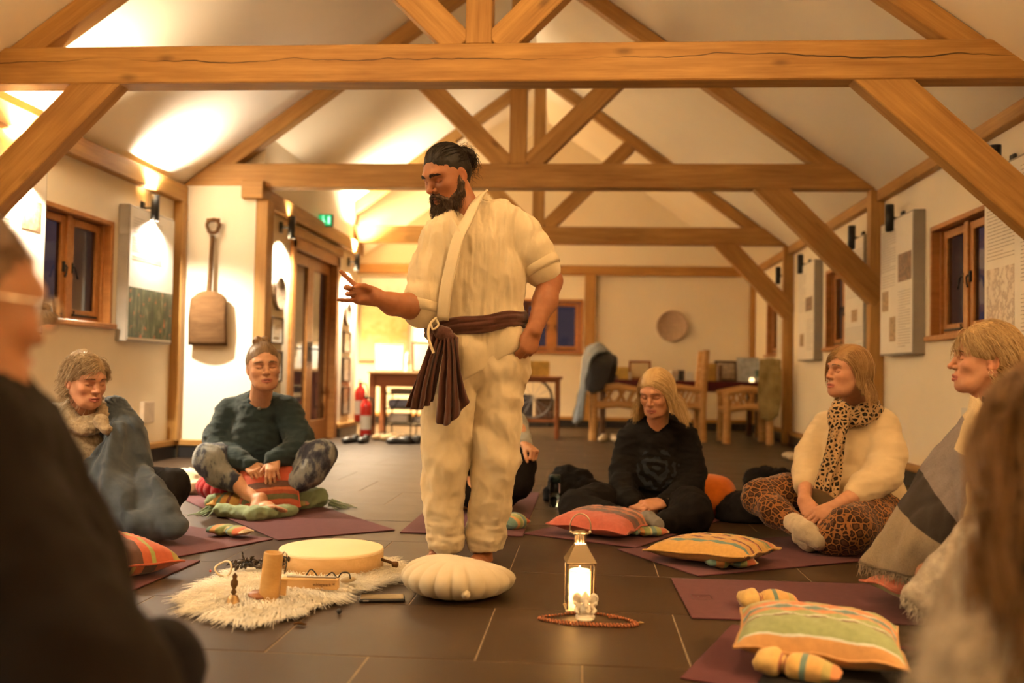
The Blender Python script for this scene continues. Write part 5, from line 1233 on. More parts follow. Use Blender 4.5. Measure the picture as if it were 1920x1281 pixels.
def make_head(M, neck_to, tone, lips=(.42, .12, .10), h=.0025, jaw=1.0, nose=1.0, age=.3, male=False, blush=.25, ears=True, neck_r=.052, mouth_open=0.0):
    """closed-eyed head with neck; M places it, neck_to is the base of the neck in the room"""
    nt = np3(Matrix(M).inverted() @ Vector(neck_to)); s = SDF((-.1, -.13, min(-.18, nt[2]-.05)), (.1, .135, .14), h)
    s.ell((0, -.012, .032), (.0735, .094, .089), 0); s.ell((0, .028, -.012), (.062*(.5+.5*jaw), .062, .086), .04)
    for x in (-1, 1):
        s.chain([(x*.051*jaw, .004, -.052), (x*.031*jaw, .052, -.092), (0, .069, -.099)], [.020, .016, .0145], .03)
        s.ell((x*.041, .058, -.029), (.021, .021, .019), .03)
    s.ell((0, .03, -.07), (.047*jaw, .05, .042), .03)
    br = .0125 if male else .010
    s.chain([(-.045, .067, .021), (-.018, .083, .019), (.018, .083, .019), (.045, .067, .021)], [br*.9, br, br, br*.9], .022)
    for x in (-1, 1):
        s.ell((x*.0315, .094, -.003), (.0195, .0165, .0135), .016, 'sub'); s.ell((x*.0315, .0705, -.0045), (.0170, .0150, .0130), .005)
        s.chain([(x*.0165, .0835, .004), (x*.031, .0875, .0078), (x*.046, .0775, .004)], [.0011]*3, .002, 'sub')
        s.chain([(x*.0165, .083, -.008), (x*.031, .0862, -.0112), (x*.046, .0765, -.0075)], [.0012]*3, .002, 'sub')
        if age > .2: s.chain([(x*.016, .088, -.044), (x*.027, .081, -.062), (x*.031, .072, -.078)], [.0016*age]*3, .007, 'sub'); s.chain([(x*.018, .081, -.017), (x*.034, .080, -.021)], [.001*age]*2, .005, 'sub')
    n_ = nose; s.chain([(0, .084, .013), (0, .0955, -.012), (0, .1065*n_, -.0325)], [.0082, .0082, .0098], .012); s.ell((0, .1075*n_, -.0345), (.0105, .0098, .0088), .006)
    for x in (-1, 1): s.ell((x*.0130, .0945, -.0375), (.0080, .0105, .0075), .006); s.ell((x*.0062, .1005, -.0438), (.0034, .005, .003), .002, 'sub')
    s.ell((0, .079, -.067), (.027, .018, .020), .016)
    s.chain([(-.0235, .0845, -.0705), (-.006, .0985, -.0650), (0, .0980, -.0660), (.006, .0985, -.0650), (.0235, .0845, -.0705)], [.0030, .0054, .0050, .0054, .0030], .003)
    s.chain([(-.0200, .086, -.0750), (0, .0970, -.0785), (.0200, .086, -.0750)], [.0032, .0068, .0032], .003)
    s.chain([(-.0255, .0850, -.0717), (0, .1045, -.0717), (.0255, .0850, -.0717)], [.0012, .0014+mouth_open, .0012], .002, 'sub')
    s.chain([(0, .091, -.053), (0, .094, -.061)], [.0022, .0026], .005, 'sub')
    s.ell((0, .075, -.101), (.016, .013, .013), .014)
    if ears:
        for x in (-1, 1):
            rt = Matrix.Rotation(x*.25, 3, 'Z') @ Matrix.Rotation(-.15, 3, 'X')
            s.ell((x*.0765, -.012, -.008), (.0065, .0185, .0295), .007, rot=rt); s.ell((x*.0850, -.008, -.006), (.0065, .0105, .0185), .003, 'sub', rt); s.ell((x*.0765, -.003, -.031), (.0055, .008, .010), .004)
    s.cone((0, -.024, -.055), nt, neck_r, neck_r*1.08, .025); s.cone((0, -.02, -.05), nt+np.array((0, .012, 0)), neck_r*.75, neck_r*.8, .03)
    V, Q = s.surf(); V = relax(V, Q, 1, .35)
    c = np.tile(np.array(tone, float), (len(V), 1)); F_ = V[:, 1] > .03
    def tint(m_, col, k): c[:] = c*(1-(m_*k)[:, None])+np.array(col)*(m_*k)[:, None]
    red = np.array(tone)*(1.02, .62, .55)
    for x in (-1, 1): tint(mask(V, [(x*.046, .062, -.032), (x*.036, .07, -.045)], .006, .03), red, blush*.45)
    tint(mask(V, [(0, .1075*n_, -.038), (0, .103, -.03)], .006, .016), red, blush*.6)
    for x in (-1, 1):
        tint(mask(V, [(x*.08, -.012, -.03), (x*.08, -.012, .015)], .012, .012), red, .4)
        tint(mask(V, [(x*.0165, .083, -.008), (x*.031, .0868, -.0115), (x*.047, .0765, -.0075)], .0008, .0022), (.05, .022, .012), .85)
        tint(mask(V, [(x*.018, .085, -.002), (x*.044, .08, -.002)], .005, .012), np.array(tone)*(.80, .62, .55), .35)
    tint(mask(V, [(-.0235, .088, -.0700), (-.006, .1025, -.0655), (.006, .1025, -.0655), (.0235, .088, -.0700)], .0034, .003)*F_, lips, .85)
    tint(mask(V, [(-.020, .089, -.0755), (0, .1020, -.0790), (.020, .089, -.0755)], .0046, .003)*F_, lips, .85)
    tint(mask(V, [(-.0250, .086, -.0717), (0, .1005, -.0717), (.0250, .086, -.0717)], .0008, .0020), np.array(lips)*.25, .9)
    return (xf(M, V), Q, c)
def eyebrows(M, parent, mat, thick=1.0, drop=0.0, n=70, r=.0009, head=None):
    """short combed hairs set on the brow ridge of the head mesh"""
    Lc = xf(Matrix(M).inverted(), head[0]); Lc = Lc[(Lc[:, 1] > .03) & (Lc[:, 2] > -.005) & (Lc[:, 2] < .05)]
    for x in (-1, 1):
        P = []
        for k in range(n):
            t = RNG.uniform(0, 1); bx, bz = x*(.012+.038*t), .0185+.006*math.sin(t*2.4)-.004*t-drop+RNG.normal(0, .0017*thick*(1-.5*t))
            by = Lc[np.argmin((Lc[:, 0]-bx)**2+(Lc[:, 2]-bz)**2), 1]; d = np.array([x*(.6+.4*t), -.4*t, .5*(1-t)-.3*t])*.009
            P.append([np.array([bx, by, bz])+d*u+np.array([0, -.0005+.0026*math.sin(u*2.4), 0]) for u in (0, .35, .7, 1)])
        P = np.array(P); np_mesh('eyebrow', [strands(xf(M, P.reshape(-1, 3)).reshape(P.shape), r, .0003, 3)], mat, parent, [np.full((len(P)*4*3, 3), .15)])
def hair_flow(M, roots, length, flow, grav=1.0, steps=12, off=(.006, .016), jit=.10, wave=0.0, wfreq=14, seed=0, shells=None, stiff=.55, hug=1.0):
    """grow strands from roots (head space); flow(P, t) is the combed direction; pushed out of the head's ellipsoids"""
    P = np.array(roots, float); n = len(P); g = np3(Matrix(M).to_3x3().inverted() @ Vector((0, 0, -1))); g /= np.linalg.norm(g)
    rr = np.random.default_rng(seed); o_ = rr.uniform(*off, n); jd = rr.normal(0, jit, (n, 3)); ph = rr.uniform(0, 6.28, n); L = np.asarray(length)*np.ones(n)
    shells = shells or [((0, -.010, .030), (.0755, .096, .091)), ((0, .020, -.03), (.066, .070, .098)), ((0, -.03, -.12), (.056, .056, .10))]
    out = [P.copy()]; d = np.zeros_like(P)
    for k in range(steps-1):
        t = k/(steps-1); f = flow(P, t)+jd; f /= np.maximum(np.linalg.norm(f, axis=1, keepdims=True), 1e-9)
        nn = (P-np.array(shells[0][0]))/np.array(shells[0][1])**2; nn /= np.maximum(np.linalg.norm(nn, axis=1, keepdims=True), 1e-9); on_ = np.maximum((f*nn).sum(1), 0)*hug*(P[:, 2] > -.02)
        f = f-nn*on_[:, None]
        d = d*stiff+f*(1-stiff)+g*grav*(.10+.5*t); d /= np.maximum(np.linalg.norm(d, axis=1, keepdims=True), 1e-9)
        P = P+d*(L/(steps-1))[:, None]
        if wave: sd = np.cross(d, g); sd /= np.maximum(np.linalg.norm(sd, axis=1, keepdims=True), 1e-6); P = P+sd*(wave*np.cos(wfreq*t+ph)*L/(steps-1)*3)[:, None]
        for c, r in shells:
            c, r = np.array(c), np.array(r)[None, :]+o_[:, None]*min(1, .35+1.6*t)
            q = (P-c)/r; kk = np.linalg.norm(q, axis=1); m_ = kk < 1; P[m_] = c+(q[m_]/kk[m_][:, None])*r[m_]
        out.append(P.copy())
    A = np.stack(out, 1); return xf(M, A.reshape(-1, 3)).reshape(A.shape)
def scalp_roots(n, keep, seed=0, r=(.0745, .0950, .0900), c=(0, -.011, .031)):
    rr = np.random.default_rng(seed); out = np.zeros((0, 3))
    while len(out) < n:
        u = rr.normal(size=(n*3, 3)); u /= np.linalg.norm(u, axis=1, keepdims=True); p = u*np.array(r)+np.array(c); out = np.concatenate([out, p[keep(p)]])
    return out[:n]
def cap_roots(cap, n, seed, front=.066):
    """strand roots spread over a hair cap, just under its surface"""
    V, Q = cap.surf(); N = np_normals(V, Q); c = np.array([0, -.012, .033]); V = V[(((V-c)*N).sum(1) > .055) & ~((V[:, 1] > .02) & (V[:, 2] < front)) & ~((np.abs(V[:, 0]) > .045) & (V[:, 1] > -.03) & (V[:, 2] < .03))]
    k = np.random.default_rng(seed).choice(len(V), min(n, len(V)), False); return V[k]+(c-V[k])*.03
def hair_obj(M, parent, mat, cap, paths, r0=.0011, r1=.0005, seed=0, name='hair', extra=None):
    """cap: SDF in head space (or None) under the strands; tint mixes the two hair colours"""
    parts_, cols = [], []; rr = np.random.default_rng(seed)
    if cap is not None:
        V, Q = cap.surf(); V = relax(V, Q, 3); N = np_normals(V, Q); V = V+N*folds(V, (70, 25, 25), .0012, seed)[:, None]
        parts_.append((xf(M, V), Q)); cols.append(np.repeat(np.clip(.22+.3*pnoise(V*(60, 18, 18)), 0, 1)[:, None], 3, 1))
    for P in paths:
        V, Q = strands(P, r0, r1, 3); cv = np.clip(rr.normal(.5, .28, len(P)), 0, 1); parts_.append((V, Q)); cols.append(np.repeat(np.repeat(cv, P.shape[1]*3)[:, None], 3, 1))
    if extra: 
        for V, Q in extra: parts_.append((V, Q)); cols.append(np.repeat(np.clip(.4+.4*pnoise(V*50), 0, 1)[:, None], 3, 1))
    return np_mesh(name, parts_, mat, parent, cols)
def hair_cap(front=.060, low=-.03, thick=.006, back_low=-.06, recede=0.0, h=.0024):
    """skull cap of hair: cut along a hairline at the forehead and round the ears"""
    s = SDF((-.11, -.14, -.13), (.11, .12, .15), h); s.ell((0, -.012, .033), (.0735+thick, .094+thick, .089+thick), 0)
    s.cone((0, -.06, 0), (0, -.05, back_low), .050+thick*.5, .040, .03)
    s.ell((0, .12, -.02-.02*(recede > 0)), (.066+recede*.2, .075, .062+front*.35+recede), .012, 'sub')
    for x in (-1, 1): s.ell((x*.085, .035, -.055), (.045, .055, .055), .012, 'sub'); s.ell((x*.088, -.008, -.055+low*.3), (.028, .028, .05), .01, 'sub')
    s.plane((0, 0, back_low-.03), (0, .35, -1), .01); return s

def hand_prims(s, M, curl, spread=(8, 2, -4, -12), thumb=(35, -20, 20, 15), k=.006, mir=1, sc=1.0):
    """adds a hand: wrist at M's origin, fingers along +y, back of the hand +z, thumb on +x*mir.
    curl: for index..little (knuckle, middle, end) in degrees; thumb: (out, down, bend1, bend2)"""
    M = Matrix(M)
    def W(p): return np3(M @ Vector((p[0]*mir*sc, p[1]*sc, p[2]*sc)))
    zax = np3(M.to_3x3() @ Vector((0, 0, 1)))
    for a, b, r1, r2 in (((.012, .0, 0), (.026, .080, 0), .024, .0175), ((0, .0, 0), (.008, .086, .002), .025, .018), ((-.010, .0, 0), (-.010, .083, .001), .024, .0175), ((-.014, .005, 0), (-.027, .073, -.001), .021, .0155)):
        s.cone(W(a), W(b), r1*sc, r2*sc, .012, flat=(zax, .66))
    s.cone(W((.018, .018, -.008)), W((.032, .055, -.010)), .017*sc, .013*sc, .014); s.cone(W((-.018, .015, -.007)), W((-.024, .055, -.006)), .015*sc, .012*sc, .014)
    base = ((.0285, .086, .001), (.0095, .0915, .002), (-.0100, .088, .001), (-.0280, .078, -.001))
    seg = ((.043, .026, .021), (.047, .030, .022), (.043, .028, .021), (.034, .021, .018)); rad = (.0101, .0103, .0097, .0087); tips = []
    for f in range(4):
        p = Vector(base[f]); az = R_(spread[f]); a = 0.0; r = rad[f]*sc
        for j in range(3):
            a += R_(curl[f][j]); d = Vector((math.sin(az)*math.cos(a), math.cos(az)*math.cos(a), -math.sin(a))); q = p+d*seg[f][j]
            rj = r*(1, .94, .86, .76)[j], r*(1, .94, .86, .76)[j+1]; s.cone(W(p), W(q), rj[0], rj[1], k if j == 0 else .003)
            s.ell(W(p+d*.001), (r*1.05*(1, .95, .88)[j],)*3, .004); p = q
        tips.append(W(p))
    o, dn, b1, b2 = [R_(x) for x in thumb]; p = Vector((.022, .022, -.006)); d = Vector((math.sin(o)*math.cos(dn), math.cos(o)*math.cos(dn), math.sin(dn)))
    side = Vector((-math.cos(o), math.sin(o), 0)); 
    for j, (L, ra, rb, bend) in enumerate(((.044, .0155, .0120, 0), (.033, .0118, .0102, b1), (.026, .0102, .0082, b2))):
        if bend: d = (Matrix.Rotation(bend, 3, d.cross(Vector((-.75, .25, -.6))).normalized()) @ d).normalized()
        q = p+d*L; s.cone(W(p), W(q), ra*sc, rb*sc, .008 if j == 0 else .003); p = q
    return tips
def frame(o, fwd, up):
    """4x4 with +y along fwd and +z near up, at o"""
    y = Vector(fwd).normalized(); z = Vector(up); z = (z-y*z.dot(y)).normalized(); x = y.cross(z); M = Matrix((x, y, z)).transposed().to_4x4(); M.translation = Vector(o); return M
def limb_skin(build, lo, hi, tone, h=.003, veins=True):
    s = SDF(lo, hi, h); build(s); V, Q = s.surf(); V = relax(V, Q, 1, .4); c = np.tile(np.array(tone, float), (len(V), 1))*(1+.10*pnoise(V*40))[:, None]; return (V, Q, c)
def bounds(pts, m): A = np.array([np3(p) for p in pts]); return A.min(0)-m, A.max(0)+m
def body_obj(parent, parts_): return np_mesh('body', [(V, Q) for V, Q, _ in parts_], SKIN, parent, [c for _, _, c in parts_])
def cloth(name, parent, mat, build, lo, hi, h=.009, wr=None, seed=0, post=None, it=2, floor=None, wmask=None):
    """garment as one smooth surface; wr: list of (freq, amp) wrinkle layers"""
    s = SDF(lo, hi, h); build(s); V, Q = s.surf(); V = relax(V, Q, it); N = np_normals(V, Q)
    k_ = 1.0 if wmask is None else wmask(V)[:, None]
    for i, w_ in enumerate(wr or []): V = V+N*k_*folds(V, w_[0], w_[1], seed+i*11.7, 2, w_[2] if len(w_) > 2 else True)[:, None]
    if post is not None: V = post(V)
    if floor is not None: V[:, 2] = np.maximum(V[:, 2], floor)
    return np_mesh(name, [(V, Q)], mat, parent)
def core(tone, chains, h=.014):
    """the body under the clothes"""
    P = [p for ch, _ in chains for p in ch]; lo, hi = bounds(P, .2); s = SDF(lo, hi, h)
    for ch, rs in chains: s.chain([np3(p) for p in ch], rs, .05)
    V, Q = s.surf(); V = relax(V, Q, 1); return (V, Q, np.tile(np.array(tone, float), (len(V), 1)))
def leopard(name, ground, ring, centre, scale=42, edge=.10, stretch=(1, 1, 1)):
    t = NT(name); v = t.coord('Object', stretch); nz = t.noise(v, 40, 2, out=1); ad = t.n('ShaderNodeVectorMath', operation='MULTIPLY_ADD'); t.l(nz, ad.inputs[0]); ad.inputs[1].default_value = (.012,)*3; t.l(v, ad.inputs[2])
    vo = t.n('ShaderNodeTexVoronoi', feature='DISTANCE_TO_EDGE'); t.l(ad.outputs[0], vo.inputs['Vector']); vo.inputs['Scale'].default_value = scale
    t.col(t.ramp(vo.outputs['Distance'], [(edge*.7, ground), (edge, ring), (edge*2.2, ring), (edge*3.2, centre)])); t.set(rough=.8, sheen=.2, spec=.2); t.bump(t.noise(v, 700, 2), .0008, .5); return t.m
# ================================================================== the standing man
def J(px, py, Y): return np3(D(px, py, Y))
def person(label, loc): return thing('person', label, 'person', (0, 0, 0))
def foot_prims(s, ankle, toe, up=(0, 0, 1), mir=1, sc=1.0, r_an=.034):
    """bare foot: ankle joint to the tip of the big toe, sole towards -up"""
    a, t = np3(ankle), np3(toe); f = t-a; u = np.array(up, float); u /= np.linalg.norm(u); L = np.linalg.norm(f); f = f-u*(f @ u); f /= np.linalg.norm(f); x = np.cross(f, u)*mir
    P = lambda fx, fy, fz: a+x*fx*sc+f*fy*sc+u*fz*sc
    s.cone(P(0, 0, .03), P(0, -.01, -.01), r_an*sc, .032*sc, .02); s.ell(P(0, -.035, -.038), (.030*sc,)*3, .02)
    s.chain([P(0, 0, -.02), P(.006, .06, -.030), P(.010, .115, -.048)], [.032*sc, .028*sc, .018*sc], .02); s.chain([P(-.012, -.01, -.04), P(-.020, .05, -.045), P(-.024, .10, -.052)], [.024*sc, .020*sc, .015*sc], .02)
    for i, (bx, by, L_, r) in enumerate(((.020, .125, .045, .0125), (.003, .125, .040, .0095), (-.011, .120, .034, .0088), (-.023, .112, .028, .0082), (-.034, .102, .024, .008))):
        s.cone(P(bx, by-.02, -.052), P(bx+.002, by+L_*.55, -.050), r*sc, r*.95*sc, .006); s.cone(P(bx+.002, by+L_*.55, -.050), P(bx+.002, by+L_, -.056), r*.95*sc, r*.85*sc, .004)
FAIR = (.56, .31, .19)
man = person('bearded man standing in cream wrap shirt and trousers, hand raised in a finger gesture', None)
TAN = (.36, .145, .064)
HM = head_matrix(D(838, 329, 4.02), 140, -24, 0, 1.08)
hd = make_head(HM, D(888, 428, 4.05), TAN, lips=(.36, .12, .09), h=.0023, jaw=1.05, nose=1.06, age=.5, male=True, blush=.3, neck_r=.056)
fa = limb_skin(lambda s: (s.chain([J(795, 570, 3.96), J(768, 574, 3.89), J(735, 570, 3.83), J(705, 557, 3.79)], [.050, .049, .042, .029], .03, flat=((0, 1, 0), 1.1)),
        hand_prims(s, frame(J(706, 557, 3.79), (-.93, -.12, .14), (.12, .98, -.1)), ((-8, 12, 8), (48, 62, 35), (56, 66, 35), (8, 10, 6)), (34, 6, -4, -10), (14, -50, 18, 20), mir=-1, sc=1.0)), *bounds([J(800, 570, 3.96), J(620, 500, 3.75), J(630, 600, 3.6)], .07), TAN, .0026)
fb = limb_skin(lambda s: (s.chain([J(1008, 485, 4.11), J(1030, 527, 4.13), J(1022, 565, 4.08), J(1000, 622, 3.99)], [.055, .053, .050, .033], .03),
        hand_prims(s, frame(J(1000, 620, 3.99), (-.22, -.22, -.95), (.55, -.83, .1)), ((52, 62, 30), (58, 66, 30), (62, 70, 30), (64, 70, 35)), (4, 1, -2, -6), (22, -42, 25, 25), mir=1)), *bounds([J(1002, 470, 4.1), J(1045, 530, 4.15), J(960, 700, 3.85)], .09), TAN, .003)
f1 = limb_skin(lambda s: (s.cone(J(832, 985, 4.04), J(822, 1038, 4.05), .042, .035, .02), foot_prims(s, J(822, 1038, 4.06), J(762, 1064, 3.91), mir=-1, sc=1.08)), *bounds([J(832, 985, 4.05), J(740, 1075, 3.85), J(850, 1060, 4.12)], .06), TAN, .004)
f2 = limb_skin(lambda s: (s.cone(J(908, 985, 4.06), J(905, 1036, 4.08), .042, .036, .02), foot_prims(s, J(905, 1036, 4.08), J(880, 1075, 3.90), mir=1, sc=1.08)), *bounds([J(908, 985, 4.06), J(930, 1075, 4.15), J(860, 1080, 3.8)], .06), TAN, .004)
mb = core(TAN, [([J(890, 455, 4.08), J(893, 540, 4.07), J(893, 640, 4.06), J(890, 690, 4.05)], [.085, .10, .09, .10]), ([J(890, 440, 4.09), J(975, 445, 4.10), J(1005, 475, 4.10)], [.035, .036, .036]), ([J(885, 440, 4.07), J(825, 455, 4.02), J(800, 560, 3.96)], [.04, .045, .042]),
    ([J(850, 700, 4.03), J(840, 860, 4.02), J(828, 1010, 4.04)], [.08, .055, .036]), ([J(930, 700, 4.05), J(925, 860, 4.05), J(907, 1010, 4.06)], [.08, .055, .036])])
body_obj(man, [hd, fa, fb, f1, f2, mb])
GAUZE = fabric('cream_gauze', (.66, .56, .38), var=.03, weave=520, bump=.0014, wr=.0016, wscale=75, wz=.10, c2=(.69, .59, .41, 1))
LINEN2 = fabric('cream_trouser_linen', (.68, .58, .40), var=.05, weave=650, wr=.0012, wscale=12)
SASH = fabric('brown_sash', (.085, .030, .020), var=.2, weave=420, wr=.003, wscale=40)
def shirt(s):
    s.chain([J(852, 440, 4.03), J(848, 520, 4.03), J(852, 605, 4.03)], [.095, .108, .105], .05); s.chain([J(930, 430, 4.09), J(933, 520, 4.09), J(930, 600, 4.08)], [.10, .112, .108], .05)
    s.cone(J(890, 470, 4.05), J(890, 600, 4.05), .125, .12, .05)
    s.chain([J(897, 402, 4.09), J(940, 412, 4.10), J(982, 440, 4.10)], [.045, .062, .072], .05); s.chain([J(880, 412, 4.04), J(848, 428, 4.02), J(822, 450, 4.0)], [.045, .058, .066], .05)
    s.chain([J(976, 440, 4.10), J(999, 474, 4.11), J(1012, 498, 4.115)], [.074, .083, .077], .03); s.cone(J(1008, 491, 4.115), J(1016, 505, 4.115), .083, .081, .008)
    s.chain([J(822, 448, 4.0), J(806, 510, 3.98), J(795, 568, 3.95)], [.068, .076, .084], .03); s.cone(J(795, 560, 3.95), J(791, 578, 3.95), .089, .085, .008)
    s.chain([J(858, 620, 4.03), J(872, 665, 4.0), J(884, 705, 3.99)], [.105, .105, .095], .04); s.chain([J(935, 615, 4.07), J(938, 650, 4.06), J(935, 690, 4.05)], [.108, .112, .105], .04)
    s.cone(J(868, 375, 3.97), J(868, 405, 3.95), .046, .040, .01, 'sub'); s.cone(J(872, 405, 3.93), J(862, 436, 3.88), .036, .006, .006, 'sub')
    a = J(872, 716, 4.05); b_ = J(978, 655, 4.05); s.plane(a, (-(a[2]-b_[2]), 0, a[0]-b_[0]), .004)
    s.plane(J(1014, 504, 4.1), (.55, .1, -.86) , .0) if False else None
def shirt_mask(V):
    """folds fade out towards the hem and the sleeve ends"""
    a = J(872, 716, 4.05); b_ = J(978, 655, 4.05); n = np.array((-(a[2]-b_[2]), 0, a[0]-b_[0])); n /= np.linalg.norm(n); k = np.clip(-((V-a) @ n)/.07, .1, 1)
    for e in (J(1015, 505, 4.115), J(791, 580, 3.95)): k = np.minimum(k, np.clip((np.linalg.norm(V-e, axis=1)-.08)/.06, .1, 1))
    return k
lo, hi = bounds([J(770, 360, 4.0), J(1050, 730, 4.1)], .02); lo[1] -= .2; hi[1] += .2
cloth('wrap_shirt', man, GAUZE, shirt, lo, hi, .006, [((28, 18, 3.0), .0062), ((8, 8, 4), .005, False), ((18, 18, 12), .0025)], 2, wmask=shirt_mask)
def flat_band(name, path, wd, th, face, mat, parent, n=40, wav=0.0):
    P = catmull(np.array(path), n); T = np.gradient(P, axis=0); T /= np.linalg.norm(T, axis=1, keepdims=True); f = np.array(face, float); rows = []
    for i in range(n):
        sd = np.cross(T[i], f); sd /= np.linalg.norm(sd); fn = np.cross(sd, T[i]); wv = wd[0]+(wd[1]-wd[0])*i/(n-1) if hasattr(wd, '__len__') else wd
        rows.append([P[i]+sd*wv*u+fn*(th*math.cos(u*1.4)+wav*math.sin(i*.9+u*3)) for u in np.linspace(-.5, .5, 9)])
    return MB().grid(rows, thick=.006).build(name, mat, parent)
flat_band('collar', [J(925, 372, 4.13), J(908, 366, 4.06), J(894, 382, 3.985), J(878, 415, 3.925), J(862, 446, 3.895), J(850, 490, 3.878), J(838, 545, 3.872), J(832, 600, 3.885)], (.050, .062), .010, (-.5, -.86, 0), GAUZE, man)
flat_band('collar', [J(836, 398, 3.985), J(846, 418, 3.945), J(860, 442, 3.905)], .042, .008, (-.5, -.86, 0), GAUZE, man, 16)
def ring_band(name, c, a, b, tilt, ht, mat, parent, yaw=0.0, seed=0, bulge=.012):
    rows = []; n = 72
    for i, v in enumerate(np.linspace(-1, 1, 19)):
        row = []
        for j in range(n):
            t = 2*math.pi*j/n; x, y = a*math.cos(t), b*math.sin(t); k = 1+bulge*(1-v*v)/a+(.014*math.sin(7*v+2*math.sin(3*t+seed)+seed)+.010*math.sin(13*v+1.5*math.sin(5*t)+2*seed))*(1 if ht > .02 else .3)
            row.append((x*k*math.cos(yaw)-y*k*math.sin(yaw), x*k*math.sin(yaw)+y*k*math.cos(yaw), v*ht+tilt*x+.004*math.sin(6*t+seed)))
        rows.append([np3(c)+np.array(p) for p in row])
    return MB().grid(rows, close=True, thick=.006).build(name, mat, parent)
for c_, d_, r_ in ((J(1014, 501, 4.115), J(1016, 505, 4.115)-J(1008, 491, 4.115), .0835), (J(792, 573, 3.95), J(791, 578, 3.95)-J(795, 560, 3.95), .0885)):
    MB().lathe([(r_-.012, .016), (r_+.003, .018), (r_+.007, .004), (r_+.006, -.020), (r_+.001, -.026)], c_, 36, axis=tuple(d_)).build('cuff', GAUZE, man)
sash = ring_band('sash', J(893, 611, 4.055), .207, .150, .15, .036, SASH, man, .15, 1)
def tail(rows, seed, nm='sash_tail'):
    A = patch(rows, 46, 40); V = A.reshape(-1, 3); u = np.tile(np.linspace(0, 1, 40), 46)
    du = np.gradient(A, axis=1); dv = np.gradient(A, axis=0); n = np.cross(du, dv).reshape(-1, 3); n /= np.maximum(np.linalg.norm(n, axis=1, keepdims=True), 1e-9)
    V = V+n*(.012*np.sin(u*22+1.5*np.sin(V[:, 2]*9)+seed)+folds(V, (30, 30, 14), .004, seed))[:, None]
    return MB().grid(V.reshape(A.shape), thick=.005).build(nm, SASH, sash)
tail([[J(812, 622, 3.89), J(826, 624, 3.87), J(840, 626, 3.87)], [J(796, 665, 3.86), J(812, 668, 3.85), J(828, 668, 3.86)], [J(777, 715, 3.85), J(799, 718, 3.84), J(819, 714, 3.86)], [J(761, 764, 3.86), J(788, 768, 3.85), J(812, 754, 3.87)]], 0)
tail([[J(836, 628, 3.86), J(846, 630, 3.85), J(858, 632, 3.85)], [J(830, 680, 3.84), J(850, 682, 3.83), J(862, 680, 3.84)], [J(822, 735, 3.84), J(848, 740, 3.83), J(872, 730, 3.85)], [J(815, 792, 3.85), J(842, 796, 3.84), J(880, 754, 3.86)]], 3)
s = SDF(*[np.array(x) for x in bounds([J(835, 630, 3.86)], .06)], .005); s.ell(J(832, 626, 3.87), (.034, .024, .028), .01); s.cone(J(822, 620, 3.88), J(846, 634, 3.86), .022, .018, .01); V, Q = s.surf(); V = V+np_normals(V, Q)*folds(V, (40, 40, 30), .004, 5)[:, None]; np_mesh('knot', [(relax(V, Q, 1), Q)], SASH, sash)
MB().tube(catmull([J(818, 596, 3.885), J(808, 606, 3.86), J(803, 620, 3.85), J(805, 640, 3.84), J(813, 662, 3.835)], 20), [.006]*20, 6).build('tie_cord', GAUZE, man)
MB().tube(catmull([J(818, 598, 3.885), J(822, 610, 3.86), J(812, 618, 3.85), J(808, 608, 3.86)], 14), .005, 6).build('tie_cord', GAUZE, man)
def trousers(s):
    s.cone(J(852, 690, 4.04), J(932, 690, 4.06), .118, .118, .05); s.cone(J(855, 640, 4.04), J(932, 640, 4.06), .10, .10, .05)
    s.chain([J(846, 720, 4.02), J(840, 790, 4.01), J(836, 865, 4.0), J(829, 950, 4.02), J(832, 1010, 4.03), J(833, 1024, 4.035)], [.112, .105, .094, .076, .069, .066], .010)
    s.chain([J(932, 720, 4.06), J(930, 790, 4.05), J(928, 860, 4.04), J(920, 950, 4.06), J(911, 1000, 4.07), J(909, 1016, 4.07)], [.106, .103, .098, .083, .077, .075], .010)
    s.cone(J(972, 655, 4.08), J(968, 700, 4.07), .03, .045, .03)
    s.plane(J(833, 1029, 4.04), (0, 0, -1), .0)
def tr_post(V):
    k = np.clip((.34-V[:, 2])/.25, 0, 1); V = V.copy(); V[:, 0] += k*folds(V, (5, 5, 22), .006, 4); V[:, 1] += k*folds(V, (6, 6, 24), .006, 9)
    kk = np.exp(-((V[:, 2]-.48)/.16)**2); d = V[:, 2]*.8+V[:, 0]*.6; V[:, 1] += kk*.010*np.sin(d*46+2*np.sin(V[:, 2]*9)); return V
lo, hi = bounds([J(770, 640, 4.0), J(1000, 1045, 4.1)], .03); lo[1] -= .18; hi[1] += .2
cloth('trousers', man, LINEN2, trousers, lo, hi, .0065, [((6, 6, 4), .009, False), ((11, 11, 7), .009), ((36, 30, 8), .0016)], 6, tr_post)
HDARK = hair_mat('hair_dark_brown', (.006, .0035, .002), (.024, .012, .006), .6); BEARD = hair_mat('beard_brown', (.022, .011, .006), (.085, .042, .018))
eyebrows(HM, man, HDARK, 2.2, n=150, r=.0012, head=hd)
cp = hair_cap(.15, .0, .005, -.055, .016)
keep = lambda p: (p[:, 2] > .035-.9*np.clip(p[:, 1], -1, .0)*0+np.where(p[:, 1] > -.02, (p[:, 1]+.02)*.66+.012, -.05-.0*p[:, 1])) & ~((np.abs(p[:, 0]) > .058) & (p[:, 1] > -.02) & (p[:, 2] < .035))
rt_ = cap_roots(cp, 3000, 1); B = np.array([0, -.112, .042])
pa = hair_flow(HM, rt_, np.clip(np.linalg.norm(rt_-B, axis=1)*.97, .02, .2), lambda P, t: (B-P)/np.maximum(np.linalg.norm(B-P, axis=1, keepdims=True), 1e-4), .05, 9, (.004, .010), .10, .0, seed=2)
s = SDF((-.07, -.19, -.03), (.07, -.06, .12), .0035); rr = np.random.default_rng(8)
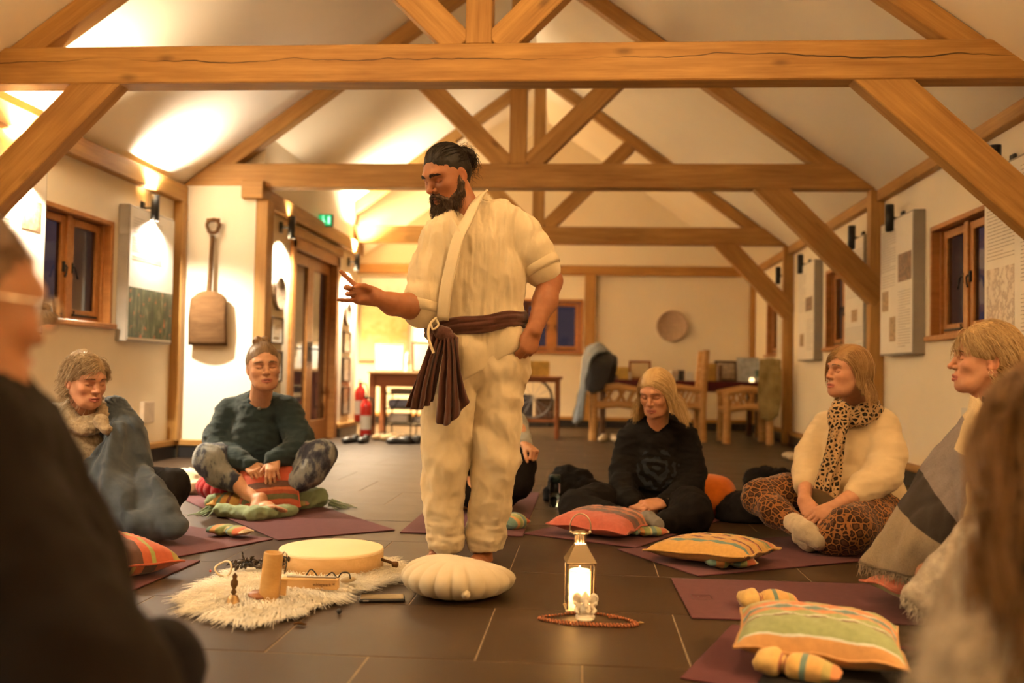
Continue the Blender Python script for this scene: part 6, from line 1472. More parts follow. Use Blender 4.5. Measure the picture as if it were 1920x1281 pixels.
for k in range(16): u = rr.normal(size=3); u /= np.linalg.norm(u); s.ell(np.array([0, -.125, .042])+u*np.array((.024, .020, .028)), (.016, .016, .016), .008)
V, Q = s.surf(); V = V+np_normals(V, Q)*folds(V, (60, 60, 60), .004, 2)[:, None]
cr = []
for k in range(420):
    u = rr.normal(size=3); u /= np.linalg.norm(u); b0 = np.array([0, -.125, .038])+u*np.array((.036, .030, .040)); L = rr.uniform(.02, .05)*(1.7 if rr.uniform() < .22 else 1); ph = rr.uniform(0, 6.28); e1 = np.cross(u, rr.normal(size=3)); e1 /= np.linalg.norm(e1); e2 = np.cross(u, e1)
    dn = np.array([0, -.25, -.9]) if rr.uniform() < .5 else u*.3; cr.append([b0+(u*.2+dn*t)*L*t+(e1*math.cos(ph+t*9)+e2*math.sin(ph+t*9))*.009*min(1, t*3) for t in np.linspace(0, 1, 10)])
cr = np.array(cr); cr = xf(HM, cr.reshape(-1, 3)).reshape(cr.shape)
hair_obj(HM, man, HDARK, cp, [pa, cr], .0011, .0005, 3, extra=[(xf(HM, V), Q)])
s = SDF((-.1, -.03, -.24), (.1, .13, .01), .003)
s.ell((0, .052, -.105), (.048, .040, .042), .02); s.ell((0, .060, -.142), (.046, .038, .052), .02); s.ell((0, .062, -.172), (.038, .032, .040), .02)
for x in (-1, 1):
    s.chain([(x*.066, .000, .0), (x*.064, .004, -.035), (x*.058, .016, -.072), (x*.036, .05, -.105)], [.007, .012, .018, .024], .02); s.chain([(x*.004, .0985, -.057), (x*.020, .090, -.064), (x*.032, .076, -.082)], [.0058, .0078, .011], .006)
    s.cone((x*.045, .045, -.08), (x*.03, .065, -.09), .016, .016, .015)
s.ell((0, .104, -.0735), (.0165, .012, .0055), .003, 'sub')
V, Q = s.surf(); V = relax(V, Q, 1); N = np_normals(V, Q); sel = np.random.default_rng(4).choice(len(V), 6500); p0 = V[sel]; n0 = N[sel]; gl = np3(Matrix(HM).to_3x3().inverted() @ Vector((0, 0, -1))); gl /= np.linalg.norm(gl)
rr = np.random.default_rng(6); L = rr.uniform(.008, .019, (len(sel), 1))*np.where(p0[:, 2:3] < -.09, 1.35, .6); ax = rr.normal(size=(len(sel), 3)); ph = rr.uniform(0, 6.28, (len(sel), 1)); e1 = np.cross(n0, ax); e1 /= np.linalg.norm(e1, axis=1, keepdims=True)
P = np.stack([p0-n0*.002+(n0*.42*t+(gl*.8+ax*.10)*t*t)*L*1.5+e1*.0018*np.sin(t*7+ph) for t in np.linspace(0, 1, 7)], 1)
hair_obj(HM, man, BEARD, None, [xf(HM, P.reshape(-1, 3)).reshape(P.shape)], .0009, .0004, 5, 'beard', extra=[(xf(HM, V+N*folds(V, (70, 70, 30), .003, 1)[:, None]), Q)])

# ================================================================== seated people
FAIR = (.56, .31, .19); ROSY = (.55, .285, .175)
def simple_body(tone, head, hands, torso, extra=()):
    return [head]+hands+[core(tone, torso)]+list(extra)
def hand(tone, wr, fwd, up, curl, spread=(8, 2, -4, -12), thumb=(30, -25, 20, 20), mir=1, fore=None, r=(.036, .026), sc=.92):
    wr = np3(wr); pts = [wr, wr+np.array(fwd)/np.linalg.norm(fwd)*.21]+([np3(fore)] if fore is not None else [])
    def b(s):
        if fore is not None: s.cone(fore, wr, r[0], r[1], .02)
        hand_prims(s, frame(wr, fwd, up), curl, spread, thumb, mir=mir, sc=sc)
    return limb_skin(b, *bounds(pts, .075), tone, .0028)
REST = ((25, 25, 12), (28, 28, 14), (30, 30, 15), (32, 30, 15)); FIST = ((70, 85, 45), (72, 88, 45), (74, 88, 45), (76, 85, 45)); CLASP = ((40, 55, 25), (42, 58, 25), (44, 58, 25), (46, 55, 25))

# ---- woman in the teal jumper
tl = person('woman with tied-up hair in dark teal jumper and tie-dyed leggings on crimson cushion', None)
HT = head_matrix(D(494, 688, 5.22), 207, 2, 4, 1.10)
hd = make_head(HT, D(487, 760, 5.36), FAIR, lips=(.42, .13, .11), h=.0026, jaw=1.02, age=.9, blush=.35, mouth_open=.0008)
h1 = hand(FAIR, J(466, 869, 5.20), J(490, 897, 5.11)-J(466, 869, 5.20), (.1, -.75, .65), REST, mir=-1, fore=J(440, 858, 5.28), thumb=(45, -10, 10, 10))
h2 = hand(FAIR, J(514, 860, 5.19), J(508, 895, 5.10)-J(514, 860, 5.19), (.0, -.75, .65), REST, mir=1, fore=J(540, 850, 5.28), thumb=(45, -10, 10, 10))
l1 = limb_skin(lambda s: (s.chain([J(445, 905, 5.18), J(470, 930, 5.11), J(488, 943, 5.06)], [.052, .042, .034], .02), foot_prims(s, J(488, 943, 5.05), J(546, 944, 5.0), up=(.0, .55, .8), mir=-1, sc=.92)), *bounds([J(440, 900, 5.2), J(560, 950, 4.98), J(490, 965, 5.0)], .09), FAIR, .004)
l2 = limb_skin(lambda s: (s.chain([J(556, 905, 5.22), J(535, 925, 5.17), J(518, 938, 5.14)], [.052, .044, .036], .02), foot_prims(s, J(518, 938, 5.14), J(470, 952, 5.10), up=(.0, .5, .85), mir=1, sc=.92)), *bounds([J(556, 905, 5.25), J(455, 955, 5.05), J(520, 965, 5.1)], .09), FAIR, .004)
body_obj(tl, simple_body(FAIR, hd, [h1, h2, l1, l2], [([J(486, 775, 5.40), J(480, 870, 5.50)], [.09, .12]), ([J(470, 885, 5.48), J(392, 862, 5.22), J(445, 905, 5.18)], [.08, .06, .045]), ([J(490, 885, 5.48), J(602, 855, 5.28), J(556, 905, 5.22)], [.08, .06, .045])]))
TEAL = fabric('teal_jersey', (.022, .038, .044), var=.12, weave=800, sheen=.15)
def jm(s):
    s.chain([J(486, 775, 5.40), J(482, 820, 5.44), J(478, 866, 5.46)], [.125, .155, .165], .06); s.chain([J(440, 770, 5.42), J(486, 752, 5.40), J(532, 768, 5.42)], [.075, .068, .075], .04)
    s.chain([J(430, 775, 5.42), J(410, 822, 5.38), J(416, 848, 5.32)], [.078, .080, .070], .03); s.chain([J(414, 846, 5.32), J(446, 862, 5.25), J(468, 871, 5.20)], [.072, .056, .043], .03)
    s.chain([J(540, 775, 5.42), J(560, 822, 5.38), J(556, 842, 5.32)], [.078, .078, .068], .03); s.chain([J(556, 842, 5.32), J(534, 854, 5.25), J(512, 862, 5.20)], [.070, .055, .043], .03)
    s.cone(J(487, 720, 5.36), J(489, 752, 5.33), .066, .058, .008, 'sub')
lo, hi = bounds([J(390, 720, 5.3), J(580, 900, 5.3)], .08); lo[1] -= .2; hi[1] += .35
cloth('jumper', tl, TEAL, jm, lo, hi, .008, [((5, 5, 7), .008, False), ((9, 9, 24), .0055), ((20, 20, 12), .002)], 20)
ring_band('neckband', J(488, 751, 5.35), .068, .062, 0.0, .010, TEAL, tl, 0, 3, .008)
MB().tube([J(487, 752, 5.30)+np.array((.062*math.sin(a), -.052*math.cos(a)+.05, -.030*math.cos(a)+.01)) for a in np.linspace(-1.8, 1.8, 21)], .0016, 5).build('pendant_cord', IRON, tl)
MB().lathe([(.0001, -.010), (.010, -.006), (.012, 0), (.008, .008), (.0001, .012)], J(486, 766, 5.27), 12, sq=(1, .5)).build('pendant', plain('pendant_stone', (.16, .15, .13), rough=.3), tl)
def tiedye():
    t = NT('tie_dye'); v = t.coord('Object', (9, 9, 4.5), (.3, .5, .2)); n1 = t.noise(v, 1.6, 4, .62); n2 = t.noise(t.coord('Object', (40, 40, 8)), 1.2, 2)
    t.col(t.ramp(t.math('ADD', n1, t.math('MULTIPLY', t.math('SUBTRACT', n2, .5), .18)), [(.40, (.035, .039, .065)), (.47, (.08, .09, .12)), (.52, (.20, .215, .22)), (.66, (.27, .285, .29))])); t.set(rough=.85, sheen=.15, spec=.2); t.bump(t.noise(t.coord('Object'), 800, 2), .001, .5); return t.m
def lg(s):
    s.cone(J(478, 880, 5.52), J(478, 892, 5.54), .165, .165, .05, flat=((0, 0, 1), .75))
    s.chain([J(455, 884, 5.48), J(412, 866, 5.28), J(393, 862, 5.20)], [.115, .098, .086], .03); s.chain([J(393, 862, 5.20), J(412, 888, 5.19), J(440, 907, 5.17)], [.082, .070, .054], .03)
    s.chain([J(505, 884, 5.48), J(575, 862, 5.32), J(603, 853, 5.26)], [.115, .094, .080], .03); s.chain([J(603, 853, 5.26), J(582, 886, 5.23), J(558, 904, 5.21)], [.082, .078, .058], .03)
lo, hi = bounds([J(360, 800, 5.2), J(640, 950, 5.2)], .05); lo[1] -= .15; hi[1] += .5
cloth('leggings', tl, tiedye(), lg, lo, hi, .008, [((8, 8, 8), .008, False), ((18, 18, 18), .004)], 21)
cushion('orange striped cushion in the lap of the woman in teal', tuple(J(506, 912, 5.17)), .32, .30, .09, R_(14), S_LAP, (R_(52), R_(-6)), 8)
cushion('amber cushion edge under the shins of the woman in teal', tuple(J(455, 943, 5.22)), .34, .22, .09, R_(6), S_AMBER, (R_(6), R_(4)), 9)
HBR = hair_mat('hair_brown_grey', (.12, .07, .036), (.34, .23, .13))
eyebrows(HT, tl, HBR, .8, head=hd)
kp = lambda p: (p[:, 2] > np.where(p[:, 1] > .0, .045+.35*p[:, 1], -.035+.8*np.clip(p[:, 1], -.08, 0)*-1-.04)) & ~((np.abs(p[:, 0]) > .06) & (p[:, 1] > -.03) & (p[:, 2] < .03))
cpT = hair_cap(.11, 0, .005, -.045); rt_ = cap_roots(cpT, 2400, 11); B = np.array([.0, -.045, .135])
pa = hair_flow(HT, rt_, np.linalg.norm(rt_-B, axis=1)*1.0, lambda P, t: (B-P)/np.maximum(np.linalg.norm(B-P, axis=1, keepdims=True), 1e-4), .0, 9, (.004, .010), .10, seed=12)
s = SDF((-.07, -.12, .07), (.07, .04, .19), .0035)
for k in range(9): a = k*.7; s.ell((.022*math.cos(a), -.045+.022*math.sin(a), .132+.010*math.sin(a*2.3)), (.019, .019, .015), .01)
V, Q = s.surf(); V = V+np_normals(V, Q)*folds(V, (70, 70, 25), .003, 2)[:, None]
hair_obj(HT, tl, HBR, cpT, [pa], .0011, .0005, 13, extra=[(xf(HT, V), Q)])

# ---- woman in the blue blanket
bw = person('grey-blonde woman in an oatmeal cowl jumper with a blue blanket round her shoulder', None)
HB = head_matrix(D(160, 714, 4.40), 240, -8, 0, 1.04)
hd = make_head(HB, D(163, 790, 4.50), ROSY, lips=(.42, .12, .10), h=.0025, age=1.0, blush=.4, mouth_open=.0015)
h1 = hand(ROSY, J(136, 888, 4.22), J(185, 905, 4.12)-J(136, 888, 4.22), (.1, -.5, .85), REST, mir=-1, fore=J(100, 872, 4.30))
body_obj(bw, simple_body(ROSY, hd, [h1], [([J(163, 810, 4.52), J(165, 940, 4.58)], [.09, .13]), ([J(175, 955, 4.55), J(318, 922, 4.40), J(250, 975, 4.2)], [.09, .06, .045]), ([J(150, 960, 4.5), J(80, 985, 4.2), J(200, 995, 4.1)], [.09, .06, .045])]))
def knit(name, lo_, hi_, sc=130, rib=0, hgt=.004):
    t = NT(name); v = t.coord('Object'); n = t.noise(v, 60, 4, .7); t.col(t.ramp(n, [(.3, lo_), (.5, tuple((a+b)/2 for a, b in zip(lo_, hi_))), (.7, hi_)])); wv = t.n('ShaderNodeTexWave', wave_type='BANDS', bands_direction='Z' if not rib else 'X'); t.l(v, wv.inputs[0]); wv.inputs['Scale'].default_value = sc/3.1; wv.inputs['Distortion'].default_value = 1.2
    t.set(rough=.95, sheen=.35, spec=.15); t.bump(t.math('ADD', wv.outputs[1], n), hgt, .7); return t.m
OAT = knit('oatmeal_knit', (.20, .135, .075), (.50, .39, .25), 260, 0, .002)
def jb(s):
    s.chain([J(160, 800, 4.52), J(158, 860, 4.53), J(160, 930, 4.56)], [.135, .165, .175], .06); s.chain([J(105, 792, 4.52), J(163, 770, 4.50), J(215, 785, 4.55)], [.080, .075, .08], .04)
    s.chain([J(105, 795, 4.50), J(82, 840, 4.42), J(88, 866, 4.34)], [.085, .088, .075], .03); s.chain([J(88, 864, 4.34), J(115, 880, 4.27), J(130, 887, 4.23)], [.078, .052, .044], .03)
    s.cone(J(168, 730, 4.44), J(166, 770, 4.45), .070, .060, .008, 'sub')
lo, hi = bounds([J(60, 740, 4.4), J(240, 970, 4.5)], .08); lo[1] -= .25; hi[1] += .3
cloth('jumper', bw, OAT, jb, lo, hi, .009, [((5, 5, 6), .008, False), ((10, 10, 22), .005)], 30)
s = SDF(*[np.array(q) for q in bounds([J(120, 735, 4.35), J(215, 815, 4.5)], .14)], .006); c0 = J(163, 772, 4.45); n = 22
for lev, (ra, rb, dz, rr_) in enumerate(((.078, .072, .026, .022), (.092, .086, -.006, .025))):
    q = [c0+np.array((ra*math.cos(a)+.012*math.sin(a)*0, rb*math.sin(a), dz-.075*max(0, -math.sin(a-.35)))) for a in np.linspace(0, 2*math.pi, n)]; s.chain(q, [rr_]*n, .012)
s.cone(J(190, 790, 4.33), J(200, 806, 4.31), .030, .020, .02); V, Q = s.surf(); V = relax(V, Q, 1); V = V+np_normals(V, Q)*folds(V, (14, 14, 30), .006, 3)[:, None]
np_mesh('cowl_collar', [(V, Q)], knit('oatmeal_rib', (.24, .17, .10), (.54, .43, .28), 330, 1, .003), bw)
LEGB = fabric('black_leggings', (.0075, .006, .006), var=.25, sheen=.0)
def lgb(s): s.chain([J(190, 958, 4.55), J(290, 915, 4.45), J(322, 912, 4.38)], [.11, .088, .078], .03); s.chain([J(322, 912, 4.38), J(300, 955, 4.28), J(250, 980, 4.2)], [.078, .07, .05], .03); s.cone(J(165, 970, 4.58), J(150, 975, 4.45), .16, .14, .05, flat=((0, 0, 1), .7)); s.chain([J(140, 970, 4.5), J(70, 985, 4.22), J(190, 1000, 4.1)], [.10, .085, .05], .03)
lo, hi = bounds([J(40, 880, 4.2), J(370, 1010, 4.3)], .1); lo[1] -= .3; hi[1] += .45; lo[2] = -.02
cloth('leggings', bw, LEGB, lgb, lo, hi, .009, [((10, 10, 10), .006)], 31, floor=.009)
BLUE = fabric('blue_fleece', (.040, .056, .080), var=.22, weave=500, bump=.002, nscale=7, sheen=.18, c2=(.075, .096, .125, 1))
def bl_(s):
    s.chain([J(214, 770, 4.52), J(232, 812, 4.49), J(238, 868, 4.44), J(244, 915, 4.38)], [.066, .090, .098, .10], .04)
    s.chain([J(222, 800, 4.38), J(206, 850, 4.31), J(186, 895, 4.24), J(178, 945, 4.16)], [.030, .050, .070, .085], .04); s.chain([J(205, 905, 4.3), J(212, 950, 4.2), J(215, 985, 4.13)], [.10, .115, .09], .05)
    s.chain([J(262, 905, 4.38), J(288, 945, 4.28), J(322, 984, 4.20)], [.06, .075, .042], .05); s.chain([J(190, 992, 4.10), J(260, 990, 4.13), J(335, 990, 4.19)], [.048, .05, .035], .04); s.chain([J(268, 888, 4.36), J(282, 920, 4.28), J(300, 960, 4.2)], [.035, .055, .06], .04)
def bpost(V):
    """long soft folds falling from the shoulder to the lap and floor"""
    o = J(225, 770, 4.45); d = V-o; a = np.arctan2(d[:, 0]*.9+.02, -d[:, 2]+.02); r = np.linalg.norm(d, axis=1); k = np.clip(r/.25, 0, 1)*.019
    f = np.sin(a*15+3*np.sin(r*5))+.5*np.sin(a*31+r*9); V = V.copy(); V[:, 1] -= k*f; V[:, 2] += .3*k*f*(V[:, 2] > .1); return V
lo, hi = bounds([J(120, 750, 4.1), J(370, 1010, 4.3)], .1); lo[1] -= .2; hi[1] += .3; lo[2] = -.03
cloth('blue_blanket', bw, BLUE, bl_, lo, hi, .008, [((4, 4, 3), .012, False), ((9, 9, 5), .007, True)], 32, bpost, floor=.010)
HGB = hair_mat('hair_grey_blonde', (.26, .17, .085), (.62, .50, .34))
eyebrows(HB, bw, HBR, .8, head=hd)
kp = lambda p: (p[:, 2] > np.where(p[:, 1] > .01, .052+.12*(p[:, 1]-.01), -.075)) & ~((np.abs(p[:, 0]) > .05) & (p[:, 1] > .0) & (p[:, 2] < .045))
rt_ = scalp_roots(2300, kp, 31)
def fl(P, t):
    v = P-np.array([-.03, .0, .10]); v[:, 2] *= .3; v[:, 1] = np.where(P[:, 1] > .03, v[:, 1]*.25-.02, v[:, 1]); v[:, 0] = np.where(P[:, 1] > .02, np.sign(v[:, 0])*np.maximum(np.abs(v[:, 0]), .05), v[:, 0])
    return v/np.maximum(np.linalg.norm(v, axis=1, keepdims=True), 1e-4)+np.array([0, -.1, -.35*t])
pa = hair_flow(HB, rt_, np.where(rt_[:, 1] > .02, .075, .066), fl, .45, 10, (.008, .026), .10, .25, 11, 32)
hair_obj(HB, bw, HGB, hair_cap(.075, 0, .010, -.07), [pa], .0014, .0006, 33)
for x in (1,): MB().lathe([(.0001, -.004), (.004, 0), (.0001, .004)], tuple(HB @ Vector((.083, -.004, -.040))), 8).build('earring', plain('pearl', (.7, .66, .58), rough=.2), bw)

# ---- blonde woman in black
kw = person('blonde woman with bobbed hair in a black hoodie and black leggings, hands clasped', None)
HK = head_matrix(D(1231, 736, 5.26), 152, -17, 0, 1.05)
hd = make_head(HK, D(1232, 805, 5.38), ROSY, lips=(.40, .12, .10), h=.0026, age=.4, blush=.35, jaw=.96)
h1 = hand(ROSY, J(1187, 946, 5.11), J(1225, 950, 5.06)-J(1187, 946, 5.11), (-.1, -.55, .8), CLASP, mir=-1, fore=J(1172, 930, 5.2), sc=.95)
h2 = hand(ROSY, J(1240, 943, 5.10), J(1200, 950, 5.04)-J(1240, 943, 5.10), (.1, -.6, .8), CLASP, mir=1, fore=J(1262, 930, 5.2), sc=.95)
body_obj(kw, simple_body(ROSY, hd, [h1, h2], [([J(1232, 820, 5.42), J(1230, 930, 5.50)], [.09, .13]), ([J(1210, 955, 5.45), J(1085, 955, 5.15), J(1195, 982, 4.98)], [.09, .06, .04]), ([J(1255, 955, 5.45), J(1295, 968, 5.0), J(1225, 985, 4.95)], [.09, .06, .04])]))
def hoodie_mat():
    t = NT('black_hoodie'); v = t.coord('Object'); C_ = J(1231, 880, 5.27); mp = t.n('ShaderNodeMapping'); t.l(v, mp.inputs[0]); mp.inputs['Location'].default_value = (-C_[0], 0, -C_[2]); mp.inputs['Scale'].default_value = (1, 0, 1)
    ln = t.n('ShaderNodeVectorMath', operation='LENGTH'); t.l(mp.outputs[0], ln.inputs[0]); n = t.noise(mp.outputs[0], 13, 2)
    wv = t.math('SINE', t.math('ADD', t.math('MULTIPLY', ln.outputs['Value'], 110), t.math('MULTIPLY', n, 16))); ge = t.n('ShaderNodeNewGeometry'); sp = t.n('ShaderNodeSeparateXYZ'); t.l(ge.outputs['Normal'], sp.inputs[0])
    k = t.math('MULTIPLY', t.math('MULTIPLY', t.math('GREATER_THAN', wv, .05), t.math('LESS_THAN', ln.outputs['Value'], t.math('ADD', .062, t.math('MULTIPLY', n, .09)))), t.math('LESS_THAN', sp.outputs[1], -.2))
    t.col(t.mix(k, (.0055, .0048, .0050), (.022, .028, .038))); t.set(rough=.9, sheen=.0, spec=.2); t.bump(t.noise(v, 700, 2), .001, .5); return t.m
def hk(s):
    s.chain([J(1232, 830, 5.42), J(1231, 880, 5.44), J(1230, 935, 5.48)], [.130, .155, .165], .06); s.chain([J(1188, 822, 5.42), J(1232, 803, 5.40), J(1278, 820, 5.42)], [.078, .072, .078], .04)
    s.chain([J(1182, 826, 5.42), J(1170, 885, 5.38), J(1168, 915, 5.30)], [.075, .078, .070], .03); s.chain([J(1168, 912, 5.30), J(1178, 935, 5.18), J(1186, 944, 5.13)], [.072, .055, .046], .03)
    s.chain([J(1286, 826, 5.42), J(1298, 885, 5.38), J(1294, 912, 5.30)], [.075, .076, .070], .03); s.chain([J(1294, 912, 5.30), J(1266, 932, 5.20), J(1248, 941, 5.13)], [.072, .055, .046], .03)
    s.chain([J(1275, 800, 5.48), J(1232, 792, 5.52), J(1190, 800, 5.48)], [.05, .06, .05], .03)
    s.cone(J(1230, 775, 5.32), J(1231, 808, 5.29), .062, .030, .008, 'sub'); s.cone(J(1231, 805, 5.28), J(1232, 826, 5.26), .040, .008, .006, 'sub')
lo, hi = bounds([J(1140, 760, 5.2), J(1325, 960, 5.4)], .08); lo[1] -= .15; hi[1] += .3
cloth('hoodie', kw, hoodie_mat(), hk, lo, hi, .008, [((5, 5, 7), .008, False), ((9, 9, 22), .006)], 40)
def lk(s):
    s.cone(J(1230, 955, 5.50), J(1230, 962, 5.45), .165, .16, .05, flat=((0, 0, 1), .7)); s.chain([J(1205, 952, 5.45), J(1120, 945, 5.22), J(1082, 952, 5.12)], [.12, .102, .088], .03); s.chain([J(1082, 952, 5.12), J(1140, 972, 5.0), J(1195, 980, 4.97)], [.088, .07, .05], .03)
    s.chain([J(1258, 952, 5.42), J(1292, 955, 5.12), J(1298, 964, 5.02)], [.125, .108, .098], .03); s.chain([J(1298, 964, 5.02), J(1262, 980, 4.96), J(1235, 985, 4.94)], [.095, .07, .05], .03)
lo, hi = bounds([J(1040, 900, 5.0), J(1340, 1000, 5.2)], .1); lo[1] -= .2; hi[1] += .45; lo[2] = -.02
cloth('leggings', kw, _mc['black_leggings'], lk, lo, hi, .009, [((10, 10, 10), .007)], 41, floor=.010)
SOCK = fabric('grey_sock', (.20, .19, .18), weave=300, bump=.002)
cloth('sock', kw, SOCK, lambda s: s.chain([J(1188, 978, 4.98), J(1215, 976, 4.90), J(1232, 984, 4.85)], [.042, .042, .034], .02), *bounds([J(1180, 970, 5.0), J(1240, 990, 4.83)], .08), .006, [((20, 20, 20), .003)], 42, floor=.010)
wt = MB(); wc = J(1247, 941, 5.12); wt.lathe([(.030, -.010), (.033, -.009), (.033, .009), (.030, .010)], wc, 20, axis=tuple(J(1262, 930, 5.2)-J(1240, 943, 5.10))); wt.box(wc+np.array((.006, -.032, .008)), (.030, .010, .034), ch=.004); wt.build('wrist_watch', plain('watch_black', (.012, .012, .013), rough=.25), kw)
HBL = hair_mat('hair_blonde', (.42, .27, .11), (.80, .62, .34))
eyebrows(HK, kw, HBR, .7, head=hd)
def bob(M, parent, mat, seed, L, part_x=0.0, fringe=False, off=(.006, .018), n=2400, face_open=.045, cap=.07, wave=.05, spread=1.0, shells=None):
    kp = lambda p: (p[:, 2] > np.where(p[:, 1] > .0, .058 if not fringe else .050, -.045)) & ~((np.abs(p[:, 0]) > .045) & (p[:, 1] > .02) & (p[:, 2] < .05))
    rt = scalp_roots(n, kp, seed)
    def fl(P, t):
        v = np.zeros_like(P); sx = np.where(P[:, 0] > part_x, 1, -1); v[:, 0] = sx*(1.0-.55*t)*spread; v[:, 1] = np.where(P[:, 1] > .03, -.55+.2*t, -.15); v[:, 2] = -.25-1.2*t
        return v
    rr = np.random.default_rng(seed); ln = L*(.86+.2*rr.uniform(size=n))+.9*np.clip(rt[:, 2]-.02, 0, 1)
    P = hair_flow(M, rt, ln, fl, .9, 14, off, .035, wave, 9, seed+1, shells=shells)
    return hair_obj(M, parent, mat, hair_cap(cap, 0, .008, -.08), [P], .0015, .0007, seed+2)
bob(HK, kw, HBL, 43, .185, .012, n=2800, off=(.006, .020))

# ---- woman in the leopard scarf
lw = person('woman with a fringed bob in a cream jumper, leopard scarf and leopard leggings', None)
HL = head_matrix(D(1592, 698, 4.75), 110, 6, 0, 1.06)
hd = make_head(HL, D(1612, 772, 4.86), ROSY, lips=(.45, .14, .11), h=.0025, age=1.0, blush=.45, jaw=1.05, nose=.97, mouth_open=.0008)
h1 = hand(ROSY, J(1508, 938, 4.62), J(1530, 985, 4.50)-J(1508, 938, 4.62), (-.5, -.6, .5), REST, mir=-1, fore=J(1512, 900, 4.75), r=(.042, .028))
h2 = hand(ROSY, J(1562, 952, 4.50), J(1515, 975, 4.46)-J(1562, 952, 4.50), (-.1, -.7, .7), REST, mir=1, fore=J(1610, 925, 4.58), r=(.044, .028))
body_obj(lw, simple_body(ROSY, hd, [h1, h2], [([J(1612, 800, 4.88), J(1612, 930, 4.92)], [.09, .13]), ([J(1580, 945, 4.95), J(1430, 940, 4.82), J(1505, 990, 4.55)], [.09, .06, .04]), ([J(1640, 955, 4.85), J(1588, 998, 4.45), J(1530, 1005, 4.52)], [.1, .07, .04]), ([J(1645, 790, 4.8), J(1660, 870, 4.68), J(1610, 925, 4.58)], [.05, .045, .04]), ([J(1555, 790, 4.95), J(1520, 860, 4.88), J(1512, 900, 4.75)], [.05, .045, .04])]))
CREAMK = fabric('cream_jersey', (.66, .53, .34), var=.05, weave=700, sheen=.2)
def jl(s):
    s.chain([J(1608, 800, 4.88), J(1606, 850, 4.88), J(1602, 915, 4.88)], [.135, .165, .175], .06); s.chain([J(1558, 800, 4.95), J(1610, 775, 4.88), J(1650, 800, 4.80)], [.075, .072, .085], .04)
    s.chain([J(1652, 805, 4.79), J(1664, 850, 4.72), J(1655, 895, 4.66)], [.080, .084, .074], .03); s.chain([J(1655, 890, 4.66), J(1625, 912, 4.61), J(1606, 926, 4.58)], [.085, .068, .055], .03); s.cone(J(1640, 905, 4.63), J(1622, 914, 4.61), .078, .070, .008)
    s.chain([J(1550, 805, 4.96), J(1522, 855, 4.90), J(1512, 880, 4.82)], [.078, .078, .066], .03); s.cone(J(1512, 878, 4.82), J(1510, 905, 4.74), .064, .056, .02)
    s.cone(J(1545, 920, 4.80), J(1640, 930, 4.86), .13, .15, .05); s.plane(J(1600, 948, 4.85), (0, 0, -1), .004); s.cone(J(1604, 740, 4.82), J(1602, 768, 4.80), .066, .060, .008, 'sub')
lo, hi = bounds([J(1480, 740, 4.5), J(1700, 960, 5.0)], .08); lo[1] -= .05; hi[1] += .15
cloth('jumper', lw, CREAMK, jl, lo, hi, .008, [((4, 4, 5), .004, False), ((6, 6, 18), .004), ((16, 16, 9), .0015)], 50)
LEO = leopard('leopard_jersey', (.30, .125, .035), (.030, .012, .006), (.105, .040, .014), 34)
def ll(s):
    s.cone(J(1620, 955, 4.95), J(1600, 960, 4.9), .17, .16, .05, flat=((0, 0, 1), .8)); s.chain([J(1570, 945, 4.95), J(1470, 928, 4.88), J(1424, 932, 4.82)], [.12, .098, .082], .03); s.chain([J(1424, 932, 4.82), J(1455, 962, 4.68), J(1495, 985, 4.57)], [.080, .068, .050], .03)
    s.chain([J(1650, 955, 4.86), J(1625, 980, 4.62), J(1592, 995, 4.44)], [.14, .122, .104], .03); s.chain([J(1592, 995, 4.44), J(1560, 1010, 4.46), J(1535, 1010, 4.52)], [.10, .075, .05], .03)
lo, hi = bounds([J(1380, 900, 4.5), J(1700, 1045, 4.5)], .1); lo[1] -= .15; hi[1] += .7; lo[2] = -.02
cloth('leggings', lw, LEO, ll, lo, hi, .009, [((9, 9, 9), .007, False), ((20, 20, 20), .003)], 51, floor=.010)
for a, b_, c_ in (((1488, 980, 4.57), (1512, 996, 4.48), (1535, 1016, 4.42)), ((1545, 1006, 4.50), (1518, 1014, 4.50), (1500, 1006, 4.52))):
    cloth('sock', lw, fabric('cream_sock', (.56, .48, .36), weave=260, bump=.003), lambda s: s.chain([J(*a), J(*b_), J(*c_)], [.044, .046, .036], .02), *bounds([J(*a), J(*c_)], .08), .006, [((18, 18, 18), .004)], 52, floor=.010)
SCARF = leopard('leopard_scarf', (.46, .30, .15), (.010, .007, .005), (.40, .23, .11), 46, .20)
s = SDF(*[np.array(q) for q in bounds([J(1560, 735, 4.65), J(1650, 800, 4.95)], .12)], .006); c0 = J(1604, 768, 4.82); n = 20
for ra, rb, dz, r_ in ((.084, .080, .018, .025), (.096, .092, -.016, .027)): s.chain([c0+np.array((ra*math.cos(a), rb*math.sin(a), dz+.02*math.cos(a)*.5-.03*max(0, -math.sin(a+.6)))) for a in np.linspace(0, 2*math.pi, n)], [r_]*n, .012)
s.cone(J(1575, 772, 4.68), J(1572, 792, 4.66), .045, .038, .02); V, Q = s.surf(); V = relax(V, Q, 1); V = V+np_normals(V, Q)*folds(V, (22, 22, 14), .009, 3)[:, None]; sc_o = np_mesh('scarf', [(V, Q)], SCARF, lw)
def tail2(rows, seed, mat, parent, nm):
    A = patch(rows, 44, 30); V = A.reshape(-1, 3); u = np.tile(np.linspace(0, 1, 30), 44); du = np.gradient(A, axis=1); dv = np.gradient(A, axis=0); n = np.cross(du, dv).reshape(-1, 3); n /= np.maximum(np.linalg.norm(n, axis=1, keepdims=True), 1e-9)
    V = V+n*(.009*np.sin(u*15+seed+2*np.sin(V[:, 2]*7))+folds(V, (24, 24, 9), .004, seed))[:, None]; return MB().grid(V.reshape(A.shape), thick=.006).build(nm, mat, parent)
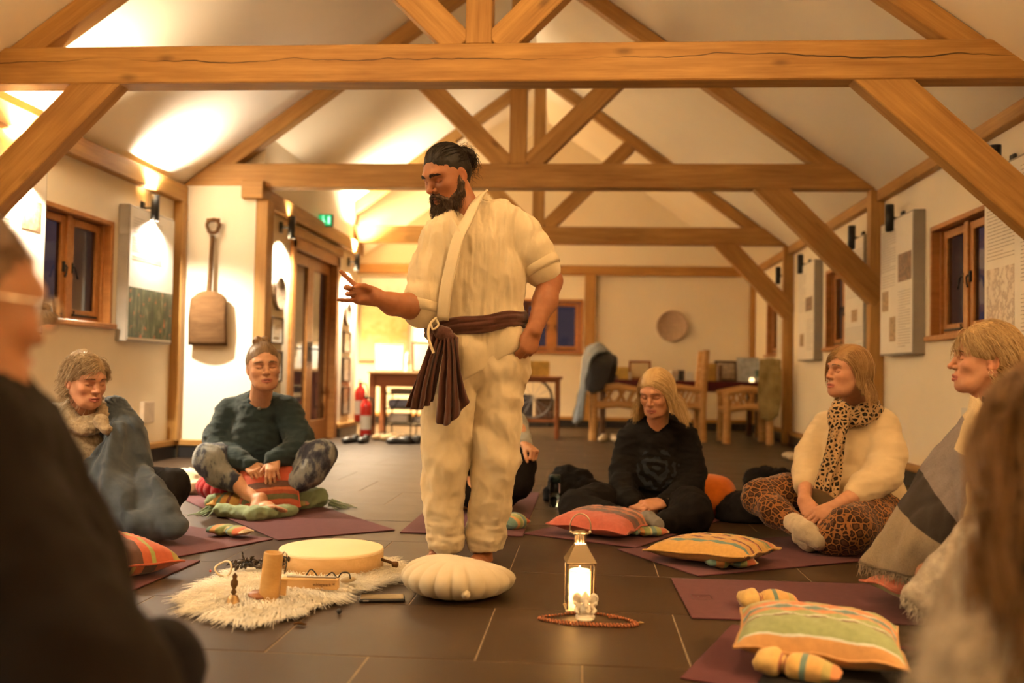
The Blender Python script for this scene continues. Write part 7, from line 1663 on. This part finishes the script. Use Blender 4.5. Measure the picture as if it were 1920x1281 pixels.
tail2([[J(1560, 782, 4.66), J(1578, 784, 4.62), J(1596, 784, 4.64)], [J(1548, 830, 4.66), J(1566, 834, 4.61), J(1586, 832, 4.63)], [J(1534, 880, 4.66), J(1556, 886, 4.60), J(1578, 884, 4.62)], [J(1522, 915, 4.66), J(1545, 922, 4.60), J(1568, 938, 4.61)]], 1, SCARF, sc_o, 'scarf_end')
MB().tube([J(1568, 950, 4.51)+np.array((.020*math.cos(a), .030*math.sin(a)*.9, .030*math.sin(a+.6))) for a in np.linspace(0, 6.283, 25)], .0045, 8, caps=False).build('bracelet', STEEL, lw)
HDB = hair_mat('hair_dark_blonde', (.24, .125, .045), (.56, .36, .16))
eyebrows(HL, lw, HBR, .6, head=hd)
bob(HL, lw, HDB, 53, .135, -.025, True, (.008, .024), 2800, wave=.05)

# ---- woman in the striped blanket (profile)
sw = person('short-haired blonde woman in profile, wrapped in a striped fringed blanket', None)
HS = head_matrix(D(1848, 674, 3.52), 78, 4, 0, 1.02)
hd = make_head(HS, D(1858, 772, 3.52), ROSY, lips=(.40, .11, .09), h=.0022, age=.6, blush=.5, nose=1.03)
body_obj(sw, simple_body(ROSY, hd, [], [([J(1862, 800, 3.56), J(1860, 1010, 3.62)], [.09, .14]), ([J(1840, 1040, 3.6), J(1700, 1050, 3.55), J(1790, 1100, 3.3)], [.09, .06, .05]), ([J(1850, 1050, 3.5), J(1760, 1080, 3.2), J(1850, 1130, 3.1)], [.09, .06, .05])]))
def dk(s):
    s.chain([J(1878, 815, 3.60), J(1872, 900, 3.60), J(1860, 1020, 3.62)], [.11, .16, .19], .06); s.chain([J(1872, 785, 3.52), J(1872, 775, 3.58), J(1885, 785, 3.7)], [.055, .06, .08], .04)
    s.chain([J(1845, 1050, 3.6), J(1705, 1045, 3.56), J(1790, 1085, 3.35)], [.13, .10, .08], .04); s.chain([J(1865, 1060, 3.55), J(1810, 1085, 3.35), J(1865, 1120, 3.25)], [.12, .07, .06], .04); s.cone(J(1842, 720, 3.46), J(1846, 765, 3.44), .064, .056, .008, 'sub')
lo, hi = bounds([J(1640, 740, 3.3), J(1930, 1160, 3.6)], .1); lo[1] -= .3; hi[1] += .3; lo[2] = -.02
cloth('dark_jumper', sw, fabric('charcoal_knit', (.02, .018, .017), var=.3, sheen=.0), dk, lo, hi, .011, [((8, 8, 8), .010)], 60, floor=.010)
def wool(name, stops):
    t = NT(name); v = t.coord('UV'); sp = t.n('ShaderNodeSeparateXYZ'); t.l(v, sp.inputs[0]); ob = t.coord('Object'); n = t.noise(ob, 420, 3, .7); n2 = t.noise(ob, 60, 3)
    c = t.ramp(sp.outputs[1], stops, 'CONSTANT'); c = t.mix(.75, c, t.ramp(n, [(.3, (.45, .45, .45)), (.6, (1.15, 1.15, 1.15))]), 'MULTIPLY'); t.col(t.mix(.3, c, t.ramp(n2, [(.3, (.7, .7, .7)), (.7, (1, 1, 1))]), 'MULTIPLY')); t.set(rough=.95, sheen=.12, spec=.1); t.bump(n, .003, .8); return t.m
CRM, LIL, DRK, TAU, LGR = (.72, .58, .37), (.25, .215, .22), (.042, .032, .028), (.34, .27, .19), (.42, .37, .31)
def flap(name, rows, stops, fold=.010, th=.010, nr=60, nc=40, seed=0, parent=sw):
    A = patch(rows, nr, nc); V = A.reshape(-1, 3); du = np.gradient(A, axis=1); dv = np.gradient(A, axis=0); n = np.cross(du, dv).reshape(-1, 3); n /= np.maximum(np.linalg.norm(n, axis=1, keepdims=True), 1e-9)
    V = V+n*folds(V, (6, 6, 4), fold, seed)[:, None]; V[:, 2] = np.maximum(V[:, 2], .012); A = V.reshape(A.shape); return MB().grid(A, thick=th).build(name, wool(name+'_wool%d' % seed, stops), parent), A
def fringe(A_edge, out, parent, col, n=260, L=.022, seed=0):
    rr = np.random.default_rng(seed); P = []; e = catmull(A_edge, n)
    for k in range(n):
        d = np.array(out)+rr.normal(0, .35, 3); P.append([e[k]+rr.normal(0, .003, 3)+d*L*t*rr.uniform(.7, 1.2)+np.array((0, 0, -.012*t*t)) for t in np.linspace(0, 1, 5)])
    o = np_mesh('fringe', [strands(P, .0014, .0006, 4)], plain('fringe_%d' % seed, col), parent); o['kind'] = 'stuff'; return o
f1_, A1 = flap('blanket_back', [[J(1834, 745, 3.47), J(1842, 770, 3.36), J(1852, 800, 3.30), J(1866, 850, 3.28)], [J(1772, 812, 3.44), J(1800, 855, 3.26), J(1822, 900, 3.19), J(1845, 945, 3.17)], [J(1722, 878, 3.44), J(1752, 925, 3.22), J(1782, 962, 3.12), J(1815, 1000, 3.08)], [J(1668, 962, 3.46), J(1705, 1000, 3.22), J(1752, 1030, 3.12), J(1806, 1050, 3.07)], [J(1613, 1056, 3.46), J(1672, 1074, 3.30), J(1732, 1086, 3.20), J(1800, 1098, 3.12)]],
     [(0, CRM), (.12, LIL), (.50, DRK), (.70, TAU)], .012, seed=1)
fringe(A1[-1], (-.3, -.4, -.8), f1_, TAU, seed=1)
f2_, A2 = flap('blanket_front', [[J(1822, 742, 3.40), J(1832, 748, 3.34), J(1844, 756, 3.32)], [J(1806, 790, 3.34), J(1820, 800, 3.26), J(1838, 806, 3.25)], [J(1790, 850, 3.27), J(1806, 862, 3.18), J(1828, 866, 3.17)], [J(1788, 920, 3.19), J(1802, 940, 3.11), J(1818, 946, 3.10)], [J(1796, 985, 3.15), J(1804, 1000, 3.06), J(1816, 1005, 3.05)]], [(0, CRM), (.47, LIL)], .005, seed=2)
f3_, A3 = flap('blanket_edge', [[J(1840, 742, 3.36), J(1866, 748, 3.28), J(1900, 752, 3.24)], [J(1830, 800, 3.24), J(1860, 806, 3.14), J(1905, 810, 3.10)], [J(1818, 862, 3.15), J(1850, 868, 3.06), J(1905, 870, 3.0)], [J(1810, 930, 3.08), J(1846, 938, 2.99), J(1905, 940, 2.94)], [J(1806, 1010, 3.03), J(1846, 1016, 2.94), J(1905, 1020, 2.88)]], [(0, DRK), (.46, LIL), (.66, CRM)], .008, seed=3)
s = SDF(*[np.array(q) for q in bounds([J(1690, 1140, 2.9), J(1900, 990, 2.95)], .12)], .007)
s.chain([J(1832, 1000, 3.0), J(1770, 1070, 2.99), J(1716, 1122, 2.98)], [.050, .046, .036], .02); s.chain([J(1850, 1040, 2.96), J(1815, 1100, 2.94), J(1745, 1142, 2.95)], [.06, .055, .022], .03); s.chain([J(1900, 1050, 2.94), J(1870, 1120, 2.92), J(1790, 1150, 2.93)], [.07, .06, .03], .04)
V, Q = s.surf(); V = relax(V, Q, 2); V = V+np_normals(V, Q)*folds(V, (12, 12, 8), .008, 3)[:, None]; V[:, 2] = np.maximum(V[:, 2], .012); gr = np_mesh('blanket_grey_end', [(V, Q)], fabric('grey_wool', (.33, .29, .245), var=.25, weave=300, bump=.003, nscale=40, sheen=.15), sw)
fringe(np.array([J(1698, 1112, 2.97), J(1712, 1132, 2.95), J(1738, 1150, 2.94), J(1775, 1156, 2.93)]), (-.6, -.3, -.5), gr, LGR, 120, seed=2)
HPX = hair_mat('hair_pixie_blonde', (.30, .18, .07), (.66, .49, .26))
eyebrows(HS, sw, HBR, 1.0, n=90, head=hd)
kp = lambda p: (p[:, 2] > np.where(p[:, 1] > .01, .050+.15*(p[:, 1]-.01), -.080)) & ~((np.abs(p[:, 0]) > .048) & (p[:, 1] > -.018) & (p[:, 2] < .045))
rt_ = scalp_roots(2800, kp, 61)
def fl(P, t): v = P-np.array([.045, .055, .09]); v[:, 2] = v[:, 2]*.35-.02; v[:, 1] -= .01; return v/np.maximum(np.linalg.norm(v, axis=1, keepdims=True), 1e-4)+np.array([0, -.15, -.35*t])
pa = hair_flow(HS, rt_, np.where(rt_[:, 1] > .03, .085, .085), fl, .6, 11, (.006, .024), .06, .10, 9, 62)
hair_obj(HS, sw, HPX, hair_cap(.070, 0, .012, -.075), [pa], .0013, .0005, 63)
MB().tube([np3(HS @ Vector((-.080+.0*math.cos(a), -.006+.007*math.cos(a), -.048+.009*math.sin(a)))) for a in np.linspace(0, 6.283, 15)], .0012, 6, caps=False).build('earring', STEEL, sw)

# ---- person sitting behind the standing man
gw = person('person in a pale grey-blue top and black leggings, mostly hidden behind the standing man', None)
HG = head_matrix(D(902, 690, 5.72), 180, -5, 0, 1.0)
hd = make_head(HG, D(905, 745, 5.78), FAIR, h=.004, age=.3)
h1 = hand(FAIR, J(985, 834, 5.42), J(1005, 848, 5.36)-J(985, 834, 5.42), (.5, -.3, .8), FIST, mir=1, fore=J(975, 805, 5.52), sc=.98)
h2 = hand(FAIR, J(830, 834, 5.42), J(812, 848, 5.36)-J(830, 834, 5.42), (-.5, -.3, .8), FIST, mir=-1, fore=J(838, 805, 5.52), sc=.98)
body_obj(gw, simple_body(FAIR, hd, [h1, h2], [([J(905, 765, 5.8), J(905, 890, 5.85)], [.09, .12]), ([J(890, 905, 5.8), J(840, 885, 5.42), J(900, 925, 5.35)], [.09, .06, .04]), ([J(920, 905, 5.8), J(972, 885, 5.42), J(910, 925, 5.38)], [.09, .06, .04])]))
def jg(s):
    s.chain([J(905, 770, 5.8), J(905, 880, 5.82)], [.125, .155], .06); s.chain([J(862, 762, 5.8), J(905, 748, 5.78), J(948, 762, 5.8)], [.06, .06, .06], .04)
    for q in (((952, 765, 5.8), (966, 798, 5.68), (982, 830, 5.45)), ((858, 765, 5.8), (842, 798, 5.68), (833, 830, 5.45))): s.chain([J(*q[0]), J(*q[1]), J(*q[2])], [.062, .066, .044], .03)
    s.cone(J(904, 725, 5.74), J(905, 748, 5.74), .06, .055, .008, 'sub')
lo, hi = bounds([J(800, 730, 5.5), J(1010, 900, 5.8)], .08); lo[1] -= .15; hi[1] += .3
cloth('top', gw, fabric('pale_blue_jersey', (.33, .34, .32), var=.08), jg, lo, hi, .009, [((9, 9, 16), .008)], 70)
def lgw(s):
    s.cone(J(905, 905, 5.82), J(905, 910, 5.8), .16, .16, .05, flat=((0, 0, 1), .75))
    for q in (((925, 898, 5.78), (962, 872, 5.55), (972, 872, 5.42), (968, 905, 5.40), (950, 930, 5.42)), ((885, 898, 5.78), (850, 876, 5.55), (840, 876, 5.42), (850, 905, 5.40), (880, 930, 5.36))): s.chain([J(*p_) for p_ in q], [.12, .10, .092, .088, .06], .03)
lo, hi = bounds([J(790, 830, 5.4), J(1030, 950, 5.5)], .08); lo[1] -= .1; hi[1] += .5; lo[2] = .0
cloth('leggings', gw, _mc['black_leggings'], lgw, lo, hi, .010, [((10, 10, 10), .006)], 71, floor=.012)
bob(HG, gw, HBR, 73, .12, .0, n=700)
# ================================================================== the two people closest to the camera, out of focus
fm = person('crop-haired man in dark jacket and glasses, turned away at the picture edge', None)
HF = head_matrix(D(-86, 565, 1.16), 332, -4, 0, 1.05)
hd = make_head(HF, D(-70, 760, 1.16), (.40, .185, .09), h=.003, age=.6, male=True, neck_r=.06)
body_obj(fm, [hd, core((.40, .185, .09), [([J(-80, 800, 1.15), J(-120, 1300, 1.2)], [.08, .12])])])
s = SDF((-.1, -.13, -.1), (.1, .1, .15), .003); s.ell((0, -.012, .033), (.0765, .097, .092), 0); s.cone((0, -.06, 0), (0, -.05, -.07), .05, .04, .03); s.ell((0, .12, -.02), (.07, .085, .095), .012, 'sub')
for x in (-1, 1): s.ell((x*.085, .02, -.055), (.045, .05, .055), .012, 'sub')
rt_ = scalp_roots(1800, lambda p: (p[:, 2] > np.where(p[:, 1] > 0, .05, -.06)) & ~((np.abs(p[:, 0]) > .055) & (p[:, 1] > -.02) & (p[:, 2] < .02)), 81)
pa = hair_flow(HF, rt_, .016, lambda P, t: P-np.array([0, .03, .0]), .2, 5, (.003, .008), .3, seed=82)
hair_obj(HF, fm, hair_mat('hair_short_brown', (.09, .045, .02), (.22, .12, .055)), s, [pa], .0010, .0004, 83)
gl = MB()
for x in (-1, 1):
    gl.tube([np3(HF @ Vector((x*.034+.024*math.cos(a), .103, -.004+.019*math.sin(a)))) for a in np.linspace(0, 6.283, 25)], .0018, 6, caps=False); gl.tube([np3(HF @ Vector(p)) for p in ((x*.058, .100, .004), (x*.074, .07, .006), (x*.080, .0, .006), (x*.080, -.02, -.006))], .0018, 6)
gl.tube([np3(HF @ Vector(p)) for p in ((-.010, .104, .0), (0, .107, .003), (.010, .104, .0))], .0018, 6); go_ = gl.build('glasses', STEEL, fm)
for x in (-1, 1): MB().lathe([(.0001, 0), (.023, 0)], tuple(HF @ Vector((x*.034, .1035, -.004))), 20, axis=tuple(HF.to_3x3() @ Vector((0, 1, 0)))).build('lens', glass('spectacle_lens', (.95, .95, .95)), go_)
JACK = fabric('dark_jacket', (.008, .0048, .0032), var=.25, weave=250, bump=.002, sheen=.0)
def jk(s):
    s.chain([J(-110, 805, 1.17), J(-90, 830, 1.10), J(-62, 870, 1.12)], [.085, .075, .07], .03); s.chain([J(-90, 900, 1.2), J(-110, 1150, 1.2), J(-90, 1400, 1.2)], [.15, .22, .24], .08)
    s.chain([J(-60, 890, 1.10), J(40, 1120, 1.06), J(160, 1310, 1.02), J(220, 1500, 1.05)], [.085, .086, .088, .085], .05); s.chain([J(-80, 765, 1.13), J(-40, 785, 1.10), J(-4, 806, 1.13), J(-20, 786, 1.22)], [.045, .040, .035, .04], .02)
lo, hi = bounds([J(-350, 700, 1.1), J(400, 1550, 1.1)], .05); lo[1] -= .3; hi[1] += .35
cloth('jacket', fm, JACK, jk, lo, hi, .010, [((7, 7, 5), .010, False), ((16, 16, 10), .004)], 84)
def tk(s): s.chain([J(-60, 1500, 1.2), J(150, 1420, 1.35), J(300, 1235, 1.47)], [.10, .08, .050], .04); s.chain([J(300, 1235, 1.47), J(325, 1450, 1.42), J(310, 1700, 1.38)], [.050, .048, .045], .03); s.cone(J(300, 1225, 1.47), J(328, 1245, 1.47), .045, .036, .03)
lo, hi = bounds([J(-150, 1150, 1.3), J(420, 1760, 1.3)], .08); lo[1] -= .2; hi[1] += .25
cloth('trousers', fm, fabric('navy_trousers', (.010, .008, .009), var=.3, sheen=.0), tk, lo, hi, .010, [((9, 9, 9), .006)], 85, floor=.01)

rw = person('person with long brown hair and fluffy pale jumper, turned away at the picture edge', None)
HR = head_matrix(D(2003, 860, 1.28), 40, -4, 0, 1.05)
hd = make_head(HR, D(2010, 1060, 1.26), FAIR, h=.004, age=.2)
body_obj(rw, [hd, core(FAIR, [([J(1990, 1090, 1.26), J(1990, 1500, 1.28)], [.09, .12])])])
HLB = hair_mat('hair_long_brown', (.11, .05, .018), (.48, .28, .12))
shl = [((0, -.010, .030), (.0755, .096, .091)), ((0, .020, -.03), (.066, .070, .098)), ((0, -.03, -.14), (.075, .075, .14))]
rt_ = scalp_roots(4200, lambda p: (p[:, 2] > np.where(p[:, 1] > 0, .045, -.06)), 91)
def fl(P, t): v = np.zeros_like(P); v[:, 0] = np.where(P[:, 0] > 0, 1, -1)*(1-.9*t); v[:, 1] = np.where(P[:, 1] > .03, -.6, -.25)*(1-t); v[:, 2] = -.3-1.6*t; return v
pa = hair_flow(HR, rt_, .37+.9*np.clip(rt_[:, 2], 0, 1), fl, 1.0, 18, (.012, .050), .06, .14, 7, 92, shells=shl)
hair_obj(HR, rw, HLB, hair_cap(.06, 0, .012, -.09), [pa], .0018, .0009, 93)
FLUF = fabric('fluffy_grey', (.40, .33, .25), var=.3, weave=120, bump=.006, nscale=22, sheen=.8, c2=(.62, .53, .42, 1))
def fj(s): s.chain([J(2025, 1130, 1.26), J(2025, 1400, 1.3)], [.12, .19], .08); s.chain([J(2025, 1125, 1.24), J(1935, 1210, 1.24), J(1895, 1300, 1.2), J(1870, 1450, 1.15)], [.085, .092, .088, .08], .05); s.chain([J(1990, 1120, 1.24), J(2120, 1190, 1.3), J(2180, 1350, 1.3)], [.085, .092, .085], .05); s.cone(J(1985, 1010, 1.27), J(1988, 1060, 1.27), .07, .065, .01, 'sub')
lo, hi = bounds([J(1680, 1050, 1.2), J(2280, 1500, 1.25)], .06); lo[1] -= .2; hi[1] += .25
s = SDF(lo, hi, .009); fj(s); V, Q = s.surf(); V = relax(V, Q, 2); N = np_normals(V, Q); V = V+N*(folds(V, (9, 9, 7), .010, 9, 2, False)+folds(V, (40, 40, 40), .003, 2))[:, None]
fj_o = np_mesh('fluffy_jumper', [(V, Q)], FLUF, rw); sel = np.random.default_rng(94).choice(len(V), min(len(V), 7000), False); ax = np.random.default_rng(95).normal(size=(len(sel), 3))
P = np.stack([V[sel]+(N[sel]*t+ax*.35*t*t+np.array((0, 0, -.5))*t*t)*.020 for t in np.linspace(0, 1, 5)], 1); np_mesh('pile', [strands(P, .0009, .0003, 3)], FLUF, fj_o)['kind'] = 'stuff'
bpy.context.view_layer.update()
